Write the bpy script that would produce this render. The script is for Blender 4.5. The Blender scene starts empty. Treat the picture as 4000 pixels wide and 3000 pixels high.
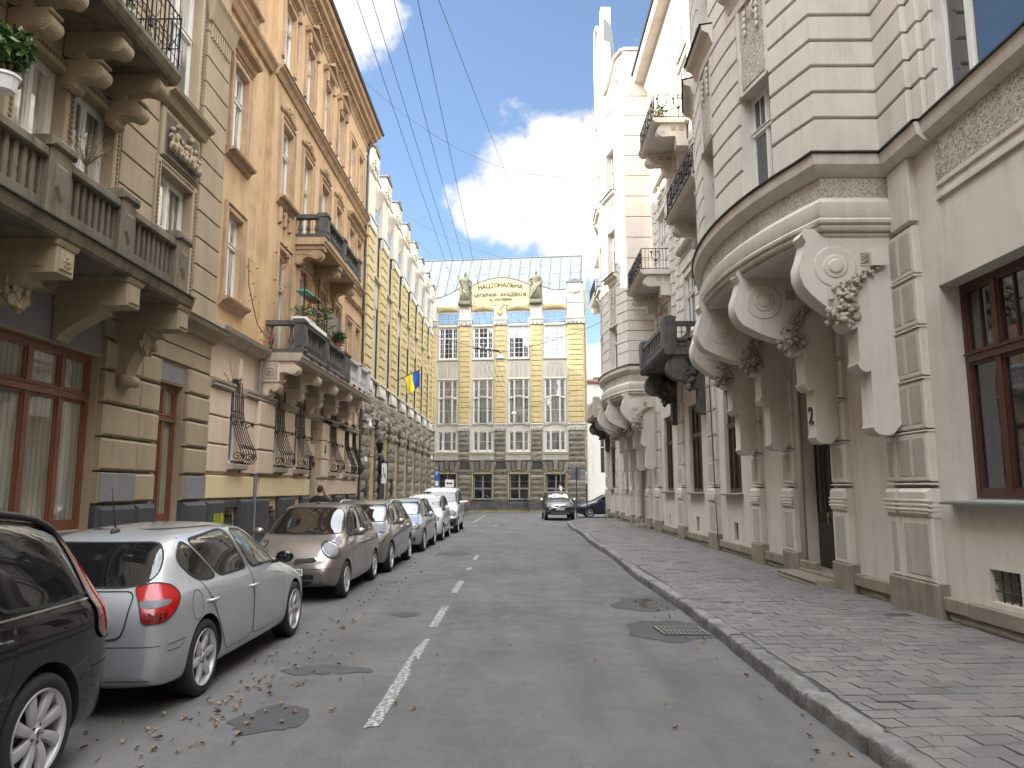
import bpy, bmesh, math, random
from mathutils import Vector, Matrix, noise
from mathutils.geometry import delaunay_2d_cdt
from mathutils.bvhtree import BVHTree
R = math.radians
SC = bpy.context.scene
COL = SC.collection
rnd = random.Random(7)

# ---------------------------------------------------------------- camera
cam = bpy.data.cameras.new("camera"); camo = bpy.data.objects.new("camera", cam); COL.objects.link(camo)
cam.sensor_width = 36; cam.sensor_fit = 'HORIZONTAL'; cam.lens = 36 * 1600 / 2212
cam.clip_end = 3000; cam.clip_start = .05
camo.location = (0, 0, 1.8)
camo.rotation_euler = (math.pi / 2 + math.atan(225.5 / 1600), 0, math.atan(14 / 1600 * math.cos(math.atan(225.5 / 1600))))
SC.camera = camo

# ---------------------------------------------------------------- light, sky, exposure
SUN_EL, SUN_AZ = R(32), R(-91.5)      # azimuth measured clockwise from +Y (street axis): the sun stands to the left
sdir = Vector((math.sin(SUN_AZ) * math.cos(SUN_EL), math.cos(SUN_AZ) * math.cos(SUN_EL), math.sin(SUN_EL)))
sun = bpy.data.lights.new("sun", 'SUN'); sun.energy = 5.0; sun.angle = R(.53); sun.color = (1, .93, .8)
suno = bpy.data.objects.new("sun", sun); COL.objects.link(suno)
suno.rotation_euler = sdir.to_track_quat('Z', 'Y').to_euler(); suno.location = (-30, 0, 40)
SC.view_settings.view_transform = 'Standard'; SC.view_settings.look = 'None'
SC.view_settings.exposure = 1.68; SC.view_settings.gamma = 1

class NT:
    """tiny node-graph helper"""
    def __init__(s, tree): s.t = tree; tree.nodes.clear()
    def n(s, typ, props=None, **inp):
        nd = s.t.nodes.new(typ)
        for k, v in (props or {}).items(): setattr(nd, k, v)
        for k, v in inp.items():
            key = int(k[1:]) if k[0] == 'i' and k[1:].isdigit() else k.replace('_', ' ')
            s.set(nd.inputs[key], v)
        return nd
    def set(s, sock, v):
        if isinstance(v, bpy.types.Node): v = v.outputs[0]
        if isinstance(v, bpy.types.NodeSocket): s.t.links.new(v, sock)
        else: sock.default_value = v
    def m(s, op, a, b=0.0, c=None, clamp=False):
        kw = dict(i0=a, i1=b)
        if c is not None: kw['i2'] = c
        return s.n('ShaderNodeMath', dict(operation=op, use_clamp=clamp), **kw).outputs[0]
    def noise(s, vec, scale, detail=4, rough=.55, dist=0):
        return s.n('ShaderNodeTexNoise', Vector=vec, Scale=scale, Detail=detail, Roughness=rough, Distortion=dist).outputs[0]
    def ramp(s, fac, stops):
        r = s.n('ShaderNodeValToRGB', Fac=fac); e = r.color_ramp.elements
        while len(e) < len(stops): e.new(.5)
        for el, (p, c) in zip(e, stops): el.position = p; el.color = (*c, 1) if len(c) == 3 else c
        return r.outputs[0]
    def mix(s, f, a, b, blend='MIX'):
        nd = s.n('ShaderNodeMix', dict(data_type='RGBA', blend_type=blend))
        s.set(nd.inputs[0], f); s.set(nd.inputs[6], a); s.set(nd.inputs[7], b)
        return nd.outputs[2]

W = bpy.data.worlds.new("World"); SC.world = W; W.use_nodes = True
w = NT(W.node_tree)
sky = w.n('ShaderNodeTexSky', dict(sky_type='NISHITA', sun_disc=False, sun_elevation=SUN_EL, sun_rotation=SUN_AZ, air_density=1.0, dust_density=.2, ozone_density=2.0))
tc = w.n('ShaderNodeTexCoord').outputs['Generated']
def blob(px, py, r):
    # direction given by street-axis ratios x/y, z/y
    v = Vector((px, 1, py)).normalized()
    d = w.n('ShaderNodeVectorMath', dict(operation='DISTANCE'), i0=tc); d.inputs[1].default_value = v
    return w.m('SUBTRACT', 1.0, w.m('DIVIDE', d.outputs['Value'], r))
blobs = [(.115, .375, .10), (.06, .43, .10), (-.005, .405, .075), (-.05, .385, .055), (.155, .33, .07), (.10, .455, .09), (.05, .49, .05), (.20, .40, .16), 
         (-.255, .70, .075), (-.31, .80, .1), (.3, .1, .15), (.12, .09, .09)]
acc = None
for b in blobs:
    x = blob(*b); acc = x if acc is None else w.m('MAXIMUM', acc, x)
n1 = w.noise(tc, 9, 9, .62, .35); n2 = w.noise(tc, 3.1, 5, .6)
dens = w.m('ADD', acc, w.m('MULTIPLY', w.m('SUBTRACT', n1, .5), 2.1))
# clouds added out of view, brightened to lift the shaded street and feed reflections
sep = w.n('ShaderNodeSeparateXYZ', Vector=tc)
cloud_boost = w.m('MAXIMUM', w.n('ShaderNodeMapRange', dict(interpolation_type='SMOOTHSTEP'), Value=w.m('MULTIPLY', sep.outputs[1], -1), i1=.0, i2=.35).outputs[0], w.n('ShaderNodeMapRange', dict(interpolation_type='SMOOTHSTEP'), Value=sep.outputs[2], i1=.64, i2=.80).outputs[0])
far = w.m('MULTIPLY', w.m('SUBTRACT', n2, .37), w.m('MULTIPLY', cloud_boost, 4.0))
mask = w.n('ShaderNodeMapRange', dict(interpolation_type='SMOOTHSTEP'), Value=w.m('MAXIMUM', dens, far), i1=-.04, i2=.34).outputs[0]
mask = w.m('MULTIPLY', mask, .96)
cc = w.ramp(w.m('ADD', w.m('MULTIPLY', dens, .45), w.m('MULTIPLY', n1, .5)), [(.18, (.74, .76, .80)), (.42, (.84, .84, .83)), (.62, (1, .965, .91))])
bg = w.n('ShaderNodeBackground', Color=sky, Strength=.082)
bc = w.n('ShaderNodeBackground', Color=cc, Strength=w.m('ADD', .42, w.m('MULTIPLY', cloud_boost, 2.7)))
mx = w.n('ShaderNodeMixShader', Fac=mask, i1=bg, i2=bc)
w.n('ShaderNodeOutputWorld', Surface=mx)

# ---------------------------------------------------------------- materials
MATS = {}
def pr(name, col=(.5, .5, .5), rough=.6, metal=0, coat=0, **kw):
    m = bpy.data.materials.new(name); m.use_nodes = True; t = NT(m.node_tree)
    p = t.n('ShaderNodeBsdfPrincipled', Roughness=rough, Metallic=metal)
    p.inputs['Base Color'].default_value = (*col, 1)
    if coat: p.inputs['Coat Weight'].default_value = coat; p.inputs['Coat Roughness'].default_value = .03
    t.n('ShaderNodeOutputMaterial', Surface=p)
    for k, v in kw.items(): p.inputs[k.replace('_', ' ')].default_value = v
    MATS[name] = m
    return m, t, p
def bump(t, p, h, strength, dist=.01):
    b = t.n('ShaderNodeBump', Strength=strength, Distance=dist, Height=h); t.set(p.inputs['Normal'], b.outputs[0])
def plaster(name, col, col2=None, stain=(.2, .17, .13), st=.35, grain=60, bs=.25, rough=.85, island=0, big=.55, dist=.006, pit=.12):
    m, t, p = pr(name, col, rough)
    pos = t.n('ShaderNodeNewGeometry').outputs['Position']
    col2 = col2 or tuple(c * .8 for c in col)
    nb = t.noise(pos, big, 6, .65)
    c = t.mix(t.ramp(nb, [(.35, (0, 0, 0)), (.68, (1, 1, 1))]), (*col, 1), (*col2, 1))
    # vertical dirt streaks and blotches
    mp = t.n('ShaderNodeMapping', Vector=pos, Scale=(3.2, 3.2, .28)).outputs[0]
    ns = t.ramp(t.m('MULTIPLY', t.noise(mp, 1.2, 7, .7), t.m('ADD', .45, t.noise(pos, 2.3, 5, .7))), [(.44, (0, 0, 0)), (.68, (1, 1, 1))])
    c = t.mix(t.m('MULTIPLY', ns, st), c, (*stain, 1))
    if island:
        rp = t.n('ShaderNodeNewGeometry').outputs['Random Per Island']
        c = t.mix(1.0, c, t.ramp(rp, [(0, (1 - island,) * 3), (1, (1 + island * .3,) * 3)]), 'MULTIPLY')
    fine = t.noise(pos, grain, 4, .6)
    c = t.mix(pit, c, t.ramp(fine, [(.3 if pit < .3 else .40, (.30, .30, .30)), (.7 if pit < .3 else .50, (1, 1, 1))]), 'MULTIPLY')
    t.set(p.inputs['Base Color'], c)
    h = t.m('ADD', t.m('MULTIPLY', t.noise(pos, 3.5, 3), 1.2), t.m('MULTIPLY', fine, .5))
    bump(t, p, h, bs, dist)
    return m
plaster('beige', (.38, .30, .195), (.30, .235, .15), st=.5, island=.06)
plaster('beige_grey', (.24, .235, .24), (.17, .165, .165), st=.3)
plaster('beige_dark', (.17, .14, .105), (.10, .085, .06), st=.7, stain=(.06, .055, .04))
plaster('mossy', (.20, .16, .11), (.12, .11, .07), stain=(.035, .03, .025), st=.8, big=2.2, bs=.6)
plaster('plinth_dark', (.055, .055, .06), (.04, .04, .042), st=.3, stain=(.12, .11, .1))
plaster('orange', (.56, .385, .21), (.475, .32, .18), stain=(.20, .135, .085), st=.6)
plaster('orange_trim', (.47, .32, .19), (.36, .25, .155), st=.6, stain=(.10, .085, .06))
plaster('pink', (.66, .53, .40), (.59, .465, .345), st=.2, island=.05)
plaster('pink_trim', (.46, .385, .31), (.36, .30, .245), st=.5)
plaster('yellow_panel', (.72, .60, .35), (.66, .55, .31), st=.12)
plaster('old_stone', (.10, .095, .085), (.045, .045, .042), stain=(.25, .23, .2), st=.3, big=3, bs=.7)
plaster('white_stone', (.5, .49, .47), (.42, .41, .4), st=.2)
plaster('yellow', (.55, .455, .25), (.48, .395, .21), stain=(.3, .24, .13), st=.3)
plaster('yellow_rough', (.53, .425, .21), (.45, .355, .17), stain=(.25, .2, .1), st=.35, grain=14, bs=1.0, dist=.03)
plaster('cream_white', (.54, .505, .43), (.47, .44, .37), st=.14, stain=(.28, .26, .2))
plaster('rock', (.25, .215, .165), (.15, .132, .105), stain=(.24, .2, .13), st=.5, grain=9, bs=1.0, island=.35, big=1.6, dist=.04)
plaster('rock_joint', (.05, .045, .04), st=.2)
plaster('rock_low', (.12, .115, .105), (.08, .078, .07), st=.4, island=.3)
plaster('blue_panel', (.22, .33, .46), (.20, .30, .42), st=.15)
plaster('cream', (.63, .58, .515), (.555, .51, .45), stain=(.40, .34, .275), st=.5, big=.8)
plaster('cream_dark', (.44, .385, .32), (.36, .315, .26), stain=(.2, .17, .14), st=.5)
plaster('comb', (.45, .405, .35), (.39, .35, .30), st=.4, grain=35, bs=1.0, dist=.012)
plaster('roughcast', (.55, .50, .43), (.42, .375, .31), st=.45, grain=30, bs=1.6, dist=.035, pit=.75)
plaster('sandstone', (.30, .265, .20), (.20, .18, .14), st=.5, stain=(.09, .08, .065), bs=.8, big=2.5, grain=30, island=.2)
plaster('white_wall', (.62, .60, .54), (.54, .52, .46), st=.25)
plaster('kerb_stone', (.25, .24, .225), (.13, .125, .115), stain=(.05, .055, .04), st=.65, big=3.5, bs=1.1, grain=38, island=.25, dist=.02)
plaster('bronze_stone', (.16, .15, .10), (.09, .085, .06), stain=(.3, .27, .17), st=.4, big=3)
plaster('gilt', (.5, .36, .10), (.4, .3, .1), st=.2)
plaster('red_roof', (.2, .09, .06), st=.4)
def metalroof():
    m, t, p = pr('zinc', (.1, .13, .12), .7, .0)
    pos = t.n('ShaderNodeNewGeometry').outputs['Position']
    c = t.ramp(t.noise(pos, 1.1, 7, .65), [(.3, (.09, .118, .115)), (.6, (.13, .152, .145)), (.78, (.12, .105, .085))])
    t.set(p.inputs['Base Color'], c); bump(t, p, t.noise(pos, .9, 3), .5, .08)
metalroof()
pr('lead', (.12, .125, .125), .75, .0)
pr('tin_dark', (.035, .035, .04), .45, .5)
pr('iron', (.012, .012, .013), .5, .6)
pr('grate', (.16, .155, .145), .6, .3); pr('iron_grey', (.07, .07, .075), .5, .5)
def wood(name, col, rough=.35):
    m, t, p = pr(name, col, rough)
    pos = t.n('ShaderNodeNewGeometry').outputs['Position']
    mp = t.n('ShaderNodeMapping', Vector=pos, Scale=(30, 30, 1.5)).outputs[0]
    c = t.mix(t.noise(mp, 1, 5, .6), (*[c * .65 for c in col], 1), (*[min(1, c * 1.25) for c in col], 1))
    t.set(p.inputs['Base Color'], c)
wood('wood_orange', (.17, .068, .035)); wood('wood_brown', (.07, .025, .018)); wood('wood_white', (.68, .67, .64), .5); wood('wood_grey', (.38, .36, .32), .6)
wood('door_dark', (.018, .014, .012), .4)
def glass(name, col, var=.5, wob=.1, rough=.03, curtain=None):
    m, t, p = pr(name, col, rough); p.inputs['IOR'].default_value = 2.1
    pos = t.n('ShaderNodeNewGeometry').outputs['Position']
    a = t.noise(t.n('ShaderNodeMapping', Vector=pos, Scale=(5, 5, .35)).outputs[0], 2.4, 3, .5)
    b = t.noise(pos, 1.3, 4, .6)
    c2 = curtain or tuple(c * var for c in col)
    c = t.mix(t.ramp(t.m('MULTIPLY', a, t.m('ADD', b, .5)), [(.42, (0, 0, 0)), (.56, (1, 1, 1))]), (*col, 1), (*c2, 1))
    if name == 'glass_blind':      # vertical blind slats behind the pane
        fr = t.m('FRACT', t.m('MULTIPLY', t.n('ShaderNodeSeparateXYZ', Vector=pos).outputs[1], 9.5))
        c = t.mix(t.ramp(fr, [(0, (.75, .75, .75)), (.10, (.55, .55, .55)), (.16, (0, 0, 0)), (1, (.25, .25, .25))]), c, (.05, .05, .035, 1))
    t.set(p.inputs['Base Color'], c)
    bump(t, p, t.noise(pos, 1.6, 2), wob, .02)
glass('glass', (.02, .025, .03), .5)
glass('glass_curtain_sheen', (.10, .10, .095), curtain=(.46, .44, .39))  # curtains lightened further, standing in for the bright facade reflected in the panes
glass('glass_blind', (.22, .215, .17), curtain=(.30, .29, .23), wob=.05)
glass('glass_net', (.09, .095, .095), curtain=(.20, .20, .19))
glass('glass_sky', (.03, .05, .07), .6, wob=.25)
def asphalt():
    m, t, p = pr('asphalt', (.1, .1, .1), .85)
    pos = t.n('ShaderNodeNewGeometry').outputs['Position']
    f = t.noise(pos, 120, 3, .7); g = t.n('ShaderNodeTexVoronoi', Vector=pos, Scale=160).outputs[0]
    b = t.noise(pos, .5, 8, .62); st = t.noise(t.n('ShaderNodeMapping', Vector=pos, Scale=(1.6, .16, 1)).outputs[0], 1.2, 8, .66)
    c = t.ramp(b, [(.30, (.074, .072, .071)), (.5, (.098, .095, .093)), (.72, (.124, .119, .114))])
    c = t.mix(.5, c, t.ramp(st, [(.34, (.62, .62, .64)), (.5, (1, 1, 1)), (.68, (1.3, 1.28, 1.24))]), 'MULTIPLY')
    blot = t.noise(pos, 2.1, 6, .7, .6)
    c = t.mix(t.ramp(blot, [(.60, (0, 0, 0)), (.70, (.38, .38, .38))]), c, (.065, .065, .067, 1))
    c = t.mix(.8, c, t.ramp(f, [(.28, (.45, .45, .45)), (.5, (.95, .95, .95)), (.72, (1.45, 1.43, 1.4))]), 'MULTIPLY')
    # hairline cracks
    dp = t.mix(.12, pos, t.n('ShaderNodeTexNoise', Vector=pos, Scale=1.7, Detail=6).outputs[1])
    v = t.n('ShaderNodeTexVoronoi', dict(feature='DISTANCE_TO_EDGE'), Vector=dp, Scale=.32).outputs[0]
    cr = t.m('MULTIPLY', t.ramp(v, [(0, (1, 1, 1)), (.0045, (0, 0, 0))]), t.ramp(t.noise(pos, .35, 3), [(.48, (0, 0, 0)), (.58, (1, 1, 1))]))
    c = t.mix(t.m('MULTIPLY', cr, .75), c, (.035, .035, .035, 1))
    t.set(p.inputs['Base Color'], c)
    t.set(p.inputs['Roughness'], t.ramp(blot, [(.4, (.9, .9, .9)), (.72, (.62, .62, .62))]))
    bump(t, p, t.m('ADD', t.m('ADD', f, g), t.m('MULTIPLY', st, 3.0)), .35, .006)
asphalt()
plaster('asphalt_patch', (.05, .05, .052), (.04, .04, .04), stain=(.09, .09, .09), st=.4, grain=90, bs=1, rough=.8)
plaster('ground_mat', (.12, .115, .105))
def paver():
    m, t, p = pr('paver', (.2, .2, .2), .75)
    g = t.n('ShaderNodeNewGeometry'); pos = g.outputs['Position']
    c = t.ramp(g.outputs['Random Per Island'], [(0, (.085, .083, .08)), (.05, (.128, .122, .115)), (.55, (.148, .141, .132)), (.93, (.166, .158, .147)), (.97, (.11, .11, .107)), (1, (.18, .175, .16))])
    f = t.noise(pos, 55, 5, .75); b = t.noise(pos, 1.4, 6, .7)
    c = t.mix(.6, c, t.ramp(f, [(.30, (.35, .34, .33)), (.46, (.95, .95, .95)), (.7, (1.25, 1.22, 1.18))]), 'MULTIPLY')
    c = t.mix(.65, c, t.ramp(b, [(.35, (.68, .70, .73)), (.62, (1.1, 1.07, 1.03))]), 'MULTIPLY')
    v = t.n('ShaderNodeTexVoronoi', dict(feature='DISTANCE_TO_EDGE'), Vector=t.mix(.1, pos, t.n('ShaderNodeTexNoise', Vector=pos, Scale=4).outputs[1]), Scale=1.7).outputs[0]
    cr = t.m('MULTIPLY', t.ramp(v, [(0, (1, 1, 1)), (.012, (0, 0, 0))]), t.ramp(t.noise(pos, .9, 3), [(.5, (0, 0, 0)), (.56, (1, 1, 1))]))
    c = t.mix(t.m('MULTIPLY', cr, .7), c, (.05, .05, .045, 1))
    t.set(p.inputs['Base Color'], c); bump(t, p, t.m('SUBTRACT', f, cr), .7, .01)
paver()
def roadpaint():
    m, t, p = pr('road_paint', (.6, .6, .58), .7)
    pos = t.n('ShaderNodeNewGeometry').outputs['Position']
    a = t.noise(pos, 26, 6, .75)
    c = t.mix(t.ramp(a, [(.50, (0, 0, 0)), (.55, (1, 1, 1))]), (.12, .12, .12, 1), (.42, .41, .395, 1))
    t.set(p.inputs['Base Color'], c); bump(t, p, a, .4, .004)
roadpaint()
plaster('kerb_yellow', (.38, .30, .10), (.22, .19, .1), stain=(.12, .11, .09), st=.7, big=3)
m_, t_, p_ = pr('puddle', (.03, .028, .025), .02)
def paint(name, col, metal=.0, rough=.28, dirt=.12):
    m, t, p = pr(name, col, rough, metal, coat=1.0)
    pos = t.n('ShaderNodeTexCoord').outputs['Object']
    z = t.n('ShaderNodeSeparateXYZ', Vector=pos).outputs[2]
    lo = t.m('SUBTRACT', 1.0, t.m('DIVIDE', z, .75), clamp=True)
    k = t.m('MULTIPLY', t.m('ADD', t.m('MULTIPLY', lo, .9), .12), t.m('MULTIPLY', t.noise(pos, 6, 6, .7), dirt * 4), clamp=True)
    t.set(p.inputs['Base Color'], t.mix(k, (*col, 1), (.13, .12, .105, 1)))
    t.set(p.inputs['Coat Roughness'], t.m('ADD', .02, t.m('MULTIPLY', k, .5)))
    bump(t, p, t.noise(pos, 1.4, 2), .03, .02)
    if max(col) < .05: p.inputs['Specular IOR Level'].default_value = .05
paint('paint_silver', (.46, .48, .505), .45, .3); paint('paint_black', (.006, .006, .008), .0, .3, .04)
paint('paint_bronze', (.225, .195, .175), .55, .3); paint('paint_taupe', (.21, .185, .165), .55, .3)
paint('paint_bluegrey', (.34, .39, .46), .55, .3); paint('paint_white', (.68, .69, .70), 0, .35, .10)
paint('paint_darkgrey', (.15, .15, .15), .6, .3); paint('paint_deep', (.018, .016, .017), .2, .3); paint('paint_navy', (.016, .022, .042), .3, .3)
m_, t_, p_ = pr('car_glass', (.007, .008, .009), .02); p_.inputs['IOR'].default_value = 1.75
pr('rubber', (.018, .018, .019), .8); pr('plastic', (.022, .022, .024), .55); pr('seam', (.006, .006, .006), .7)
pr('alloy', (.5, .5, .5), .35, .35); pr('chrome', (.7, .7, .72), .12, 1.0); pr('disc', (.07, .065, .06), .5, .7)
pr('lens_red', (.34, .005, .007), .15, 0, .35); pr('lens_dark_red', (.13, .006, .008), .08, 0, 1.0)
m_, t_, p_ = pr('lens_clear', (.12, .125, .13), .42, .0, .0)
pr('lens_amber', (.55, .22, .03), .1, 0, 1.0); pr('lens_smoke', (.10, .105, .11), .08, .3, 1.0)
pr('plate', (.7, .7, .68), .4); pr('ink', (.01, .01, .012), .5); pr('blue_flag', (.02, .10, .42), .8); pr('yellow_flag', (.75, .62, .03), .8)
pr('sign_blue', (.02, .10, .32), .4); pr('sign_grey', (.16, .18, .19), .5, .4); pr('sign_white', (.75, .75, .73), .4); pr('lamp_white', (.62, .64, .66), .35, .2)
pr('cloth_black', (.012, .012, .014), .85); pr('skin', (.42, .25, .18), .55); pr('hair', (.035, .022, .016), .8)
pr('white_plastic', (.7, .7, .69), .35); pr('bronze', (.03, .028, .024), .4, .7)
pr('graffiti', (.38, .36, .03), .8); pr('teal', (.08, .34, .27), .5); pr('terracotta', (.32, .11, .05), .7)
def leafmat(name, a, b):
    m, t, p = pr(name, a, .55)
    rp = t.n('ShaderNodeNewGeometry').outputs['Random Per Island']
    t.set(p.inputs['Base Color'], t.ramp(rp, [(0, a), (1, b)]))
leafmat('leaf', (.035, .09, .018), (.10, .19, .03)); leafmat('leaf_dark', (.02, .05, .015), (.055, .09, .03)); leafmat('leaf_red', (.25, .01, .012), (.45, .04, .03))
leafmat('leaf_dry', (.14, .09, .05), (.22, .16, .09)); leafmat('leaf_fallen', (.16, .095, .045), (.30, .20, .10)); leafmat('leaf_brown', (.13, .055, .025), (.2, .1, .05))

# ---------------------------------------------------------------- mesh library
class B:
    def __init__(s, M=None): s.v = []; s.f = []; s.mi = []; s.ms = []; s.M = M or Matrix(); s.cur = 0; s.sm = False; s.smf = []
    def mat(s, name):
        if name not in s.ms: s.ms.append(name)
        s.cur = s.ms.index(name); return s
    def smooth(s, on=True): s.sm = on; return s
    def add(s, vs, fs, M=None):
        o = len(s.v); T = s.M @ M if M is not None else s.M
        s.v += [T @ Vector(p) for p in vs]
        for f in fs: s.f.append([o + i for i in f]); s.mi.append(s.cur); s.smf.append(s.sm)
        return s
    def box(s, a0, a1, b0, b1, c0, c1, M=None):
        if a0 > a1: a0, a1 = a1, a0
        if b0 > b1: b0, b1 = b1, b0
        if c0 > c1: c0, c1 = c1, c0
        vs = [(x, y, z) for z in (c0, c1) for y in (b0, b1) for x in (a0, a1)]
        return s.add(vs, [(0, 2, 3, 1), (4, 5, 7, 6), (0, 1, 5, 4), (2, 6, 7, 3), (0, 4, 6, 2), (1, 3, 7, 5)], M)
    def fr(s, s0, s1, z0, z1, n0, n1, ch=.02, M=None):
        """block standing on a facade (coords s, n, z) with chamfered face"""
        c = min(ch, (s1 - s0) / 3, (z1 - z0) / 3)
        vs = [(s0, n0, z0), (s1, n0, z0), (s1, n0, z1), (s0, n0, z1), (s0, n1 - c, z0), (s1, n1 - c, z0), (s1, n1 - c, z1), (s0, n1 - c, z1),
              (s0 + c, n1, z0 + c), (s1 - c, n1, z0 + c), (s1 - c, n1, z1 - c), (s0 + c, n1, z1 - c)]
        return s.add(vs, [(0, 4, 5, 1), (1, 5, 6, 2), (2, 6, 7, 3), (3, 7, 4, 0), (4, 8, 9, 5), (5, 9, 10, 6), (6, 10, 11, 7), (7, 11, 8, 4), (8, 11, 10, 9)], M)
    def quad(s, a, b, c, d, M=None): return s.add([a, b, c, d], [(0, 1, 2, 3)], M)
    def prism(s, poly, c0, c1, M=None, ax='z'):
        """extrude a 2D polygon; ax = axis of extrusion"""
        n = len(poly)
        def P(p, c): return (p[0], p[1], c) if ax == 'z' else ((c, p[0], p[1]) if ax == 'x' else (p[0], c, p[1]))
        vs = [P(p, c0) for p in poly] + [P(p, c1) for p in poly]
        fs = [tuple(range(n)), tuple(range(2 * n - 1, n - 1, -1))] + [(i, i + n, (i + 1) % n + n, (i + 1) % n) for i in range(n)]
        sm = s.sm; s.add(vs, fs[:2], M); k = len(s.v) - 2 * n
        for f in fs[2:]: s.f.append([k + i for i in f]); s.mi.append(s.cur); s.smf.append(sm)
        s.smf[-len(fs)] = False; s.smf[-len(fs) + 1] = False
        return s
    def lathe(s, prof, seg=12, M=None, cap=True):
        vs = []; fs = []
        for r, z in prof:
            for i in range(seg):
                a = 2 * math.pi * i / seg; vs.append((r * math.cos(a), r * math.sin(a), z))
        for j in range(len(prof) - 1):
            for i in range(seg):
                k = (i + 1) % seg; fs.append((j * seg + i, j * seg + k, (j + 1) * seg + k, (j + 1) * seg + i))
        if cap: fs.append(tuple(range(seg))[::-1]); fs.append(tuple((len(prof) - 1) * seg + i for i in range(seg)))
        return s.add(vs, fs, M)
    def tube(s, pts, r, seg=6, M=None, close=False):
        pts = [Vector(p) for p in pts]; n = len(pts); rr = r if isinstance(r, (list, tuple)) else [r] * n
        vs = []; fs = []; up = Vector((.13, .21, .97)).normalized(); prev = None
        for i, p in enumerate(pts):
            if close: d = pts[(i + 1) % n] - pts[i - 1]
            else: d = pts[min(i + 1, n - 1)] - pts[max(i - 1, 0)]
            d.normalize()
            if prev is None:
                u = d.cross(up)
                if u.length < .05: u = d.cross(Vector((1, 0, 0)))
                u.normalize()
            else:
                u = (prev - d * prev.dot(d)).normalized()
            prev = u; v = d.cross(u)
            for k in range(seg):
                a = 2 * math.pi * k / seg; vs.append(p + (u * math.cos(a) + v * math.sin(a)) * rr[i])
        rng = n if close else n - 1
        for i in range(rng):
            j = (i + 1) % n
            for k in range(seg):
                l = (k + 1) % seg; fs.append((i * seg + k, i * seg + l, j * seg + l, j * seg + k))
        if not close: fs.append(tuple(range(seg))[::-1]); fs.append(tuple((n - 1) * seg + i for i in range(seg)))
        return s.add(vs, fs, M)
    def ball(s, c, r, M=None, seg=8, rings=6, sq=(1, 1, 1), nz=0, seed=0):
        vs = []; fs = []
        for j in range(rings + 1):
            ph = math.pi * j / rings
            for i in range(seg):
                a = 2 * math.pi * i / seg
                d = Vector((math.sin(ph) * math.cos(a), math.sin(ph) * math.sin(a), math.cos(ph)))
                k = r * (1 + nz * noise.noise(d * 2.3 + Vector((seed, seed * .7, 0)))) if nz else r
                vs.append((c[0] + d.x * k * sq[0], c[1] + d.y * k * sq[1], c[2] + d.z * k * sq[2]))
        for j in range(rings):
            for i in range(seg):
                k = (i + 1) % seg; fs.append((j * seg + i, (j + 1) * seg + i, (j + 1) * seg + k, j * seg + k))
        return s.add(vs, fs, M)
    def wall(s, s0, s1, z0, z1, ops, depth, n=0):
        """flat wall with rectangular/arched openings (a,b,z0,z1,rise) and their reveals"""
        xs = sorted({s0, s1, *[v for o in ops for v in o[:2] if s0 < v < s1]}); zs = sorted({z0, z1, *[v for o in ops for v in o[2:4] if z0 < v < z1]})
        for i in range(len(xs) - 1):
            for j in range(len(zs) - 1):
                cx, cz = (xs[i] + xs[i + 1]) / 2, (zs[j] + zs[j + 1]) / 2
                if any(o[0] < cx < o[1] and o[2] < cz < o[3] for o in ops): continue
                s.quad((xs[i], n, zs[j]), (xs[i + 1], n, zs[j]), (xs[i + 1], n, zs[j + 1]), (xs[i], n, zs[j + 1]))
        for o in ops:
            a, b, c, d = o[:4]; rise = o[4] if len(o) > 4 else 0; h = d - rise
            s.quad((a, n, c), (a, n - depth, c), (a, n - depth, h), (a, n, h)); s.quad((b, n, h), (b, n - depth, h), (b, n - depth, c), (b, n, c))
            s.quad((a, n, c), (b, n, c), (b, n - depth, c), (a, n - depth, c))
            if rise:
                N = 10; pts = []
                for k in range(N + 1):
                    t = -1 + 2 * k / N; pts.append((a + (b - a) * k / N, h + rise * math.sqrt(max(0, 1 - t * t))))
                for k in range(N):
                    (p, q), (u, v) = pts[k], pts[k + 1]
                    s.quad((p, n, q), (u, n, v), (u, n, d), (p, n, d)); s.quad((p, n, q), (u, n, v), (u, n - depth, v), (p, n - depth, q))
            else: s.quad((a, n, d), (b, n, d), (b, n - depth, d), (a, n - depth, d))
        return s
    def course(s, s0, s1, zl, ops, n0, n1, gap=.02, ch=.02, vj=0, seed=0):
        """rusticated courses between the heights in zl, interrupted by openings"""
        r = random.Random(seed)
        for k in range(len(zl) - 1):
            a0, a1 = zl[k] + gap / 2, zl[k + 1] - gap / 2
            iv = [(s0, s1)]
            for o in ops:
                if o[2] < a1 - .02 and o[3] > a0 + .02:
                    iv = [q for p in iv for q in ((p[0], min(p[1], o[0])), (max(p[0], o[1]), p[1])) if q[1] - q[0] > .03]
            for p in iv:
                if vj:
                    m = max(1, round((p[1] - p[0]) / vj)); e = [p[0]] + [p[0] + (p[1] - p[0]) * (i + (.25 if k % 2 else -.0)) / m for i in range(1, m)] + [p[1]]
                    for i in range(len(e) - 1): s.fr(e[i] + gap / 2, e[i + 1] - gap / 2, a0, a1, n0, n1, ch)
                else: s.fr(p[0], p[1], a0, a1, n0, n1, ch)
        return s
    def rock(s, s0, s1, z0, z1, n0, n1, seed=0, amp=.05):
        nx = max(2, int((s1 - s0) / .16)); nz = max(2, int((z1 - z0) / .13)); vs = []; fs = []
        for j in range(nz + 1):
            for i in range(nx + 1):
                u, v = i / nx, j / nz; e = i in (0, nx) or j in (0, nz)
                x = s0 + (s1 - s0) * u; z = z0 + (z1 - z0) * v
                d = 0 if e else .5 + noise.noise(Vector((x * 3.1, z * 4.3, seed))) * 1.1 + noise.noise(Vector((x * 9, z * 9, seed))) * .4
                vs.append((x, n1 - .03 + amp * d if not e else n1 - .05, z))
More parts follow.
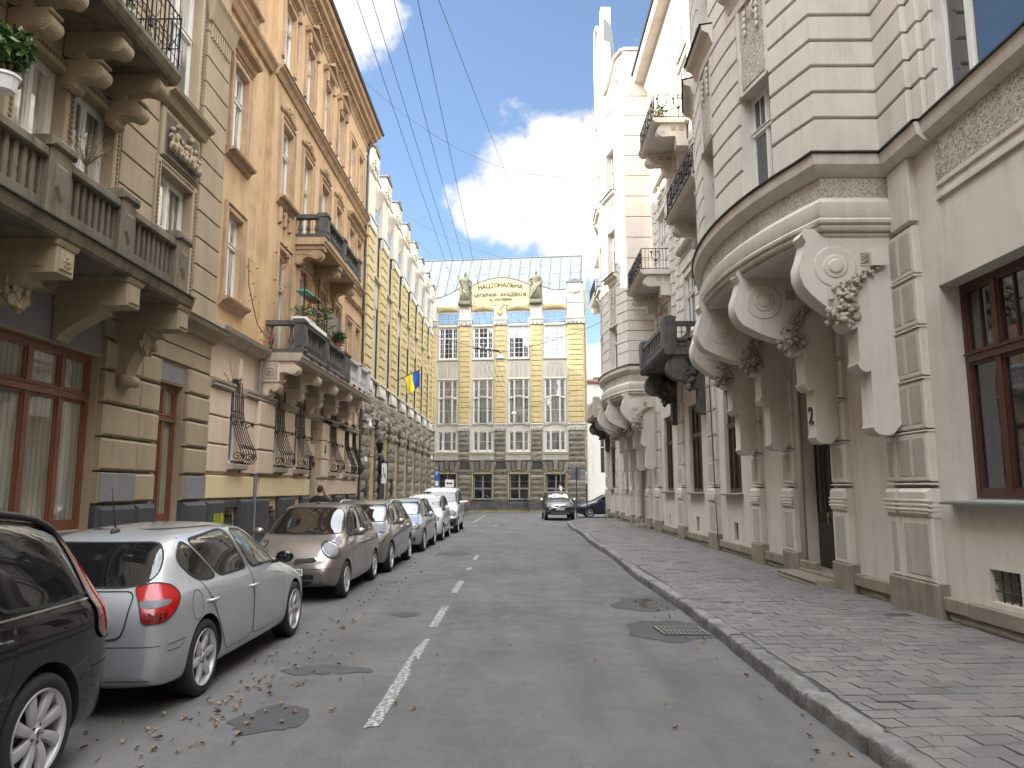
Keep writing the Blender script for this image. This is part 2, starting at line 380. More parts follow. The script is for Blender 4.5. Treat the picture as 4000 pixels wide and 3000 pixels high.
        for j in range(nz):
            for i in range(nx): a = j * (nx + 1) + i; fs.append((a, a + 1, a + nx + 2, a + nx + 1))
        s.add(vs, fs)
        return s.add([(s0, n0, z0), (s1, n0, z0), (s1, n0, z1), (s0, n0, z1), (s0, n1 - .05, z0), (s1, n1 - .05, z0), (s1, n1 - .05, z1), (s0, n1 - .05, z1)], [(0, 1, 5, 4), (1, 2, 6, 5), (2, 3, 7, 6), (3, 0, 4, 7)])
    def mould(s, s0, s1, prof, ends=True):
        """horizontal moulding: profile of (n, z) swept along s"""
        k = len(prof); vs = [(s0, p[0], p[1]) for p in prof] + [(s1, p[0], p[1]) for p in prof]
        fs = [(i, i + 1, k + i + 1, k + i) for i in range(k - 1)]
        if ends: fs += [tuple(range(k)), tuple(range(2 * k - 1, k - 1, -1))]
        return s.add(vs, fs)
    def surround(s, a, b, c, d, w, n0, n1, sill=False, M=None):
        s.fr(a - w, a, c, d + w, n0, n1, .02); s.fr(b, b + w, c, d + w, n0, n1, .02); s.fr(a, b, d, d + w, n0, n1, .02)
        if sill: s.fr(a - w, b + w, c - w, c, n0, n1 + .04, .02)
        return s
    def mesh(s, name):
        me = bpy.data.meshes.new(name); me.from_pydata([tuple(v) for v in s.v], [], s.f)
        for n in s.ms: me.materials.append(MATS[n])
        me.polygons.foreach_set('material_index', s.mi); me.polygons.foreach_set('use_smooth', s.smf)
        bm = bmesh.new(); bm.from_mesh(me); bmesh.ops.recalc_face_normals(bm, faces=bm.faces); bm.to_mesh(me); bm.free()
        me.update(); return me
    def build(s, name, parent=None, sharp=None, M=None):
        me = s.mesh(name)
        if sharp: me.set_sharp_from_angle(angle=R(sharp))
        return link(name, me, parent, M)
WM = {}
def wm(o): return WM.get(o.name, Matrix())
def link(name, data, parent=None, M=None):
    o = bpy.data.objects.new(name, data); COL.objects.link(o)
    if M is not None: o.matrix_basis = M
    WM[o.name] = M.copy() if M is not None else Matrix()
    if parent is not None:
        o.parent = parent; o.matrix_parent_inverse = wm(parent).inverted()
    return o
def tag(o, label=None, cat=None, group=None, kind=None):
    if label: o['label'] = label
    if cat: o['category'] = cat
    if group: o['group'] = group
    if kind: o['kind'] = kind
    return o
def thing(name, loc, label, cat, group=None, rz=0):
    o = link(name, None, None, Matrix.Translation(Vector(loc)) @ Matrix.Rotation(rz, 4, 'Z')); o.empty_display_size = .3
    return tag(o, label, cat, group)
def copy_to(src, parent, M):
    """copy an object with its children; meshes are shared; M = world matrix"""
    o = src.copy(); COL.objects.link(o); o.matrix_basis = M; WM[o.name] = M.copy()
    if parent is not None: o.parent = parent; o.matrix_parent_inverse = wm(parent).inverted()
    inv = wm(src).inverted()
    for c in [c for c in src.children]:
        copy_to(c, o, M @ inv @ wm(c))
    return o
def T(x, y, z): return Matrix.Translation((x, y, z))
def RZ(a): return Matrix.Rotation(a, 4, 'Z')
def side(X0, sgn): return Matrix(((0, sgn, 0, X0), (1, 0, 0, 0), (0, 0, 1, 0), (0, 0, 0, 1)))
FL = side(-6.2, 1); FR = side(5.4, -1); FW = side(-7.0, 1)
th = math.atan2(-1.3, 12.2)
FE = T(-6.95, 58.95, 0) @ RZ(th) @ Matrix.Diagonal((1, -1, 1, 1))     # s to the right, n towards the camera

def window_meshes(key, w, h, fm, pm, cols=2, trans=.68, fw=.07, bars=(0, 0), depth=.06, mull=None, barw=.022, arch=0):
    """casement window with real frame, transom, mullions and glazing bars; coords s 0..w, n, z 0..h"""
    b = B().mat(fm); f = fw; d = depth
    b.box(0, f, -d, 0, 0, h); b.box(w - f, w, -d, 0, 0, h); b.box(f, w - f, -d, 0, 0, f * 1.3); b.box(f, w - f, -d, 0, h - f, h)
    edges = mull or [w * i / cols for i in range(1, cols)]
    for x in edges: b.box(x - f * .55, x + f * .55, -d, .008, f * 1.3, h - f)
    if trans: b.box(f, w - f, -d, .03, h * trans - f * .5, h * trans + f * .6); b.box(f * .5, w - f * .5, -d, .05, h * trans + f * .6, h * trans + f * .85)
    xs = [f] + edges + [w - f]
    for i in range(len(xs) - 1):
        a, c = xs[i] + (f * .55 if i else 0), xs[i + 1] - (f * .55 if i < len(xs) - 2 else 0)
        for (z0, z1, nb) in ((f * 1.3, h * trans - f * .5 if trans else h - f, bars[0]), (h * trans + f * .85, h - f, bars[1])):
            if z1 <= z0 or (not trans and z0 > f * 1.4): continue
            g = f * .45                                     # sash
            b.box(a, a + g, -d * .8, -.01, z0, z1); b.box(c - g, c, -d * .8, -.01, z0, z1); b.box(a + g, c - g, -d * .8, -.01, z0, z0 + g); b.box(a + g, c - g, -d * .8, -.01, z1 - g, z1)
            nx, nz = (nb if isinstance(nb, tuple) else (0, nb))
            for k in range(1, nz + 1): zz = z0 + (z1 - z0) * k / (nz + 1); b.box(a + g, c - g, -d * .7, -.018, zz - barw / 2, zz + barw / 2)
            for k in range(1, nx + 1): xx = a + (c - a) * k / (nx + 1); b.box(xx - barw / 2, xx + barw / 2, -d * .7, -.02, z0 + g, z1 - g)
    p = B().mat(pm)
    tl = (rnd.uniform(-.006, .006), rnd.uniform(-.006, .006))
    for i in range(len(xs) - 1):
        for (z0, z1) in (((f, h * trans), (h * trans, h - f)) if trans else ((f, h - f),)):
            e = rnd.uniform(-.006, .006); g = rnd.uniform(-.005, .005)
            p.quad((xs[i], -d * .5 + e, z0), (xs[i + 1], -d * .5 - e, z0), (xs[i + 1], -d * .5 - e + g, z1), (xs[i], -d * .5 + e + g, z1))
    return b, p
WIN = {}
def put_window(bld, F, key, s, z, n, args=None, kw=None, sillm=None, label=None):
    """place a window part (with pane and sill sub-parts) on a facade"""
    M = F @ T(s, n, z)
    if key not in WIN:
        b, p = window_meshes(key, *args, **(kw or {}))
        wo = b.build('window', bld, M=M); b2 = p.build('pane', None, M=M); b2.parent = wo; b2.matrix_parent_inverse = wm(wo).inverted()
        if sillm:
            wd = args[0]; q = B().mat(sillm).box(-.08, wd + .08, -.02, -n + .07, -.05, 0).build('sill', None, M=M); q.parent = wo; q.matrix_parent_inverse = wm(wo).inverted()
        WIN[key] = wo
    else: wo = copy_to(WIN[key], bld, M)
    if label: wo['label'] = label
    return wo
def text_obj(s, name, M, size, mat, parent=None, depth=.01, align='CENTER', font=None, shear=0):
    cu = bpy.data.curves.new(name, 'FONT'); cu.body = s; cu.size = size; cu.extrude = depth; cu.align_x = align; cu.align_y = 'CENTER'; cu.shear = shear
    cu.resolution_u = 3
    tmp = bpy.data.objects.new(name, cu); COL.objects.link(tmp)
    dg = bpy.context.evaluated_depsgraph_get(); me = bpy.data.meshes.new_from_object(tmp.evaluated_get(dg))
    bpy.data.objects.remove(tmp); me.materials.clear(); me.materials.append(MATS[mat])
    return link(name, me, parent, M)
# ================================================================ GROUND, ROAD, PAVEMENTS
tag(B().mat('ground_mat').quad((-900, -200, -.02), (900, -200, -.02), (900, 2500, -.02), (-900, 2500, -.02)).build('ground'), kind='structure')
KL, KR = -4.75, 2.40
# asphalt sheet with gentle undulation
b = B().mat('asphalt').smooth(); NX, NY = 40, 150; vs = []; fs = []
def rz(x, y): return .0 + .012 * noise.noise(Vector((x * .5, y * .3, 2))) - .018 * math.exp(-((x - 2.25) / .5) ** 2)
for j in range(NY + 1):
    for i in range(NX + 1):
        x = -7.2 + 22 * i / NX if False else (-5.2 + 7.7 * min(i, 30) / 30 + (max(0, i - 30) * 2.0 if True else 0)); y = -8 + 66.5 * j / NY
        vs.append((x, y, rz(x, y)))
for j in range(NY):
    for i in range(NX): a = j * (NX + 1) + i; fs.append((a, a + 1, a + NX + 2, a + NX + 1))
b.add(vs, fs); tag(b.build('road'), kind='structure')
# left pavement and kerb
tag(B().mat('asphalt').box(-8.5, KL - .15, -8, 59, -.01, .12).build('pavement'), kind='structure')
b = B().mat('kerb_stone'); y = -6
while y < 58: l = rnd.uniform(.8, 1.1); b.fr(y + .006, y + l, -.05, .125, -KL - .15 * 0 - 9, -KL - 9 + .15 * 0, .0) if False else b.box(KL - .15, KL, y + .006, y + l, -.05, .125 + rnd.uniform(-.006, .006)); y += l
tag(b.build('kerb'), kind='structure')
# right kerb follows the street and swings round the corner
kp = [(KR + .04 * math.sin(y * .7), y) for y in [-6 + .5 * k for k in range(88)]] + [(2.5, 38.2), (2.62, 38.9), (2.95, 39.9), (3.5, 40.9), (4.2, 41.8), (5.1, 42.5), (6.2, 43.0), (9, 43.4), (14, 43.6)]
def along(P, step):
    out = []; d = 0; k = 0; L = [0]
    for i in range(1, len(P)): L.append(L[-1] + math.dist(P[i - 1], P[i]))
    return L
L = along(kp, 0)
def kat(t):
    t = max(0, min(L[-1] - .001, t)); i = max(k for k in range(len(L)) if L[k] <= t); u = (t - L[i]) / max(1e-6, (L[i + 1] - L[i])) if i < len(L) - 1 else 0
    a, c = kp[i], kp[min(i + 1, len(kp) - 1)]; d = Vector((c[0] - a[0], c[1] - a[1])).normalized()
    return Vector((a[0] + (c[0] - a[0]) * u, a[1] + (c[1] - a[1]) * u)), d
b = B().mat('kerb_stone').smooth(); t = 0; kr = random.Random(3)
while t < L[-1] - 1.3:
    ln = kr.uniform(.75, 1.15); g = kr.uniform(.008, .03); tilt = kr.uniform(-.012, .012); ox = kr.uniform(-.012, .012); seed = kr.uniform(0, 99)
    p0, d0 = kat(t + g); n = 12; vs = []; fs = []
    prof = [(-.0, -.06), (-.0, .04), (.002, .09), (.006, .12), (.02, .136), (.06, .141), (.12, .141), (.165, .138), (.175, .05), (.175, -.05)]
    for i in range(n + 1):
        p, d = kat(t + g + (ln - g) * i / n); nr = Vector((d.y, -d.x)); e = 1 if 0 < i < n else .55
        for q, z in prof:
            k = noise.noise(Vector((seed + i * .45, q * 9, z * 9))); k2 = noise.noise(Vector((seed + i * 1.7, q * 22, z * 22)))
            worn = max(0, noise.noise(Vector((seed * 1.3 + i * .6, 5, 1))) - .05) * .07 if .01 < q < .12 and z > .1 else 0
            qq = q + ox + .012 * k + .007 * k2 + worn * .5 + (0.012 if e < 1 and q < .05 else 0)
            w3 = p + nr * qq; vs.append((w3.x, w3.y, z + tilt * (i / n - .5) + (.008 * k + .006 * k2 if z > .05 else 0) - worn - (.012 if e < 1 and z > .1 else 0)))
    m = len(prof)
    for i in range(n):
        for j in range(m - 1): fs.append((i * m + j, i * m + j + 1, (i + 1) * m + j + 1, (i + 1) * m + j))
    b.add(vs, fs); b.smooth(False); b.add([vs[j] for j in range(m)] + [vs[n * m + j] for j in range(m)], [tuple(range(m)), tuple(range(2 * m - 1, m - 1, -1))]); b.smooth()
    t += ln
tag(b.build('kerb', sharp=50), kind='structure')
# pavement base and individual slabs (laid at a slight angle, uneven, some sunk or cracked)
base = B().mat('asphalt_patch'); up = []
for k in range(0, int(L[-1] / .5)):
    p, d = kat(k * .5); up.append((p.x + d.y * .17, p.y - d.x * .17))
up = [p for p in up if p[1] > -6]
for i in range(len(up) - 1):
    p, q = up[i], up[i + 1]; base.quad((p[0] - .02, p[1], .131), (max(5.9, p[0]), min(p[1], 46.5), .131), (max(5.9, q[0]), min(q[1], 46.5), .131), (q[0] - .02, q[1], .131))
base.quad((5.9, 42.5, .131), (14, 43.6, .131), (14, 46.5, .131), (5.9, 46.5, .131))
tag(base.build('pavement'), kind='structure')
b = B().mat('paver'); pv = random.Random(11)
def slab(cx, cy, lx, ly, ang, z):
    ca, sa = math.cos(ang), math.sin(ang); tz = (pv.gauss(0, .0013), pv.gauss(0, .0013))
    c8 = []
    for (ix, iy) in ((-1, -1), (1, -1), (1, 1), (-1, 1)):
        jx, jy = pv.gauss(0, .0035), pv.gauss(0, .0035)
        for s_, zz in ((1, -.03), (1, -.003), (.975, 0)):
            x = ix * lx / 2 * s_ + jx; y = iy * ly / 2 * (s_ if s_ == 1 else 1 - .025 * lx / ly) + jy
            c8.append((cx + x * ca - y * sa, cy + x * sa + y * ca, z + zz + tz[0] * ix + tz[1] * iy))
    f = []
    for i in range(4):
        j = (i + 1) % 4; f += [(3 * i, 3 * j, 3 * j + 1, 3 * i + 1), (3 * i + 1, 3 * j + 1, 3 * j + 2, 3 * i + 2)]
    f.append((2, 5, 8, 11)); b.add(c8, f)
ang = R(4); rowd = .20; y = -7.0; row = 0; ca, sa = math.cos(ang), math.sin(ang)
while y < 40:
    x = 1.6 - (row % 2) * .155 + pv.uniform(-.03, .03) - .0
    while x < 6.2:
        lx = pv.choice((.31, .31, .31, .30, .33)); cx, cy = x + lx / 2, y + rowd / 2
        wx, wy = cx * ca - cy * 0 * sa, cy + (cx - 4) * sa
        ed = KR + .172 + .01 * math.sin(wy); l0 = lx
        if wx - lx / 2 < ed < wx + lx / 2 - .06: nl = wx + lx / 2 - ed; wx = ed + nl / 2; lx = nl
        inside = wx - lx / 2 > ed - .01 and wx < 5.62 and (wy < 35.5 or (wy < 37.5 and wx > 3.0))
        if inside:
            dz = .008 * noise.noise(Vector((wx, wy * .6, 0))) - (.007 if pv.random() < .03 else 0) + pv.gauss(0, .0012)
            if pv.random() > .006: slab(wx, wy, lx - .011, rowd - .011, ang, .142 + dz)
        x += l0
    y += rowd; row += 1
tag(b.build('pavement'), kind='structure')
tag(B().mat('asphalt').prism([(2.6, 35.9), (5.7, 35.9), (5.7, 46.2), (13.8, 46.2), (13.8, 43.9), (9, 43.7), (6.2, 43.3), (5.1, 42.85), (4.1, 42.1), (3.35, 41.1), (2.85, 40.1), (2.72, 39)], .10, .135).build('pavement'), kind='structure')
# lane dashes, worn
def blotch(b, outl, z, seed, jag=.012):
    P = []
    n = len(outl)
    for i in range(n):
        a, c = outl[i], outl[(i + 1) % n]; k = max(1, int(math.dist(a, c) / .035))
        for t in range(k):
            x, y = a[0] + (c[0] - a[0]) * t / k, a[1] + (c[1] - a[1]) * t / k
            P.append((x + jag * noise.noise(Vector((x * 24, y * 24, seed))), y + jag * 1.6 * noise.noise(Vector((x * 21, y * 21, seed + 9)))))
    vs, es, fs, *_ = delaunay_2d_cdt([Vector(p) for p in P], [(i, (i + 1) % len(P)) for i in range(len(P))], [list(range(len(P)))], 1, 1e-6)
    b.add([(v[0], v[1], z + rz(v[0], v[1])) for v in vs], fs)
for (y0, y1) in ((5.9, 9.25), (10.0, 11.7), (13.2, 14.9), (19.3, 20.6), (16.9, 17.4), (36.5, 37.4)):
    b = B().mat('road_paint'); cx = -1.12; h = .055
    if y0 < 9: blotch(b, [(cx - h, y0), (cx + h, y0 + .05), (cx + h, 7.6), (cx + .01, 7.9), (cx + .0, 8.4), (cx + h, 8.15), (cx + h, y1), (cx - .02, y1), (cx - .02, 8.9), (cx - h, 8.8)], .006, 1)
    else: blotch(b, [(cx - h, y0), (cx + h, y0), (cx + h, y1), (cx - h, y1)], .006, y0, .02)
    tag(b.build('lane_marking'), kind='structure')
b = B().mat('road_paint'); blotch(b, [(-2.46, 40.6), (-2.34, 40.6), (-2.2, 51.7), (-2.3, 51.7)], .006, 4); blotch(b, [(-4.2, 40.3), (-2.35, 40.3), (-2.35, 40.6), (-4.2, 40.6)], .006, 4); tag(b.build('lane_marking'), kind='structure')
def round_patch(cx, cy, rx, ry, seed, mat, z, name):
    b = B().mat(mat); P = [(cx + rx * math.cos(t * .21) * (1 + .45 * noise.noise(Vector((math.cos(t * .21) * 1.3, math.sin(t * .21) * 1.3, seed)))), cy + ry * math.sin(t * .21) * (1 + .45 * noise.noise(Vector((math.cos(t * .21) * 1.3, math.sin(t * .21) * 1.3, seed + 5))))) for t in range(30)]
    blotch(b, P, z, seed, .05); return tag(b.build(name), kind='structure')
round_patch(-1.93, 6.13, .30, .33, 1, 'asphalt_patch', .005, 'road_patch'); round_patch(-1.95, 7.72, .42, .20, 4, 'asphalt_patch', .005, 'road_patch'); round_patch(-1.62, 11.0, .2, .22, 7, 'asphalt_patch', .005, 'road_patch')
round_patch(1.95, 9.9, .55, .75, 12, 'asphalt_patch', .004, 'road_patch'); round_patch(2.0, 12.1, .52, .8, 15, 'asphalt_patch', .004, 'road_patch'); round_patch(-1.8, 21, .5, .7, 18, 'asphalt_patch', .004, 'road_patch')
tag(round_patch(2.06, 12.15, .24, .42, 22, 'puddle', .011, 'puddle'), kind='structure')
# storm drain grate
t = thing('drain_grate', (2.08, 9.85, 0), 'tilted rusty storm drain grate in the gutter', 'drain grate')
GM_ = T(2.07, 9.80, 0) @ RZ(.08) @ Matrix.Rotation(R(1.5), 4, 'Y')
b = B(GM_).mat('grate'); b.box(-.30, .30, -.25, -.215, -.02, .016); b.box(-.30, .30, .215, .25, -.02, .016); b.box(-.30, -.265, -.215, .215, -.02, .016); b.box(.265, .30, -.215, .215, -.02, .016); b.box(-.265, .265, -.014, .014, -.02, .014); b.build('frame', t)
for k in range(9):
    x = -.2145 + .0536 * k; b = B(GM_).mat('grate').box(x - .011, x + .011, -.215, .215, -.02, .0155); b.build('bar', t)
B(GM_).mat('seam').box(-.28, .28, -.23, .23, -.035, -.001).build('pit', t)  # thin black slab; its colour stands in for the shade inside the drain
# far pavement with worn yellow kerb in front of the academy
b = B(FE).mat('kerb_yellow'); x = -1
while x < 16: b.box(x + .006, x + .95, 1.15, 1.3, -.05, .14); x += .95
tag(b.build('kerb'), kind='structure')
tag(B(FE).mat('asphalt').box(-2, 20, -.5, 1.145, -.04, .12).build('pavement'), kind='structure')
# fallen leaves
def leaf_mesh(name, sd, mat):
    r = random.Random(sd); b = B().mat(mat); n = 11; P = []
    for i in range(n):
        a = 2 * math.pi * i / n; q = .0225 * (1.25 if i % 2 else .72) * r.uniform(.8, 1.2); P.append((q * math.cos(a), q * math.sin(a) * .8))
    vs = [(0, 0, .004)] + [(x, y, .004 + .014 * abs(math.sin(x * 60 + sd)) + r.uniform(0, .01)) for x, y in P]
    b.add(vs, [(0, i + 1, (i + 1) % n + 1) for i in range(n)]); b.tube([(0, 0, .006), (.05, .01, .01)], .0012, 3)
    return b.mesh('fallen_leaf')
LM = [leaf_mesh('l', i, ['leaf_fallen', 'leaf_fallen', 'leaf_brown', 'leaf_fallen', 'leaf_dry'][i % 5]) for i in range(7)]
def leaf(x, y, z=.006, s=1):
    o = link('fallen_leaf', LM[rnd.randrange(7)], None, T(x, y, z + rz(x, y)) @ RZ(rnd.uniform(0, 6.3)) @ Matrix.Rotation(rnd.uniform(-.3, .3), 4, 'X') @ Matrix.Scale(s * rnd.uniform(.6, 1.25), 4))
    tag(o, 'dry curled autumn leaf lying on the grey asphalt', 'leaf', 'fallen leaves on the asphalt')
for (cx, cy, sx, sy, n) in ((-2.55, 5.6, .28, .5, 34), (-2.45, 6.9, .25, .5, 42), (-2.3, 8.2, .3, .7, 30), (-2.3, 10.2, .3, .8, 16), (-2.5, 12.2, .2, .8, 14), (-2.4, 15.5, .2, 1.6, 16), (-1.4, 7, .7, 1.5, 9), (-1.95, 6.1, .2, .2, 5), (-2.45, 21, .15, 2.5, 12)):
    for k in range(n):
        leaf(max(-3.2, rnd.gauss(cx, sx)), rnd.gauss(cy, sy))
for k in range(26): leaf(2.28 - abs(rnd.gauss(0, .16)), rnd.uniform(4.6, 13))
for k in range(8): leaf(rnd.uniform(-1, 2), rnd.uniform(5, 14), s=.8)
for k in range(6): leaf(rnd.uniform(2.8, 4.5), rnd.uniform(5, 12), .145, .9)
# ================================================================ LEFT SIDE: BEIGE AND ORANGE HOUSES
def console(b, F, s0, s1, n, zt, h, disc=True, low=.35):
    """scroll bracket: big volute outside, small one at the wall"""
    r1 = h * .30; r2 = h * .17; c1 = (n - r1, zt - h * .10 - r1); c2 = (n * low * .5 + r2 * .3, zt - h + r2)
    P = [(0, zt), (n * .96, zt), (n * .96, zt - h * .08)]
    P += [(c1[0] + r1 * math.cos(a), c1[1] + r1 * math.sin(a)) for a in [R(75 - 20 * k) for k in range(10)]]
    e = P[-1]; q0 = (n * low + r2, zt - h * .62)
    for t in (.25, .5, .75, 1):
        a_ = (e[0] * (1 - t) + q0[0] * t, e[1] * (1 - t) + q0[1] * t + h * .07 * math.sin(t * math.pi)); P.append(a_)
    P += [(c2[0] + r2 * 1.3 * math.cos(a), c2[1] + r2 * math.sin(a)) for a in [R(30 - 30 * k) for k in range(6)]]
    P += [(0, c2[1])]
    o = b.M; b.M = F
    vs = [(s0, p[0], p[1]) for p in P] + [(s1, p[0], p[1]) for p in P]; k = len(P)
    b.add(vs, [tuple(range(k)), tuple(range(2 * k - 1, k - 1, -1))] + [(i, (i + 1) % k, (i + 1) % k + k, i + k) for i in range(k)])
    if disc:
        for c, r in ((c1, r1), (c2, r2)):
            for q, e_ in ((.8, .012), (.5, .022), (.22, .03)):
                Mx = T(s0, c[0], c[1]) @ Matrix.Rotation(R(-90), 4, 'Y'); b.lathe([(r * q, -.002), (r * q, e_), (r * q * .8, e_)], 14, Mx)
                Mx = T(s1, c[0], c[1]) @ Matrix.Rotation(R(90), 4, 'Y'); b.lathe([(r * q, -.002), (r * q, e_), (r * q * .8, e_)], 14, Mx)
    b.M = o; return b
def leafclump(b, F, c, r, n, seed=0, flat=.5):
    q = random.Random(seed); o = b.M; b.M = F
    for k in range(n):
        d = Vector((q.gauss(0, 1), abs(q.gauss(0, 1)) * flat, q.gauss(0, 1))).normalized() * r * q.uniform(.3, 1)
        b.ball((c[0] + d.x * 1.0, c[1] + d.y * flat, c[2] + d.z), r * q.uniform(.22, .36), sq=(1, .6, 1.2), seg=6, rings=4)
    b.M = o; return b
BALU = None
def baluster(bld_part, F, s, n, z0, h, mat, cache={}):
    key = (round(h, 3), mat)
    M = F @ T(s, n, z0)
    if key not in cache:
        b = B().mat(mat).smooth(); w_ = .052
        b.lathe([(w_ * 1.1, 0), (w_ * 1.1, .04), (w_ * .7, .05), (w_ * .62, .09), (w_ * 1.15, h * .28), (w_ * 1.2, h * .36), (w_ * .85, h * .52), (w_ * .5, h * .70), (w_ * .75, h * .78), (w_ * .55, h * .84), (w_ * 1.05, h - .04), (w_ * 1.05, h)], 10)
        me = b.mesh('baluster'); me.set_sharp_from_angle(angle=R(50)); cache[key] = me
    return link('baluster', cache[key], bld_part, M)
def stone_balcony(bld, F, s0, s1, n, z0, th, H, mat, piers, slabm, mat2=None, nb=None, label=None, side_b=2, cut=None):
    """slab, mouldings, piers, balusters and hand rail; returns the slab part"""
    b = B(F).mat(slabm).mould(s0, s1, [(0, z0), (n - .06, z0), (n - .03, z0 + th * .35), (n, z0 + th * .5), (n, z0 + th), (0, z0 + th)])
    sl = b.build('balcony', bld, M=None)
    if label: sl['label'] = label
    zb = z0 + th
    def mm(s): return mat2 if (mat2 and cut and s > cut) else mat
    rl = B(F); ps = sorted(piers)
    for i in range(len(ps) - 1):
        m = mm((ps[i] + ps[i + 1]) / 2); rl.mat(m); rl.fr(ps[i] + .1, ps[i + 1] - .1, zb + H - .11, zb + H, n - .20, n + .0, .02); rl.fr(ps[i] + .1, ps[i + 1] - .1, zb, zb + .10, n - .19, n - .02, .015)
    rl.mat(mm(s0)); rl.box(s0, s0 + .18, 0, n - .15, zb + H - .11, zb + H); rl.box(s0 + .01, s0 + .17, 0, n - .15, zb, zb + .1)
    rl.mat(mm(s1)); rl.box(s1 - .18, s1, 0, n - .15, zb + H - .11, zb + H); rl.box(s1 - .17, s1 - .01, 0, n - .15, zb, zb + .1)
    rl.build('hand_rail', sl)
    for p in ps:
        q = B(F).mat(mm(p)); w_ = .15 if p not in (ps[0], ps[-1]) else .17
        q.box(p - w_, p + w_, n - .22, n + .01, zb, zb + H - .05); q.fr(p - w_ - .03, p + w_ + .03, zb + H - .06, zb + H + .04, n - .26, n + .05, .03); q.fr(p - w_ * .65, p + w_ * .65, zb + .16, zb + H - .14, n + .01, n + .035, .02)
        q.fr(p - w_ - .015, p + w_ + .015, zb, zb + .1, n - .2, n + .03, .015); q.box(p - w_ - .02, p - w_, n - .17, n - .04, zb + .16, zb + H - .14)
        q.build('pier', sl)
    for i in range(len(ps) - 1):
        a, c = ps[i] + .2, ps[i + 1] - .2; k = nb or max(2, int((c - a) / .235))
        for j in range(k): baluster(sl, F, a + (c - a) * (j + .5) / k, n - .11, zb + .10, H - .21, mm((ps[i] + ps[i + 1]) / 2))
    for j in range(side_b): baluster(sl, F, s0 + .09, n * (.18 + .5 * j / max(1, side_b - 1)), zb + .1, H - .21, mm(s0))
    return sl
def iron_rail(bld_part, F, s0, s1, n, z0, H, motif='ring', near=True):
    b = B(F).mat('iron')
    for z in (z0 + .05, z0 + H): b.tube([(s0, 0, z), (s0, n, z), (s1, n, z), (s1, 0, z)], .014, 5)
    b.tube([(s0, 0, z0 + H * .45), (s0, n, z0 + H * .45), (s1, n, z0 + H * .45), (s1, 0, z0 + H * .45)], .009, 4)
    def run(p, q):
        L_ = math.dist(p, q); k = max(2, int(L_ / .125))
        for i in range(k + 1):
            u = i / k; x, y = p[0] + (q[0] - p[0]) * u, p[1] + (q[1] - p[1]) * u
            b.tube([(x, y, z0), (x, y, z0 + H)], .008 if i % 4 else .013, 4)
        m = max(1, int(L_ / .52))
        for i in range(m):
            u = (i + .5) / m; x, y = p[0] + (q[0] - p[0]) * u, p[1] + (q[1] - p[1]) * u; dx, dy = (q[0] - p[0]) / L_, (q[1] - p[1]) / L_
            r = H * .2
            if motif == 'ring':
                b.tube([(x + dx * r * math.cos(t * .628), y + dy * r * math.cos(t * .628), z0 + H * .68 + r * math.sin(t * .628)) for t in range(10)], .014, 4, close=True)
                b.ball((x, y, z0 + H * .44), .05, seg=6, rings=4); b.ball((x + dx * r, y + dy * r, z0 + H * .84), .045, seg=6, rings=4)
            else:
                for t in range(7): a = R(-10 + 33 * t); b.tube([(x, y, z0 + H * .25), (x + dx * H * .42 * math.cos(a), y + dy * H * .42 * math.cos(a), z0 + H * .25 + H * .5 * math.sin(a))], .007, 4)
                b.ball((x, y, z0 + H * .25), .035, seg=6, rings=4)
    run((s0, 0), (s0, n)); run((s0, n), (s1, n)); run((s1, n), (s1, 0))
    return b.build('railing', bld_part)
def roofbody(bld, F, s0, s1, z, zr, depth, back=14, mat='red_roof', wallm='beige_dark'):  # hidden from the street; ridge height shaped for the shadow it throws
    b = B(F).mat(mat); b.add([(s0, .3, z), (s1, .3, z), (s1, -depth, zr), (s0, -depth, zr), (s0, -back, z), (s1, -back, z)], [(0, 1, 2, 3), (3, 2, 5, 4)]); b.build('roof', bld)
    b = B(F).mat(wallm).add([(s0, 0, 0), (s0, -back, 0), (s0, -back, z), (s0, -depth, zr), (s0, 0, z)], [(0, 1, 2, 3, 4)]).add([(s1, 0, 0), (s1, -back, 0), (s1, -back, z), (s1, -depth, zr), (s1, 0, z)], [(0, 1, 2, 3, 4)])
    b.quad((s0, -back, 0), (s1, -back, 0), (s1, -back, z), (s0, -back, z)); b.build('side_wall', bld)

bg_ = thing('beige_house', (-6.2, 2, 0), 'beige stone faced house at the left edge with brown shop windows and mossy balcony', 'building')
GW = [(5.4, 10.8, 1.22, 3.74), (12.6, 13.6, 1.2, 3.66), (1, 4.2, 1.22, 3.74)]
UW = [(6.6, 7.5, 4.85, 7.42), (8.45, 9.42, 4.85, 7.42), (9.64, 10.64, 4.85, 7.42), (12.1, 13.35, 5.1, 7.32), (8.45, 9.42, 8.3, 11), (9.64, 10.64, 8.3, 11), (12.05, 13.3, 8.8, 11.6), (4.6, 5.6, 4.9, 7.4)]
b = B(FL).mat('beige').wall(-14, 14.66, .12, 21.5, GW + UW, .34, -.03)
b.build('wall', bg_)
b = B(FL).mat('beige')
zl = [1.57, 2.05, 2.56, 3.06, 3.56, 4.03]
PIER = [(-14, 14.62)]
ops = GW + [(a, c, d, e + .32) for a, c, d, e in GW]
for (a, c) in ((-6, .9), (4.25, 5.35), (10.84, 11.86), (11.88, 12.56), (13.64, 14.6)):
    b.course(a, c, zl, [], -.03, .09 if a < 11.87 else .07, .035, .035)
b.build('rusticated_piers', bg_)
b = B(FL).mat('beige'); b.course(-14, 14.62, [4.05, 4.36, 4.68], [(5.4, 10.8, 0, 4.34), (12.6, 13.6, 0, 4.0)], -.03, .03, .02, .01); b.build('frieze', bg_)
b = B(FL).mat('beige_grey'); b.fr(5.4, 10.8, 3.76, 4.32, -.12, -.02, .01); b.fr(12.6, 13.6, 3.68, 4.0, -.12, -.02, .01); b.build('sign_panel', bg_)
b = B(FL).mat('plinth_dark')
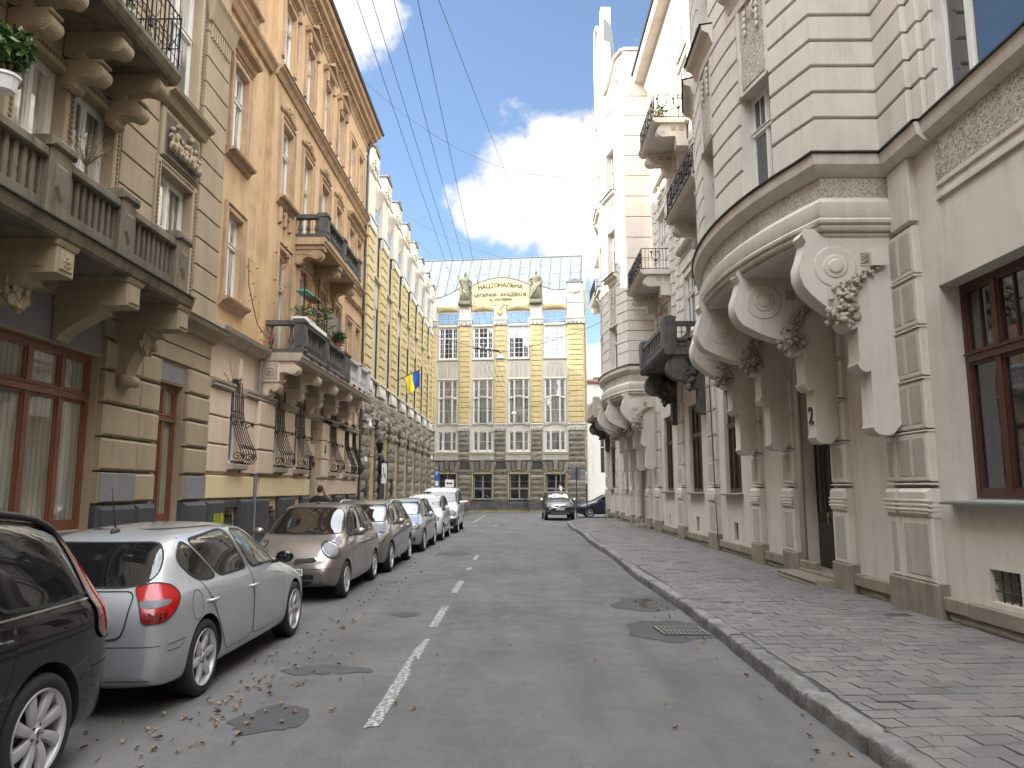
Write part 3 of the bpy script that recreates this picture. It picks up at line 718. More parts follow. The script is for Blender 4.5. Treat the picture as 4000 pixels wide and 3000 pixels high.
for (a, c) in ((-6, .9), (4.25, 5.35), (10.84, 11.9), (11.92, 12.56), (13.64, 14.62)): b.fr(a, c, .12, 1.55, -.03, .13, .07)
b.fr(.9, 4.25, .12, 1.2, -.03, .03); b.fr(5.35, 10.84, .12, 1.2, -.03, .03); b.fr(12.56, 13.64, .12, 1.16, -.03, .03); b.build('plinth', bg_)
b = B(FL).mat('beige_grey')
b.course(10.86, 11.84, [1.6, 2.03], [], .085, .097, .0, .01); b.course(13.66, 14.58, [1.6, 2.03], [], .065, .077, 0, .01)
b.build('repainted_block', bg_)
b = B(FL).mat('beige').mould(11.3, 14.75, [(0, 4.66), (.1, 4.7), (.14, 4.78), (.3, 4.84), (.33, 4.9), (.33, 4.93), (0, 4.98)]); b.mat('tin_dark').mould(11.3, 14.75, [(0, 4.985), (.35, 4.94), (.35, 4.925)], False); b.build('cornice', bg_)
# right pilaster and field rustication
b = B(FL).mat('beige'); b.course(13.55, 14.62, [4.98 + .53 * k for k in range(0, 13)], [], -.03, .07, .022, .012)
b.course(10.9, 11.98, [4.95 + .52 * k for k in range(0, 12)], [], -.03, .01, .022, .012, ); b.course(-14, 8.2, [4.95 + .52 * k for k in range(0, 26)], [(a - .2, c + .2, d, e + .2) for a, c, d, e in UW], -.03, .01, .022, .012)
b.mould(13.5, 14.7, [(.07, 11.0), (.12, 11.05), (.2, 11.4), (.25, 11.5), (0, 11.55)])
for k in range(9): b.fr(13.62 + .11 * k, 13.67 + .11 * k, 10.72, 11.02, .07, .11, .01)
b.build('rusticated_wall', bg_)
# carved window frames
for (a, c, d, e) in UW:
    b = B(FL).mat('beige'); b.surround(a, c, d, e, .16, -.03, .05)
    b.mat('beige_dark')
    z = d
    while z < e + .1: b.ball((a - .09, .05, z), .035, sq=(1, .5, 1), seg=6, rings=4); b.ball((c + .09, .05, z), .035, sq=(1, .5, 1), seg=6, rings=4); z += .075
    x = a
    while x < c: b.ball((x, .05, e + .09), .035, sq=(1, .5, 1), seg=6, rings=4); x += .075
    b.build('window_surround', bg_)
# shop windows, brown frames with transom
def shop(a, c, d, e, mull, lab=None):
    w_ = c - a; h = e - d
    return put_window(bg_, FL, 'shop%.2f' % a, a, d, -.14, (w_, h, 'wood_orange', 'glass_blind'), dict(mull=[m - a for m in mull], trans=.745, fw=.085, depth=.09), None, lab)
shop(5.4, 10.8, 1.22, 3.74, [6.35, 7.3, 8.0, 8.72, 9.42, 10.13], 'wide brown framed shop window with vertical blinds'); shop(12.6, 13.6, 1.2, 3.66, [13.1], 'narrow brown framed shop window')
shop(1, 4.2, 1.22, 3.74, [2, 3])
WB = ('wood_white', 'glass')
for k, (a, c, d, e) in enumerate(UW): put_window(bg_, FL, 'bw%.2f_%.2f' % (c - a, e - d), a, d, -.15, (c - a, e - d, 'wood_white', 'glass_curtain_sheen'), dict(cols=2, trans=.55, fw=.07))
# putti relief panel with its hood
b = B(FL).mat('beige'); b.fr(12.05, 13.5, 7.52, 8.42, -.03, .06, .03); b.mould(11.95, 13.65, [(.0, 8.45), (.1, 8.5), (.16, 8.62), (.26, 8.68), (.28, 8.74), (0, 8.8)])
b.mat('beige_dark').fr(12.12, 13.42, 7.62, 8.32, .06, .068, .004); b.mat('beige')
q = random.Random(5)
for k in range(7):
    x = 12.25 + k * .18; h = .40 + .14 * math.sin(k * 1.9); z = 7.66
    b.smooth(); b.ball((x, .12, z + h), .055, seg=8, rings=6); b.ball((x + .01, .11, z + h * .62), .085, sq=(.75, .6, 1.2), seg=8, rings=6)
    b.tube([(x, .12, z + h * .75), (x + .09 * (1 if k % 2 else -1), .14, z + h * .7), (x + .13 * (1 if k % 2 else -1), .13, z + h * .5)], [.028, .024, .018], 6)
    b.tube([(x - .02, .12, z + h * .45), (x + .05, .15, z + h * .3), (x + .02, .12, z)], [.045, .038, .025], 6); b.tube([(x + .02, .11, z + h * .45), (x - .06, .14, z + h * .25), (x - .05, .12, z)], [.045, .036, .025], 6); b.smooth(False)
b.mat('beige_dark').fr(12.12, 13.42, 7.54, 7.61, .05, .075, .01)
b.build('relief_panel', bg_)
# long mossy balcony with pierced parapet
b = B(FL).mat('mossy').mould(-3, 11.45, [(0, 4.60), (.98, 4.60), (1.02, 4.64), (1.05, 4.74), (1.05, 4.78), (0, 4.78)]); b.mat('tin_dark').mould(-3, 11.46, [(.95, 4.80), (1.08, 4.795), (1.08, 4.775)], False)
big = b.build('balcony', bg_); big['label'] = 'long mossy balcony with slotted parapet'
def parapet_panel(a, c):
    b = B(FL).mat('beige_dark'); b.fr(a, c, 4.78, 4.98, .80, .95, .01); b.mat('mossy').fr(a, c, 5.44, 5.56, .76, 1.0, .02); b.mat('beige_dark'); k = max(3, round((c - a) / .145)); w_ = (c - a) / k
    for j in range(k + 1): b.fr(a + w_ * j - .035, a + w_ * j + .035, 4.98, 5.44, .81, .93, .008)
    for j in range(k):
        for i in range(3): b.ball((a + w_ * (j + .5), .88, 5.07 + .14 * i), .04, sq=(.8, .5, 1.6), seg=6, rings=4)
    return b.build('parapet', big)
pz = [(.2, .6), (3.0, 3.4), (5.35, 5.75), (7.75, 8.15), (9.25, 9.6), (10.85, 11.25)]
for i in range(len(pz) - 1): parapet_panel(pz[i][1], pz[i + 1][0])
for a, c in pz:
    b = B(FL).mat('mossy'); b.fr(a, c, 4.78, 5.60, .72, 1.02, .02); b.fr(a - .04, c + .04, 5.58, 5.70, .70, 1.06, .03); m = (a + c) / 2
    P = [(m - .11, 5.42), (m + .11, 5.42), (m + .11, 5.15), (m, 4.98), (m - .11, 5.15)]; b.mat('beige_dark'); vs = [(p[0], 1.02, p[1]) for p in P] + [(m + (p[0] - m) * .8, 1.05, 5.22 + (p[1] - 5.22) * .8) for p in P]; b.add(vs, [(i, (i + 1) % 5, (i + 1) % 5 + 5, i + 5) for i in range(5)] + [(5, 6, 7, 8, 9)]); b.build('pier', big)
for i, s in enumerate((1.8, 3.4, 5.0, 6.5, 8.05, 9.58, 11.08)):
    b = B(FL).mat('beige_dark' if i < 5 else 'beige'); b.mat('beige'); b.fr(s, s + .34, 4.22, 4.54, 0, .98, .012); b.mould(s - .03, s + .37, [(0, 4.54), (.99, 4.54), (1.02, 4.60), (0, 4.60)]); b.fr(s + .05, s + .29, 4.27, 4.49, .98, 1.0, .01)
    if i % 3 == 1:
        for k in range(8): a = k * math.pi / 4; b.ball((s + .17 + .055 * math.cos(a), 1.0, 4.38 + .055 * math.sin(a)), .03, sq=(1, .5, 1), seg=6, rings=4)
        b.ball((s + .17, 1.01, 4.38), .028, seg=6, rings=4)
    b.box(s - .012, s, .25, .85, 4.29, 4.47); b.build('bracket', big)
    b = B(FL).mat('beige'); P = [(0, 4.22), (.62, 4.22), (.62, 4.14), (.52, 4.08)] + [(.12 + .42 * math.cos(R(a)) * 1, 3.62 + .44 * math.sin(R(a))) for a in (80, 60, 40, 20)][::1] + [(.2, 3.5), (.2, 3.38), (.12, 3.30), (0, 3.3)]
    P = [(0, 4.22), (.62, 4.22), (.62, 4.13), (.5, 4.09), (.36, 4.01), (.2, 3.91), (.1, 3.83), (.06, 3.76), (0, 3.76)] if i < 6 else [(0, 4.22), (.62, 4.22), (.62, 4.14), (.5, 4.1), (.42, 3.98), (.34, 3.86), (.27, 3.72), (.23, 3.6), (.22, 3.48), (.19, 3.40), (.12, 3.34), (0, 3.34)]
    vs = [(s + .02, p[0], p[1]) for p in P] + [(s + .32, p[0], p[1]) for p in P]; k = len(P)
    b.add(vs, [tuple(range(k)), tuple(range(2 * k - 1, k - 1, -1))] + [(j, (j + 1) % k, (j + 1) % k + k, j + k) for j in range(k)])
    if i == 6: b.smooth().tube([(s - .02, .19, 3.44), (s + .36, .19, 3.44)], .09, 10)
    b.smooth(False)
    if i % 2 == 0: leafclump(b, FL, (s + .17, .40, 4.0), .19, 60, i, .8)
    b.build('bracket', big)
# upper balcony
b = B(FL).mat('mossy').mould(6.6, 10.74, [(0, 8.0), (.86, 8.0), (.90, 8.04), (.95, 8.14), (.95, 8.2), (0, 8.2)]); ub = b.build('balcony', bg_); ub['label'] = 'upper balcony with dark wrought iron railing'
for s in (7.1, 8.22, 9.33, 10.38):
    b = B().mat('beige'); console(b, FL, s, s + .27, .82, 8.0, .42, True, .42); console(b, FL, s + .01, s + .26, .55, 7.60, .42, True, .25); o = b.M; b.M = FL; leafclump(b, FL, (s + .13, .8, 7.86), .07, 8, 3); b.build('bracket', ub)
iron_rail(ub, FL @ T(0, 0, 0), 6.65, 10.70, .90, 8.2, .92, 'fan')
roofbody(bg_, FL, -14, 14.66, 21.5, 24.5, 5, wallm='beige')
# red clay pots / shrub on the parapet
def shrub(name, M, r, h, n, mats, label, cat, pot=None, group=None, leaf_=.05, stems=6, sd=1):
    t = thing(name, M.translation, label, cat, group); q = random.Random(sd)
    b = B(M).mat(mats[0])
    for i in range(n):
        a = q.uniform(0, 6.28); rr = r * math.sqrt(q.random()); z = h * (.25 + .75 * q.random()) ; k = (1 - abs(z / h - .6) * .8)
        c = Vector((rr * k * math.cos(a), rr * k * math.sin(a), z)); u = Vector((q.gauss(0, 1), q.gauss(0, 1), q.gauss(0, .7))).normalized(); v = u.cross(Vector((q.gauss(0, 1), q.gauss(0, 1), q.gauss(0, 1)))).normalized()
        L_ = leaf_ * q.uniform(.7, 1.4); W_ = L_ * .32
        b.mat(mats[q.randrange(len(mats))]); b.add([c - u * L_, c + v * W_, c + u * L_, c - v * W_], [(0, 1, 2, 3)])
    b.build('foliage', t)
    b = B(M).mat('leaf_dry')
    for i in range(stems): a = q.uniform(0, 6.28); b.tube([(0, 0, 0), (r * .3 * math.cos(a), r * .3 * math.sin(a), h * .4), (r * .6 * math.cos(a), r * .6 * math.sin(a), h * .8)], [.008, .006, .003], 4)
    b.build('stem', t)
    if pot:
        pm, pr_, ph = pot; b = B(M).mat(pm).lathe([(pr_ * .72, -ph), (pr_ * .95, -.03), (pr_ * 1.06, -.03), (pr_ * 1.06, 0), (pr_ * .9, 0), (pr_ * .88, -.03)], 14); b.build('pot', t)
    return t
shrub('potted_plant', T(-5.26, 7.05, 6.0), .24, .50, 340, ['leaf', 'leaf', 'leaf_dark'], 'leafy green plant in a white pot on the mossy parapet', 'plant', ('white_plastic', .13, .17), leaf_=.075, sd=4)
shrub('dry_creeper', T(-5.22, 8.45, 5.66), .40, .35, 120, ['leaf_dry'], 'dead brown creeper hanging over the mossy balcony parapet', 'plant', None, leaf_=.02, stems=26, sd=6)
for k, (y, m) in enumerate(((8.75, 'terracotta'), (9.5, 'white_plastic'))):
    shrub('potted_plant', T(-5.5, y, 8.42), .16, .3, 60, ['leaf_dry', 'leaf'], ['sparse plant in a clay pot behind the upper iron railing', 'sparse plant in a white pot behind the upper iron railing'][k], 'plant', (m, .12, .2), sd=k + 9, leaf_=.04)

# ---------------------------------------------------------------- ORANGE HOUSE
og = thing('orange_house', (-6.2, 21.5, 0), 'four storey orange stucco house with two stone balconies and number 3 beside its door', 'building')
S0, S1, S2 = 14.68, 17.45, 28.42
GFW = [(15.85, 16.52, 2.34, 4.22, .33), (18.6, 19.45, 2.34, 4.25, .4), (20.5, 21.32, 2.34, 4.25, .4), (24.3, 25.1, 2.34, 4.25, .4), (26.4, 26.98, 2.34, 4.22, .29), (27.6, 28.16, 2.34, 4.22, .28)]
DOOR = [(22.05, 23.0, .2, 4.05, .45)]
W1 = [(15.28, 16.12, 5.82, 7.75), (18.3, 19.1, 5.1, 7.9), (20.1, 20.9, 5.1, 7.9), (22.0, 22.85, 5.1, 7.9), (24.0, 24.75, 5.1, 7.9), (25.95, 26.7, 5.75, 7.8), (27.2, 27.95, 5.75, 7.8)]
W2 = [(15.2, 16.05, 9.1, 11.15), (18.15, 19.0, 9.22, 11.25), (20.1, 20.9, 8.7, 11.25), (22.0, 22.85, 8.7, 11.25), (23.85, 24.6, 9.0, 11.25), (25.8, 26.6, 9.4, 11.2), (27.1, 27.9, 9.4, 11.2)]
W3 = [(15.3, 16.1, 12.95, 14.85), (18.0, 18.85, 12.95, 14.65), (20.0, 20.75, 12.95, 14.65), (22.0, 22.7, 12.95, 14.65), (23.8, 24.5, 12.95, 14.65), (25.68, 26.45, 12.98, 14.58), (27.0, 27.75, 12.98, 14.58)]
BAS = [(15.7, 16.35, .55, 1.36), (18.5, 19.15, .55, 1.36), (20.6, 21.2, .55, 1.36), (24.4, 25, .55, 1.36), (26.4, 26.9, .55, 1.36)]
b = B(FL).mat('orange').wall(S0, S1, 4.9, 15.6, W1[:1] + W2[:1] + W3[:1], .3, -.08).wall(S1, S2, 4.9, 15.6, W1[1:] + W2[1:] + W3[1:], .3, .05); b.quad((S1, -.08, 4.9), (S1, .05, 4.9), (S1, .05, 15.6), (S1, -.08, 15.6)); b.build('wall', og)
b = B(FL).mat('pink').wall(S0, S1, 1.57, 4.9, GFW[:1], .3, -.06).wall(S1, S2, .12, 4.9, GFW[1:] + DOOR + BAS[1:], .3, -.06); b.wall(S0, S1, .12, 1.57, BAS[:1], .3, -.06); b.build('ground_floor_wall', og)
allg = GFW + DOOR
b = B(FL).mat('pink'); zz = [2.12, 2.70, 3.28, 3.86]
for (a, c) in ((S0 + .02, 17.3), (18.48, 22.0), (23.62, 25.95), (26.0, 28.4)):
    b.course(a, c, zz, [(o[0] - .06, o[1] + .06, 0, 9) for o in allg] if a > 15 else [(o[0] - .04, o[1] + .04, 0, 9) for o in allg], -.06, .015, .03, .02)
for (a, c) in ((17.32, 18.45), (23.03, 23.6)): b.course(a, c, zz, [], -.06, .11, .03, .03)
b.build('rusticated_courses', og)
b = B(FL).mat('pink')
for o in allg:                                         # voussoirs and keystones round the arches
    m = (o[0] + o[1]) / 2; r = (o[1] - o[0]) / 2; zc = o[3] - o[4]
    b.fr(m - .09, m + .09, o[3] - .04, o[3] + .42, -.06, .07, .03)
    for a in (-62, -32, 32, 62):
        c_, s_ = math.sin(R(a)), math.cos(R(a)); b.tube([(m + c_ * r * 1.02, -.055, zc + s_ * o[4] * 1.05), (m + c_ * (r + .42), -.055, zc + s_ * (o[4] + .42))], .012, 4)
b.build('keystone', og)
b = B(FL).mat('pink_trim')
prev = S0
for o in allg + [(S2, S2, 0, 0)]:
    a, c = prev, o[0] - .04
    if c - a > .1: b.mould(a, c, [(-.06, 3.84), (.04, 3.86), (.06, 3.93), (.11, 3.97), (.12, 4.02), (-.06, 4.05)]); x = a + .03
    while x < c - .03: b.box(x, x + .03, .06, .1, 3.885, 3.93); x += .06
    prev = o[1] + .04
b.build('impost_band', og)
b = B(FL).mat('yellow_panel'); b.fr(S0 + .02, 17.36, 1.60, 2.06, -.06, .03, .012); b.fr(17.75, 22.0, 1.60, 2.06, -.06, .04, .012); b.mat('pink').fr(23.05, 25.9, 1.60, 2.06, -.06, .03, .012); b.fr(26, 28.38, 1.6, 2.06, -.06, .03, .012); b.fr(17.36, 17.75, 1.6, 2.06, -.06, .02, .012); b.build('painted_panel', og)
b = B(FL).mat('plinth_dark'); xs = [S0]
for (a, c) in ((S0 + .02, 15.62), (16.45, 17.35), (17.4, 18.4), (19.25, 20.5), (21.3, 22.0), (23.05, 24.3), (25.1, 26.3), (27, 28.4)): b.fr(a, c, .12, 1.56, -.06, .09, .06)
b.fr(15.62, 16.45, .12, .52, -.06, .02); b.fr(15.62, 16.45, 1.38, 1.56, -.06, .02); b.build('plinth', og)
b = B(FL).mat('pink_trim').mould(S0, S1 + .1, [(-.08, 4.86), (.08, 4.88), (.12, 4.96), (.24, 5.02), (.27, 5.1), (-.08, 5.2)]); b.mould(25.8, S2 + .1, [(-.06, 4.86), (.12, 4.88), (.16, 4.96), (.28, 5.02), (.30, 5.1), (0, 5.2)]); b.build('cornice', og)
b = B(FL).mat('orange_trim').mould(S0, S1 - .02, [(-.08, 12.2), (0, 12.22), (.06, 12.34), (.12, 12.40), (.14, 12.46), (-.08, 12.5)]).mould(S1 - .02, S2 + .05, [(.05, 12.2), (.1, 12.22), (.16, 12.34), (.24, 12.40), (.27, 12.46), (.05, 12.5)])
b.mat('tin_dark').mould(S1, S2 + .06, [(.05, 12.51), (.29, 12.475), (.29, 12.46)], False); b.mat('orange_trim').mould(25.5, S2 + .05, [(.05, 8.5), (.14, 8.55), (.2, 8.62), (0.05, 8.68)]); b.build('string_course', og)
# main cornice with dentils
b = B(FL).mat('orange_trim'); prof = [(0, 15.45), (.08, 15.5), (.1, 15.62), (.2, 15.7), (.22, 15.85), (.42, 15.9), (.44, 16.02), (.55, 16.06), (.6, 16.2), (0, 16.3)]
b.mould(S0, S1, [(p[0] - .1, p[1]) for p in prof]).mould(S1, S2 + .35, prof); x = S0 + .1
while x < S2 + .3: b.box(x, x + .1, .1, .3 if x > S1 else .18, 15.7, 15.83); x += .2
b.mat('tin_dark').mould(S0, S2 + .4, [(0.1, 16.34), (.66, 16.24), (.66, 16.2)], False).tube([(S0, .62, 16.24), (S2 + .4, .62, 16.24)], .07, 6); b.build('cornice', og)
b = B(FL).mat('iron_grey'); b.tube([(28.36, .4, 16.1), (28.40, .2, 15.7), (28.42, .12, 15.2), (28.42, .12, .3)], .05, 8); b.build('downpipe', og)
b = B(FL).mat('beige_grey'); b.tube([(17.39, .05, 4.8), (17.39, .05, .2)], .045, 8).build('downpipe', og)
roofbody(og, FL, S0, S2, 16.2, 25.0, 7.5, wallm='pink')  # unseen ridge, raised to set how high its shadow reaches across the street
# windows of the orange house
def frame_orn(a, c, d, e, w_, n, kind):
    b = B(FL).mat('orange_trim'); b.surround(a, c, d, e, w_, n, n + .05)
    b.surround(a - w_, c + w_, d, e + w_, .05, n, n + .08)
    if 'sill' in kind: b.mould(a - w_ - .12, c + w_ + .12, [(n, d - .22), (n + .06, d - .18), (n + .1, d - .1), (n + .2, d - .07), (n + .22, d - .02), (n, d)])
    if 'hood' in kind: b.mould(a - w_ - .15, c + w_ + .15, [(n, e + .28), (n + .06, e + .3), (n + .1, e + .4), (n + .22, e + .44), (n + .25, e + .5), (n, e + .54)])
    if 'bead' in kind:
        z = d
        while z < e: b.ball((a - w_ * .5, n + .05, z), .035, sq=(.8, .5, 1.3), seg=5, rings=4); b.ball((c + w_ * .5, n + .05, z), .035, sq=(.8, .5, 1.3), seg=5, rings=4); z += .1
    if 'scroll' in kind:
        m = (a + c) / 2
        for sg in (1, -1):
            for k, r in enumerate((.14, .10, .08)):
                cx = m + sg * (.14 + .21 * k); cz = e + .45 - .05 * k
                b.tube([(cx + r * (1 - t * .06) * math.cos(t * .7), n + .05, cz + r * (1 - t * .06) * math.sin(t * .7)) for t in range(12)], .03, 5); b.ball((cx, n + .05, cz), .05, seg=6, rings=4)
        b.ball((m, n + .07, e + .55), .09, sq=(.8, .6, 1.3), seg=8, rings=6)
    if 'ped' in kind:
        m = (a + c) / 2; b.mould(a - w_ - .14, c + w_ + .14, [(n, e + .26), (n + .16, e + .32), (n + .2, e + .4), (n, e + .42)])
        for sg in (-1, 1):
            p0, p1 = (m + sg * ((c - a) / 2 + w_ + .14), e + .42), (m, e + .86)
            b.add([(p0[0], n, p0[1]), (p1[0], n, p1[1]), (p1[0], n, p1[1] - .13), (p0[0], n, p0[1] - .02), (p0[0], n + .22, p0[1]), (p1[0], n + .22, p1[1]), (p1[0], n + .22, p1[1] - .13), (p0[0], n + .22, p0[1] - .02)], [(0, 1, 5, 4), (3, 2, 6, 7), (4, 5, 6, 7), (0, 4, 7, 3)])
            b.fr(m + sg * ((c - a) / 2 + w_ - .03) - .07, m + sg * ((c - a) / 2 + w_ - .03) + .07, e - .05, e + .28, n, n + .16, .02)
        b.add([(a - w_, n + .02, e + .42), (c + w_, n + .02, e + .42), (m, n + .02, e + .82)], [(0, 1, 2)])
    b.build('window_surround', og)
for row, ws in enumerate((W1, W2, W3)):
    for i, (a, c, d, e) in enumerate(ws):
        n = -.08 if i == 0 else .05
        k = {0: ['sill', 'bead', 'bead', 'bead', 'bead', 'sill', 'sill'], 1: ['sill hood', 'sill bead scroll', 'bead scroll', 'bead scroll', 'bead scroll', 'sill hood', 'sill hood'], 2: ['sill', 'ped', 'ped', 'ped', 'ped', '', '']}[row][i]
        frame_orn(a, c, d, e, .13, n, k)
        put_window(og, FL, 'ow%.2f_%.2f' % (c - a, e - d), a, d, n - .11, (c - a, e - d, 'wood_white', 'glass_curtain_sheen'), dict(cols=2, trans=.66, fw=.065))
b = B(FL).mat('orange_trim')
for x in (18.2, 18.6, 19.0): b.fr(x - .08, x + .08, 8.55, 9.0, .05, .13, .03)
for x in (18.4, 18.8): b.tube([(x - .18, .08, 8.95), (x, .1, 8.83), (x + .18, .08, 8.95)], .025, 5)
b.build('apron_relief', og)
GRM = None
def grille(s0, s1, z0, z1, n, arch):
    global GRM
    k = 7; b = B().mat('iron'); w_ = s1 - s0; h = z1 - z0
    def prof(u): return [(0, 0.06, h), (0, .07, h * .62), (0, .10, h * .5), (0, .22, h * .30), (0, .36, h * .14), (0, .38, h * .06), (0, .30, 0), (0, .16, -.01), (0, .1, .06)]
    for i in range(k):
        x = w_ * (i + .0) / (k - 1); sp = (i / (k - 1) - .5) * .3
        pts = [(x + sp * min(1, q[1] * 2.2), q[1], (q[2] - (arch * (1 - math.sqrt(max(0, 1 - (2 * i / (k - 1) - 1) ** 2))) * .95 if q[2] == h else 0))) for q in prof(0)]
        b.tube(pts, .011, 5)
    for zf, nn in ((.78, .065), (.60, .075), (.53, .095)): b.tube([(0, nn, h * zf), (w_, nn, h * zf)], .011, 4)
    b.tube([(-.1, .30, h * .2), (w_ + .1, .30, h * .2)], .012, 4); b.tube([(0, .12, .03), (w_, .12, .03)], .014, 4)
    for sg, x in ((-1, .02), (1, w_ - .02)):
        for cz, cn, r in ((h * .45, .19, .07), (.14, .25, .10)):
            b.tube([(x + sg * (.05 + 0), cn + r * (1 - t * .07) * math.cos(t * .75), cz + r * (1 - t * .07) * math.sin(t * .75)) for t in range(12)], .011, 4)
            b.tube([(x + sg * r * (1 - t * .07) * math.cos(t * .75), cn + .12, cz + r * (1 - t * .07) * math.sin(t * .75)) for t in range(12)], .011, 4)
    return b.mesh('window_grille')
GM = {}
for o in GFW:
    w_ = o[1] - o[0]; key = round(w_, 2)
    if key not in GM: GM[key] = grille(0, w_, 0, o[3] - o[2], 0, o[4])
    link('window_grille', GM[key], og, FL @ T(o[0], -.06, o[2]))
    put_window(og, FL, 'gw%.2f' % w_, o[0], o[2], -.17, (w_, o[3] - o[2], 'white_plastic', 'glass'), dict(cols=2, trans=.6, fw=.05))
    b = B(FL).mat('pink_trim'); b.fr(o[0] - .12, o[1] + .12, 2.2, 2.33, -.06, .14, .02); b.build('sill', og)
for o in BAS:
    put_window(og, FL, 'bas', o[0], o[2], -.28, (.6, .8, 'wood_grey', 'glass'), dict(cols=1, trans=0, fw=.06))
    b = B(FL).mat('iron')
    for k in range(7): x = o[0] + .05 + .085 * k; b.tube([(x, -.02, .55), (x, -.02, 1.2)], .009, 4); b.tube([(x, -.02, 1.2), (x, -.02, 1.28)], [.018, .001], 4)
    b.tube([(o[0], -.02, .7), (o[1], -.02, .7)], .012, 4); b.tube([(o[0], -.02, 1.1), (o[1], -.02, 1.1)], .012, 4); b.build('basement_grille', og)
# door
b = B(FL).mat('door_dark'); b.box(22.05, 23.0, -.30, -.24, .2, 2.75); b.fr(22.1, 22.5, .4, 1.3, -.24, -.21, .02); b.fr(22.55, 22.95, .4, 1.3, -.24, -.21, .02); b.fr(22.1, 22.5, 1.4, 2.6, -.24, -.21, .02); b.fr(22.55, 22.95, 1.4, 2.6, -.24, -.21, .02); dd = b.build('door', og)
B(FL).mat('chrome').tube([(22.5, -.2, 1.1), (22.5, -.14, 1.1), (22.42, -.14, 1.1)], .012, 6).build('handle', dd)
b = B(FL).mat('pink').fr(22.05, 23.0, 2.76, 3.15, -.28, -.1, .02); b.mat('glass').box(22.05, 23.0, -.29, -.27, 3.15, 4.05); b.build('transom_panel', og)
o = text_obj('3', 'house_number', FL @ T(23.3, .125, 3.0) @ Matrix.Rotation(R(90), 4, 'X') @ Matrix.Diagonal((-1, 1, 1, 1)) if False else Matrix(((0, 0, 1, -6.2 + .125), (1, 0, 0, 23.32), (0, 1, 0, 3.0), (0, 0, 0, 1))), .36, 'ink', og, .012)
# lower balcony (grey worn stone, far third painted white) and upper balcony
lb = stone_balcony(og, FL, 17.6, 25.75, .97, 4.86, .2, .80, 'old_stone', [17.78, 19.9, 22.15, 22.5, 24.1, 25.55], 'pink_trim', 'white_stone', label='long lower balcony, weathered grey with its far third painted white', cut=22.5)
b = B(FL).mat('old_stone').fr(17.62, 22.3, 5.03, 5.14, .4, 1.0, .02); b.mat('seam')
for k in range(9): b.box(18.3 + .8 * k, 18.5 + .8 * k, .985, 1.02, 5.0, 5.05)
b.build('worn_base', lb)
for s in (17.66, 19.54, 21.4, 23.3, 25.16):
    b = B(); b.mat('pink'); console(b, FL, s, s + .36, .86, 4.86, .46, True, .42); b.M = FL; b.fr(s - .03, s + .39, 4.35, 4.86, -.06, .42, .02); b.mat('pink_trim').fr(s + .0 - .045, s - .03, 4.42, 4.8, .05, .38, .005)
    for k in range(8): a = k * math.pi / 4; b.ball((s - .05, .21 + .09 * math.cos(a), 4.61 + .09 * math.sin(a)), .04, sq=(.4, 1, 1), seg=6, rings=4)
    b.ball((s - .05, .21, 4.61), .04, seg=6, rings=4); b.M = Matrix(); b.mat('pink'); console(b, FL, s + .02, s + .34, .42, 4.42, .42, True, .3)
    leafclump(b, FL, (s + .18, .5, 4.42), .06, 8, 2); b.build('bracket', lb)
ub2 = stone_balcony(og, FL, 19.6, 24.1, .90, 8.46, .2, .66, 'old_stone', [19.78, 21.8, 23.92], 'orange_trim', side_b=3, label='short upper balcony of weathered grey stone')
for s in (19.72, 21.62, 23.55):
    b = B().mat('orange_trim'); console(b, FL, s, s + .30, .78, 8.44, .52, True, .30); b.M = FL; b.fr(s - .04, s + .34, 8.34, 8.46, 0, .82, .02)
    for k in range(6): b.box(s - .055, s - .04, .1 + .12 * k, .16 + .12 * k, 8.36, 8.42); b.ball((s - .01, .12 + .07 * k, 8.22 + .02 * math.sin(k)), .032, seg=5, rings=4)
    b.build('bracket', ub2)
# things on the lower balcony
b = B().mat('white_plastic').box(-5.55, -5.2, 17.7, 18.55, 5.86, 5.98); tag(b.build('window_box'), 'long white window box at the near end of the lower stone balcony', 'planter')
b = B().mat('white_plastic').box(-5.42, -5.2, 18.6, 19.7, 5.86, 5.96); tag(b.build('window_box'), 'white window box lying along the balcony rail behind the near corner', 'planter')
shrub('balcony_grass', T(-5.37, 18.1, 5.98), .38, .34, 260, ['leaf_dry', 'leaf_dark', 'leaf'], 'dry grassy herbs growing in the near white window box', 'plant', leaf_=.045, stems=26, sd=21)
shrub('balcony_grass', T(-5.32, 19.2, 5.96), .35, .3, 200, ['leaf_dry', 'leaf_dark'], 'brownish heather in the white window box along the rail', 'plant', leaf_=.035, stems=22, sd=22)
shrub('palm_plant', T(-5.42, 20.3, 5.9), .26, .95, 44, ['leaf', 'leaf_dark'], 'tall spiky green plant standing before the brown balcony screen', 'plant', ('terracotta', .13, .2), leaf_=.14, stems=8, sd=23)
shrub('potted_plant', T(-5.3, 21.2, 5.98), .26, .34, 150, ['leaf'], 'bushy green plant in a small clay pot on the balcony rail', 'plant', ('terracotta', .1, .14), leaf_=.10, sd=24)
shrub('potted_plant', T(-5.3, 21.65, 5.95), .13, .22, 50, ['leaf_dark'], 'small dark plant in a white pot at the far end of the grey balcony rail', 'plant', ('white_plastic', .08, .12), leaf_=.05, sd=25)
t = thing('balcony_screen', (-5.3, 20.9, 5.1), 'brown balcony screen in an iron frame behind the potted plants', 'screen')
B().mat('wood_brown').box(-5.36, -5.33, 20.2, 21.9, 5.9, 6.75).build('panel', t)
B().mat('iron').tube([(-5.3, 19.8, 5.9), (-5.3, 19.8, 6.95), (-5.3, 21.5, 6.95), (-5.3, 21.5, 5.9)], .014, 5).build('frame', t)
t = thing('plant_stand', (-5.6, 18.6, 5.1), 'rusty iron plant stand with shelves of small pots on the near balcony end', 'plant stand')
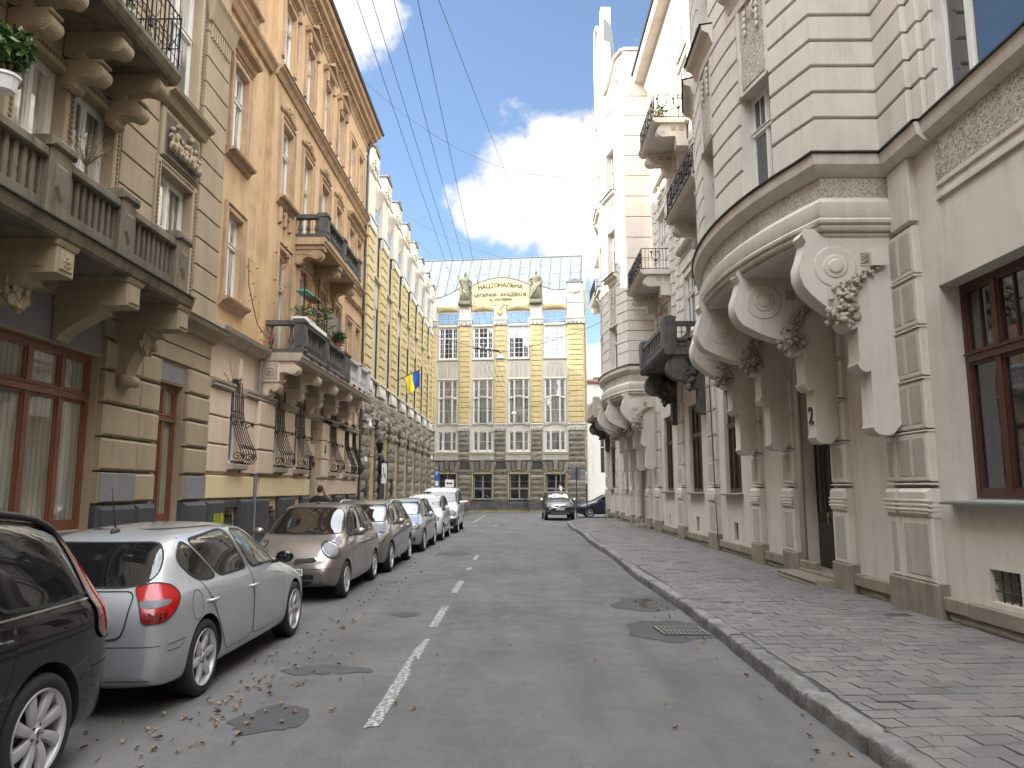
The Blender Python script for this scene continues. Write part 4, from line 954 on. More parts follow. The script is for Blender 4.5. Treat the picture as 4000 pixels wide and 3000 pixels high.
b = B().mat('iron'); b.tube([(-5.35, 18.0, 5.9), (-5.35, 18.0, 7.15)], .015, 5).tube([(-5.3, 19.1, 5.9), (-5.3, 19.1, 7.3)], .02, 5).tube([(-5.35, 17.8, 7.25), (-5.3, 19.2, 7.25)], .014, 5); b.build('frame', t)
B().mat('wood_brown').box(-5.6, -5.25, 18.7, 19.4, 6.72, 6.75).build('shelf', t); B().mat('wood_brown').box(-5.6, -5.25, 18.7, 19.4, 6.4, 6.43).build('shelf', t); B().mat('teal').box(-5.6, -5.3, 18.05, 18.6, 6.72, 6.75).build('shelf', t)
for k in range(5): b = B(T(-5.42, 18.75 + .13 * k, 6.43)).mat('white_plastic' if k % 2 else 'terracotta').lathe([(.035, 0), (.05, .11), (.055, .11), (.055, .13)], 10); tag(b.build('flower_pot'), ['clay', 'white', 'clay', 'white', 'clay'][k] + ' flower pot on the iron stand, %s from the near end' % ['first', 'second', 'third', 'fourth', 'fifth'][k], 'flower pot', 'pots on the iron plant stand')
q = random.Random(8)
t = thing('red_creeper', (-6.1, 17.3, 5.2), 'thin creeper with red autumn leaves climbing the orange wall beside the lower balcony', 'creeper')
b = B().mat('leaf_dry'); vine = [(-6.14, 16.25, 7.0), (-6.14, 16.35, 6.4), (-6.12, 16.6, 6.0), (-6.1, 16.9, 5.6), (-6.0, 17.3, 5.35), (-5.9, 17.5, 5.3)]; b.tube(vine, .014, 5); b.tube([(-5.95, 18.1, 5.9), (-6.0, 18.2, 6.8), (-6.05, 18.35, 7.6)], .012, 5); b.tube([(-6.1, 17.5, 5.2), (-6.12, 17.45, 4.6), (-6.1, 17.5, 4.0)], .008, 4); b.build('stem', t)
b = B()
for i in range(120):
    c = Vector(q.choice([(-6.1, 16.3, 6.8), (-6.1, 16.5, 6.2), (-5.95, 17.35, 5.4), (-6.0, 17.1, 5.5), (-6.0, 18.2, 7.7), (-5.95, 18.3, 7.4), (-6.0, 18.35, 7.65), (-5.9, 20.0, 7.4), (-5.95, 18.0, 6.6)])) + Vector((q.gauss(0, .06), q.gauss(0, .16), q.gauss(0, .16)))
    u = Vector((q.gauss(0, 1), q.gauss(0, 1), q.gauss(0, 1))).normalized() * .05; v = u.cross(Vector((1, .3, .2))).normalized() * .025; b.mat('leaf_red' if q.random() < .8 else 'leaf_dry').add([c - u, c + v, c + u, c - v], [(0, 1, 2, 3)])
b.build('foliage', t)
# graffiti scribble on the dark plinth
b = B(FL).mat('graffiti'); x = 15.02
for k in range(9): b.tube([(x + .055 * k, .095, 1.12 + q.uniform(0, .1)), (x + .055 * k + q.uniform(-.03, .04), .095, 1.3), (x + .055 * (k + .5), .095, 1.0 + q.uniform(-.12, .1)), (x + .055 * (k + 1), .095, 1.22)], .009, 4)
b.build('graffiti', og)
# ================================================================ MUSIC ACADEMY: left wing (FW) and end front (FE)
ac = thing('academy_building', (-7, 58.9, 0), 'yellow and cream academy with rock faced base, name board and two dark statues', 'building')
def FW2(): return FW
def band_comb(b, a, c, z0, z1, n):
    """drooping comb ornament over a pilaster"""
    b.mat('cream_white'); b.fr(a - .05, c + .05, z1 - .12, z1, n - .02, n + .12, .03); w_ = c - a; k = max(3, int(w_ / .16)); h = z1 - z0; b.box(a - .02, c + .02, n - .1, n + .035, z0 + .06, z1 - .12)
    for i in range(k):
        x = a + w_ * (i + .5) / k; l = h * (.62 if i % 2 else .85)
        b.smooth(); b.tube([(x - w_ / k * .5, n + .05, z1 - .12), (x - w_ / k * .42, n + .08, z1 - l), (x, n + .08, z1 - l - .06), (x + w_ / k * .42, n + .08, z1 - l), (x + w_ / k * .5, n + .05, z1 - .12)], .03, 5); b.smooth(False)
        for j in range(3): b.ball((x, n + .05, z1 - .2 - .13 * j), .035, seg=6, rings=4)
def pilaster(b, a, c, z0, z1, n, h=.45, seed=0):
    b.mat('yellow').fr(a - .06, c + .06, z0, z1, n - .12, n - .02, .01); k = max(1, round((z1 - z0) / h)); h = (z1 - z0) / k
    b.mat('yellow_rough')
    for i in range(k): b.fr(a + .03, c - .03, z0 + h * i + .035, z0 + h * (i + 1) - .035, n - .03, n + .05, .02)
    b.mat('yellow')
    for i in range(k + 1): b.fr(a - .02, c + .02, z0 + h * i - .035, z0 + h * i - .012, n - .03, n + .03, .008)
def stone_pier(b, a, c, z0, z1, n, h=.5, seed=0, vj=1.2):
    q = random.Random(seed); b.mat('rock'); k = max(1, round((z1 - z0) / h)); h = (z1 - z0) / k
    for i in range(k):
        m = max(1, round((c - a) / vj)); e = [a] + [a + (c - a) * (j + (.3 if i % 2 else 0)) / m for j in range(1, m)] + [c]
        for j in range(len(e) - 1): b.rock(e[j] + .02, e[j + 1] - .02, z0 + h * i + .02, z0 + h * (i + 1) - .02, n - .1, n + .04, q.random() * 50, .055)
AWK = {}
def cream_win(F, a, d, w_, h, kind, n):
    fw = .055
    if kind == 4: kw = dict(mull=[w_ * .27, w_ * .73], trans=.66, fw=fw, bars=((1, 3), (1, 1)), barw=.025); gm = 'glass'
    elif kind == 3: kw = dict(mull=[w_ * .27, w_ * .73], trans=.60, fw=fw, bars=((0, 1), (0, 1)), barw=.02); gm = 'glass_net'
    elif kind == 2: kw = dict(mull=[w_ * .28, w_ * .72], trans=0, fw=.075, bars=((0, 1), (0, 0))); gm = 'glass_net'
    else: kw = dict(mull=[w_ * .5], trans=.42, fw=.06, bars=((0, 0), (0, 1)), barw=.02); gm = 'glass'
    return put_window(ac, F, 'ac%d_%.2f_%.2f' % (kind, w_, h), a, d, n, (w_, h, 'wood_white' if kind > 1 else 'wood_grey', gm), kw)
def relief(b, a, c, z0, z1, n, cols=3):
    b.mat('cream_white'); w_ = c - a
    for i in range(cols):
        x = a + w_ * (i + .5) / cols; ww = w_ / cols * (.30 if i != cols // 2 else .42)
        for sx in ((-1, 1) if i == cols // 2 and cols > 1 else (0,)):
            z = z0 + .08
            while z < z1 - .06: b.ball((x + sx * ww * .5, n, z), .07, sq=(.8, .5, .8), seg=6, rings=4); z += .13
        b.box(x - ww - .01, x - ww + .015, n - .02, n + .03, z0, z1); b.box(x + ww - .015, x + ww + .01, n - .02, n + .03, z0, z1)
def turret(F, a, c, z0, z1, n):
    b = B(F).mat('cream_white'); m = (a + c) / 2; b.fr(a, c, z0, z1 - .9, n - .35, n + .08, .02); b.fr(a + .04, c - .04, z1 - .9, z1 - .1, n - .45, n + .14, .05)
    P = [(a - .04, z1 - .1), (c + .04, z1 - .1), (c, z1), (m + .2, z1 + .16), (m, z1 + .24), (m - .2, z1 + .16), (a, z1)]
    vs = [(p[0], n - .5, p[1]) for p in P] + [(p[0], n + .2, p[1]) for p in P]; k = len(P); b.mat('lead'); b.add(vs, [tuple(range(k)), tuple(range(2 * k - 1, k - 1, -1))] + [(i, (i + 1) % k, (i + 1) % k + k, i + k) for i in range(k)])
    to = b.build('turret', ac); q = random.Random(int(a * 10)); g = B(F).mat('gilt')
    g.mat('cream_white')
    for k in range(26):
        u = q.uniform(-1, 1); g.mat('gilt' if q.random() < .35 else 'cream_white'); g.ball((m + u * (c - a) * .36, n + .16, z1 - .25 - .55 * (1 - u * u) + q.gauss(0, .08)), .085, sq=(1, .6, 1.1), seg=6, rings=4)
    for sx in (a + .12, c - .12):
        for k in range(6): g.ball((sx, n + .15, z1 - .35 - .17 * k), .075, sq=(.8, .7, 1.2), seg=6, rings=4)
    g.build('garland', to)
def canopy(F, a, c, z0, z1, n, out):
    b = B(F).mat('cream_white').smooth(); N = 12; vs = []; m = (a + c) / 2; lv = [(z0 - .55, .15), (z0 - .25, .35), (z0, .62), (z0 + .18, .92), (z1 - .12, 1), (z1, .97)]
    for z, k in lv:
        for i in range(N + 1):
            t = math.pi * i / N; vs.append((m - math.cos(t) * (c - a) / 2 * (1 if z >= z0 else .55 + .45 * k), n + out * k * math.sin(t) ** .7, z))
    b.add(vs, [(j * (N + 1) + i, j * (N + 1) + i + 1, (j + 1) * (N + 1) + i + 1, (j + 1) * (N + 1) + i) for j in range(len(lv) - 1) for i in range(N)])
    b.smooth(False); b.add(vs[-(N + 1):], [tuple(range(N + 1))]); b.add(vs[:N + 1], [tuple(range(N + 1))[::-1]]); return b.build('canopy', ac)
def blue(b, a, c, z0, z1, n):
    b.mat('blue_panel').fr(a, c, z0, z1, n - .03, n, .008); w_ = c - a; h = z1 - z0
    b.mat('ink')
    for fx, fz in [(.17, .8), (.5, .8), (.83, .8), (.17, .5), (.34, .5), (.5, .5), (.66, .5), (.83, .5), (.17, .2), (.5, .2), (.83, .2)]: b.fr(a + w_ * fx - .03, a + w_ * fx + .03, z0 + h * fz - .03, z0 + h * fz + .03, n - .01, n + .012, .005)

# ---- wing: bays between pilasters centred at 33.48 + 3.45 k
CW = [35.2 + 3.45 * k for k in range(-2, 7)]
WO = [(c - .62, c + .62, .5, 5.05, .55) for c in CW]
b = B(FW).mat('yellow').wall(28.3, 58.8, .12, 6.2, WO, .45, 0); b.build('wall', ac)
b = B(FW).mat('cream_white').wall(28.3, 58.8, 6.2, 17.0, [(c - .8, c + .8, 7.0, 10.25) for c in CW] + [(c - .8, c + .8, 12.05, 14.5) for c in CW], .16, -.12); b.build('wall', ac)
for i, c in enumerate(CW + [CW[-1] + 3.45]):
    p0, p1 = c - 1.725 - .75, c - 1.725 + .75
    if p0 < 28.3: continue
    p1 = min(p1, 58.75)
    b = B(FW); pilaster(b, p0, p1, 6.85, 13.8, .1); b.build('pilaster', ac)
    b = B(FW); band_comb(b, p0, p1, 6.2, 6.95, .1); band_comb(b, p0 - .05, p1 + .05, 13.75, 14.4, .12); b.build('comb_ornament', ac)
    b = B(FW).mat('cream_white').fr(p0, p1, 14.4, 16.6, -.1, .1, .02); b.build('upper_pier', ac)
    turret(FW, p0 + .05, p1 - .05, 16.6, 17.8, .1)
    b = B(FW); stone_pier(b, p0 - .28, p1 + .28, .14, 4.2, .12, .5, i); stone_pier(b, p0 - .1, p1 + .1, 4.2, 6.2, .12, .5, i + 30); b.build('rock_faced_pier', ac)
for i, c in enumerate(CW):
    b = B(FW).mat('rock')                              # lumpy arch stones
    for k in range(7):
        a = math.pi * k / 6; b.ball((c - math.cos(a) * .82, .12, 4.5 + math.sin(a) * .72), .24, sq=(1, .8, 1), seg=7, rings=5, nz=.6, seed=k + i)
    b.rock(c - .9, c - .05, 5.45, 6.15, 0, .15, i + 3.3); b.rock(c + .05, c + .9, 5.45, 6.15, 0, .15, i + 8.3); b.build('arch_stones', ac)
    b = B(FW).mat('yellow').box(c - .62, c + .62, -.45, -.42, 3.1, 3.35).box(c - .62, c - .5, -.42, -.2, .5, 4.6).box(c + .5, c + .62, -.42, -.2, .5, 4.6); b.build('window_panel', ac)
    cream_win(FW, c - .5, .9, 1.0, 2.15, 1, -.38); cream_win(FW, c - .5, 3.4, 1.0, 1.3, 2, -.38)
    cream_win(FW, c - .8, 7.0, 1.6, 3.25, 3, -.22); cream_win(FW, c - .8, 12.05, 1.6, 2.45, 4, -.22)
    b = B(FW).mat('cream_white')
    for z in (7.0, 12.0): b.fr(c - .9, c + .9, z - .12, z, -.12, .14, .03); b.fr(c - .88, c + .88, z - 1.2, z - .12, -.12, -.05, .02)
    relief(b, c - .8, c + .8, 10.6, 11.85, -.04); relief(b, c - .8, c + .8, 6.0, 6.85, -.04); b.build('relief_panel', ac)
    b = B(FW); blue(b, c - .85, c + .85, 14.7, 15.6, -.06); b.build('blue_panel', ac)
    canopy(FW, c - .85, c + .85, 16.05, 16.4, -.1, .45)
    b = B(FW).mat('cream_white').fr(c - 1, c + 1, 16.4, 16.95, -.2, 0, .02); b.mat('lead').box(c - 1.02, c + 1.02, -.25, .03, 16.95, 17.0); b.build('parapet', ac)
b = B(FW).mat('zinc').add([(28.3, -.4, 16.9), (58.5, -.4, 16.9), (56, -6, 20.3), (28.3, -6, 20.3), (28.3, -12, 16.9), (56, -12, 16.9)], [(0, 1, 2, 3), (3, 2, 5, 4)]); b.build('roof', ac)
B(FW).mat('cream_white').quad((28.3, 0, 0), (28.3, -12, 0), (28.3, -12, 17), (28.3, 0, 17)).quad((28.3, -.4, 16.9), (28.3, -12, 16.9), (28.3, -6, 20.3), (28.3, -.4, 16.9)).build('side_wall', ac)
# ---- end front
W4 = [(.55, 2.06), (3.38, 4.93), (6.23, 7.82), (9.10, 10.70)]
PL = [(-.3, .32), (2.18, 3.14), (5.05, 6.02), (7.95, 8.92), (10.88, 12.22)]
dz = 0
eo = [(a - .06, c + .06, .85, 3.28, .3) for a, c in W4]
b = B(FE).mat('rock_joint').wall(-.3, 12.27, .0, 4.0, eo, .32, .0); b.build('wall', ac)
b = B(FE).mat('rock_joint').box(-.3, 12.2, -.8, -.45, 0, 17).build('core', ac); B(FW).mat('rock_joint').box(28.35, 58.4, -1, -.6, 0, 16.8).build('core', ac)
b = B(FE).mat('cream_white').wall(-.3, 12.27, 4.0, 17.0, [(a, c, 4.68, 6.24) for a, c in W4] + [(a, c, 6.86, 10.36) for a, c in W4] + [(a, c, 12.12, 14.66) for a, c in W4], .2, -.05); b.build('wall', ac)
for i, (a, c) in enumerate(W4):
    a0 = PL[i][1] if i else -.3; c0 = PL[i + 1][0]
    b = B(FE); q = i * 7
    # rock faced base with flat arches over the barred windows
    xs = [(-.3, a - .1)] if i == 0 else [(W4[i - 1][1] + .1, a - .1)]
    for (s0, s1) in xs: stone_pier(b, s0, s1, .78, 3.3, .05, .42, q, 1.1)
    if i == 3: stone_pier(b, c + .1, 12.24, .78, 3.3, .05, .42, q + 3, 1.1)
    b.mat('rock'); m = (a + c) / 2
    for k in range(-2, 3):
        w0 = .26 if k else .24; x0 = m + k * .36; s = k * .09
        vs = [(x0 - w0 / 2 - .02, 0, 3.22 - abs(k) * .09), (x0 + w0 / 2 + .02, 0, 3.22 - abs(k) * .09), (x0 + w0 / 2 + .05 + s, 0, 3.86), (x0 - w0 / 2 - .05 + s, 0, 3.86)]
        pr_ = .16 if k == 0 else .07; zt = .12 if k == 0 else 0
        vv = vs[:2] + [(vs[2][0], 0, vs[2][2] + zt), (vs[3][0], 0, vs[3][2] + zt)]; vv = vv + [(p[0], pr_, p[2]) for p in vv]
        b.add(vv, [(0, 1, 5, 4), (1, 2, 6, 5), (2, 3, 7, 6), (3, 0, 4, 7), (4, 5, 6, 7)])
    for (s0, s1) in ((a0 if i else -.3, m - .98), (m + .98, c0 if i < 3 else 12.24)): b.rock(s0 + .02, s1 - .02, 3.34, 3.86, 0, .09, q + .5)
    b.build('rock_faced_base', ac)
    b = B(FE).mat('yellow'); b.surround(a - .02, c + .02, .9, 2.93, .06, -.2, .06); b.box(a - .06, c + .06, -.3, -.12, 2.96, 3.27); b.build('window_surround', ac)
    cream_win(FE, a + .03, .92, c - a - .06, 2.02, 1, -.22)
    b = B(FE).mat('iron')
    for k in range(9): x = a + .06 + (c - a - .12) * k / 8; b.tube([(x, .03, .98), (x, .03, 2.95)], .011, 4)
    for z in (1.05, 1.9, 2.8): b.tube([(a, .03, z), (c, .03, z)], .011, 4)
    b.build('window_grille', ac)
    cream_win(FE, a, 4.68, c - a, 1.56, 2, -.12); cream_win(FE, a, 6.86, c - a, 3.5, 3, -.12); cream_win(FE, a, 12.12, c - a, 2.54, 4, -.12)
    b = B(FE).mat('cream_white')                       # curved frames and mullions of the tall windows
    for x in (a + (c - a) * .27, a + (c - a) * .73): b.fr(x - .07, x + .07, 6.86, 10.36, -.12, .02, .02); b.fr(x - .08, x + .08, 4.68, 6.24, -.12, .02, .02)
    b.tube([(a + (c - a) * t / 10, -.02, 8.86 + .20 * math.sin(math.pi * t / 10) ** 2) for t in range(11)], .055, 6); b.tube([(a - .1 + (c - a + .2) * t / 12, .02, 6.72 + .16 * math.sin(math.pi * t / 12) ** 1.5) for t in range(13)], .05, 6)
    b.mat('lead').tube([(a - .1 + (c - a + .2) * t / 12, .05, 6.78 + .16 * math.sin(math.pi * t / 12) ** 1.5) for t in range(13)], .025, 5)
    b.mat('cream_white'); b.fr(a - .08, c + .08, 10.38, 10.5, -.05, .06, .02); b.fr(a - .1, c + .1, 11.98, 12.1, -.05, .1, .02); b.fr(a - .06, a, 6.9, 10.36, -.05, .04, .01); b.fr(c, c + .06, 6.9, 10.36, -.05, .04, .01); b.fr(a - .06, a, 12.12, 14.7, -.05, .04, .01); b.fr(c, c + .06, 12.12, 14.7, -.05, .04, .01)
    b.fr(a - .1, c + .1, 14.72, 14.86, -.05, .06, .02); b.fr(a - .14, c + .14, 4.56, 4.67, -.05, .1, .02); b.build('window_surround', ac)
    b = B(FE); relief(b, a, c, 10.62, 11.85, .0); b.mat('yellow').fr(a - .1, c + .1, 4.44, 4.55, -.05, .06, .02); relief(b, a + .02, c - .02, 3.98, 4.4, .0, 5); b.build('relief_panel', ac)
    b = B(FE); blue(b, a - .1, c + .1, 14.98, 15.86, .0); b.build('blue_panel', ac)
    b = B(FE).mat('yellow').smooth(); N = 10; vs = []
    for z, o in ((15.98, .05), (16.06, .26), (16.2, .32), (16.32, .36), (16.36, .35)):
        for t in range(N + 1): vs.append((a - .16 + (c - a + .32) * t / N, .0 + o * (.35 + .65 * math.sin(math.pi * t / N)), z + .06 * math.sin(math.pi * t / N)))
    b.add(vs, [(j * (N + 1) + t, j * (N + 1) + t + 1, (j + 1) * (N + 1) + t + 1, (j + 1) * (N + 1) + t) for j in range(4) for t in range(N)]); b.smooth(False); b.add(vs[-(N + 1):] + [(c + .16, -.05, 16.36), (a - .16, -.05, 16.36)], [tuple(range(N + 3))]); b.build('canopy', ac)
b = B(FE).mat('rock_low')
for r_ in range(3):
    x = -.3 + (.4 if r_ % 2 else 0)
    while x < 12.2: b.fr(x + .006, min(12.24, x + .8) - .006, .12 + .22 * r_ + .004, .12 + .22 * (r_ + 1) - .004, -.05, .10, .012); x += .8
b.build('plinth', ac)
for i, (a, c) in enumerate(PL):
    b = B(FE); stone_pier(b, a + .02, c - .02, 3.9, 6.24, .08, .40, i + 60, 3); b.build('rock_faced_pier', ac)
    b = B(FE); band_comb(b, a, c, 6.24, 6.86, .08); band_comb(b, a - .06, c + .06, 14.75, 15.32, .1); b.build('comb_ornament', ac)
    b = B(FE); pilaster(b, a + .06, c - .06, 6.9, 14.7, .08, .40); b.build('pilaster', ac)
    b = B(FE).mat('cream_white').fr(a, c, 15.3, 16.5, -.05, .12, .015); b.build('upper_pier', ac)
# concave parapets, gable board
def outline(b, P, z0, n0, n1, capm='tin_dark'):
    k = len(P); vs = [(x, n0, z0) for x, z in P] + [(x, n0, z) for x, z in P] + [(x, n1, z0) for x, z in P] + [(x, n1, z) for x, z in P]
    f = []
    for i in range(k - 1): f += [(2 * k + i, 2 * k + i + 1, 3 * k + i + 1, 3 * k + i), (i, i + 1, k + i + 1, k + i), (k + i, k + i + 1, 3 * k + i + 1, 3 * k + i)]
    f += [(0, k, 3 * k, 2 * k), (k - 1, 2 * k - 1, 4 * k - 1, 3 * k - 1)]
    b.add(vs, f); cm = b.cur; b.mat(capm); vs = [(x, n0 - .03, z + .012) for x, z in P] + [(x, n1 + .04, z + .012) for x, z in P] + [(x, n1 + .04, z - .03) for x, z in P]
    b.add(vs, [(i, i + 1, k + i + 1, k + i) for i in range(k - 1)] + [(k + i, k + i + 1, 2 * k + i + 1, 2 * k + i) for i in range(k - 1)]); b.cur = cm
cv = lambda a, c, za, zc, dip: [(a + (c - a) * t / 12, za + (zc - za) * t / 12 - dip * math.sin(math.pi * t / 12)) for t in range(13)]
b = B(FE).mat('cream_white'); outline(b, cv(-.3, 2.15, 17.15, 17.95, .22), 16.4, -.25, .06); b.build('parapet', ac)
b = B(FE).mat('cream_white'); outline(b, cv(8.95, 10.86, 17.95, 17.65, .2), 16.4, -.25, .06); b.build('parapet', ac)
b = B(FE).mat('yellow'); outline(b, [(3.22 + 4.66 * t / 20, 18.1 + .62 * math.sin(math.pi * t / 20)) for t in range(21)], 16.42, -.25, .16); gb = b.build('name_board', ac)
gb['label'] = 'yellow arched name board with dark Cyrillic lettering'
def arc_text(s, cx, cz, r, size, spread, mid=0):
    n = len(s)
    for i, ch in enumerate(s):
        a = (i - (n - 1) / 2) * spread
        x, z = cx + r * math.sin(a), cz + r * math.cos(a) - r
        M = FE @ Matrix(((1, 0, 0, x), (0, 0, -1, .17), (0, 1, 0, z), (0, 0, 0, 1)))
        M = FE @ T(x, .165, z) @ Matrix(((math.cos(a), math.sin(a), 0, 0), (0, 0, 1, 0), (-math.sin(a), math.cos(a), 0, 0), (0, 0, 0, 1)))
        o = text_obj(ch, 'letter', M, size, 'bronze', None, .035); o.parent = gb; o.matrix_parent_inverse = wm(gb).inverted()
arc_text('НАЦІОНАЛЬНА', 5.55, 18.08, 7.5, .50, .0448); arc_text('МУЗИЧНА АКАДЕМІЯ', 5.55, 17.28, 40, .40, .00655); arc_text('ім. М.В.ЛИСЕНКА', 5.55, 16.88, 90, .24, .00135)
turret(FE, 10.9, 12.2, 16.5, 18.2, .1)
# lute ornament
b = B(FE).mat('gilt').smooth(); b.ball((5.52, .16, 15.9), .3, sq=(.85, .4, 1.1), seg=14, rings=10); b.tube([(5.55, .2, 16.1), (5.8, .2, 16.5)], [.09, .05], 8); b.smooth(False); b.fr(5.75, 5.92, 16.48, 16.58, .15, .25, .02); b.build('lute_ornament', ac)
# roof with standing seams and end wall
def roofpt(u, v): # u along front, v up the slope
    return (u, -.5 - 2.9 * v, 16.9 + 4.5 * v)
b = B(FE).mat('zinc'); N = 26
vs = []
for j in range(5):
    for i in range(N + 1): x, n, z = roofpt(-4 + 16.2 * i / N, j / 4); vs.append((x, n + .02 * noise.noise(Vector((x, z, 0))), z))
b.add(vs, [(j * (N + 1) + i, j * (N + 1) + i + 1, (j + 1) * (N + 1) + i + 1, (j + 1) * (N + 1) + i) for j in range(4) for i in range(N)])
b.add([(-4, -3.4, 21.4), (12.2, -3.4, 21.4), (12.2, -12, 17), (-4, -12, 17)], [(0, 1, 2, 3)]); rf = b.build('roof', ac)
b = B(FE).mat('lead'); q = random.Random(2)
for k in range(19):
    x0 = -3.6 + .86 * k; p, r_ = roofpt(x0, 0), roofpt(x0 + .12, 1); b.tube([(p[0], p[1] + .03, p[2]), ((p[0] + r_[0]) / 2 + q.gauss(0, .02), (p[1] + r_[1]) / 2 + .04, (p[2] + r_[2]) / 2), (r_[0], r_[1] + .03, r_[2])], .026, 4)
    for v in (.2, .4, .6, .8): v += q.uniform(-.04, .04); p, r_ = roofpt(x0, v), roofpt(x0 + .86, v); b.tube([(p[0], p[1] + .012, p[2]), (r_[0], r_[1] + .012, r_[2])], .01, 4)
b.tube([(-4, -3.4, 21.45), (12.2, -3.4, 21.45)], .05, 6); b.build('standing_seams', rf)
b = B(FE).mat('beige'); b.add([(12.1, 0, 16.4), (12.1, -.5, 17.6), (12.1, -3.2, 21.5), (12.1, -3.4, 22.2), (12.1, -3.9, 22.2), (12.1, -3.9, 0), (12.1, -.3, 0), (12.35, 0, 16.4), (12.35, -.5, 17.6), (12.35, -3.2, 21.5), (12.35, -3.4, 22.2), (12.35, -3.9, 22.2), (12.35, -3.9, 0), (12.35, -.3, 0)], [(7, 8, 9, 10, 11, 12, 13), (0, 1, 8, 7), (1, 2, 9, 8), (2, 3, 10, 9), (3, 4, 11, 10), (0, 7, 13, 6)]); b.mat('cream_white').quad((12.27, 0, 0), (12.27, -12, 0), (12.27, -12, 17), (12.27, 0, 17)); b.build('fire_wall', ac)
# ---- statues: continuous skinned figures
def figure(name, J, E, mat, parent=None, M=None, lvl=2, root=0):
    """J: list of (x,y,z,r), E: edges; grown with the Skin modifier"""
    me = bpy.data.meshes.new(name); me.from_pydata([j[:3] for j in J], E, [])
    o = bpy.data.objects.new(name, me); COL.objects.link(o); md = o.modifiers.new('k', 'SKIN'); md.use_smooth_shade = True
    for i, j in enumerate(J):
        rr = j[3] if isinstance(j[3], tuple) else (j[3], j[3]); me.skin_vertices[0].data[i].radius = rr
    me.skin_vertices[0].data[root].use_root = True
    s = o.modifiers.new('s', 'SUBSURF'); s.levels = lvl; s.render_levels = lvl
    dg = bpy.context.evaluated_depsgraph_get(); m2 = bpy.data.meshes.new_from_object(o.evaluated_get(dg)); bpy.data.objects.remove(o)
    m2.materials.clear(); m2.materials.append(MATS[mat])
    for p in m2.polygons: p.use_smooth = True; p.material_index = 0
    m2.name = name; return link(name, m2, parent, M)
def statue(sx, flip, label):
    t = thing('statue', FE @ Vector((sx, .35, 16.45)), label, 'statue', 'statues flanking the name board'); f = -1 if flip else 1
    J = [(0, 0, 1.25, (.20, .15)), (0, .0, 1.5, (.19, .14)), (0, .03, 1.8, (.25, .17)), (0, .02, 2.02, (.22, .13)), (0, .03, 2.18, .085), (0, .05, 2.34, (.11, .13)), (0, .06, 2.5, (.10, .12)), (.26, 0, 2.0, .11), (.42, .02, 1.66, .085), (.30, .2, 1.38, .06), (.20, .24, 1.34, .05), (-.26, 0, 2.0, .11), (-.38, .08, 1.64, .085), (-.22, .26, 1.30, .06), (-.06, .30, 1.12, .05), (.12, .02, .95, .16), (.14, .08, .45, .13), (.12, .04, 0, .12), (-.12, .02, .95, .16), (-.15, .06, .45, .13), (-.14, .04, 0, .12)]
    J = [(f * a, b_, c, r) for a, b_, c, r in J]
    E = [(0, 1), (1, 2), (2, 3), (3, 4), (4, 5), (5, 6), (3, 7), (7, 8), (8, 9), (9, 10), (3, 11), (11, 12), (12, 13), (13, 14), (0, 15), (15, 16), (16, 17), (0, 18), (18, 19), (19, 20)]
    J = [(a * 1.3, b_, c, (r[0] * 1.4, r[1] * 1.3) if isinstance(r, tuple) else r * (1.05 if c > 2.1 else 1.35)) for a, b_, c, r in J]
    M = FE @ T(sx, .22, 16.62)
    figure('body', J, E, 'bronze_stone', t, M)
    b = B(M).mat('bronze_stone').smooth(); b.ball((0, .17, 2.40), .022, sq=(.8, 1.2, 1.6)); b.ball((0, .03, 2.52), .115, sq=(1, 1.05, .7), nz=.5, seed=3); b.smooth(False); b.build('head_detail', t)
    b = B(M).mat('bronze_stone').smooth(); q = random.Random(4 + flip)
    for k in range(8): x = -.34 + .095 * k; b.tube([(x * .7, .18, 1.3 - .04 * k * f), (x * .9, .22 + .03 * (k % 2), .8), (x * 1.1, .2, .0)], [.07, .075, .09], 7)
    for k in range(5): b.tube([(-.34 + k * .05, .2, 1.2 - k * .04), (0, .25, 1.05 - k * .05), (.32, .2, 1.25 - k * .07)], .045, 6)
    b.build('drapery', t)
    b = B(M).mat('bronze_stone'); b.fr(-.50, .50, -.2, .12, -.3, .42, .05); b.fr(-.48, .48, .1, 1.7, -.36, -.02, .04); b.build('pedestal', t)
    b = B(M).mat('bronze_stone').smooth(); b.tube([(f * -.08, .32, 1.12), (f * .15, .36, .7), (f * .42, .3, .2)], [.05, .07, .09], 8); b.build('scroll', t)
statue(2.66, 0, 'dark stone male statue left of the yellow name board'); statue(8.43, 1, 'dark stone male statue right of the yellow name board')
# wall cameras
for (F, s, z, n, lb) in ((FE, .1, 4.1, .2, 'white dome security camera at the inner corner of the rock faced walls'), (FW, 33.3, 4.6, .3, 'white bullet security camera on the wing beside the orange house')):
    t = thing('security_camera', F @ Vector((s, n, z)), lb, 'camera'); M = F @ T(s, n, z); b = B(M).mat('white_plastic').smooth(); b.ball((0, 0, 0), .09, seg=10, rings=8); b.build('dome', t); B(M).mat('white_plastic').lathe([(.08, .06), (.05, .2), (.05, .3)], 10).box(-.04, .04, -.25, .03, .24, .32).build('mount', t)
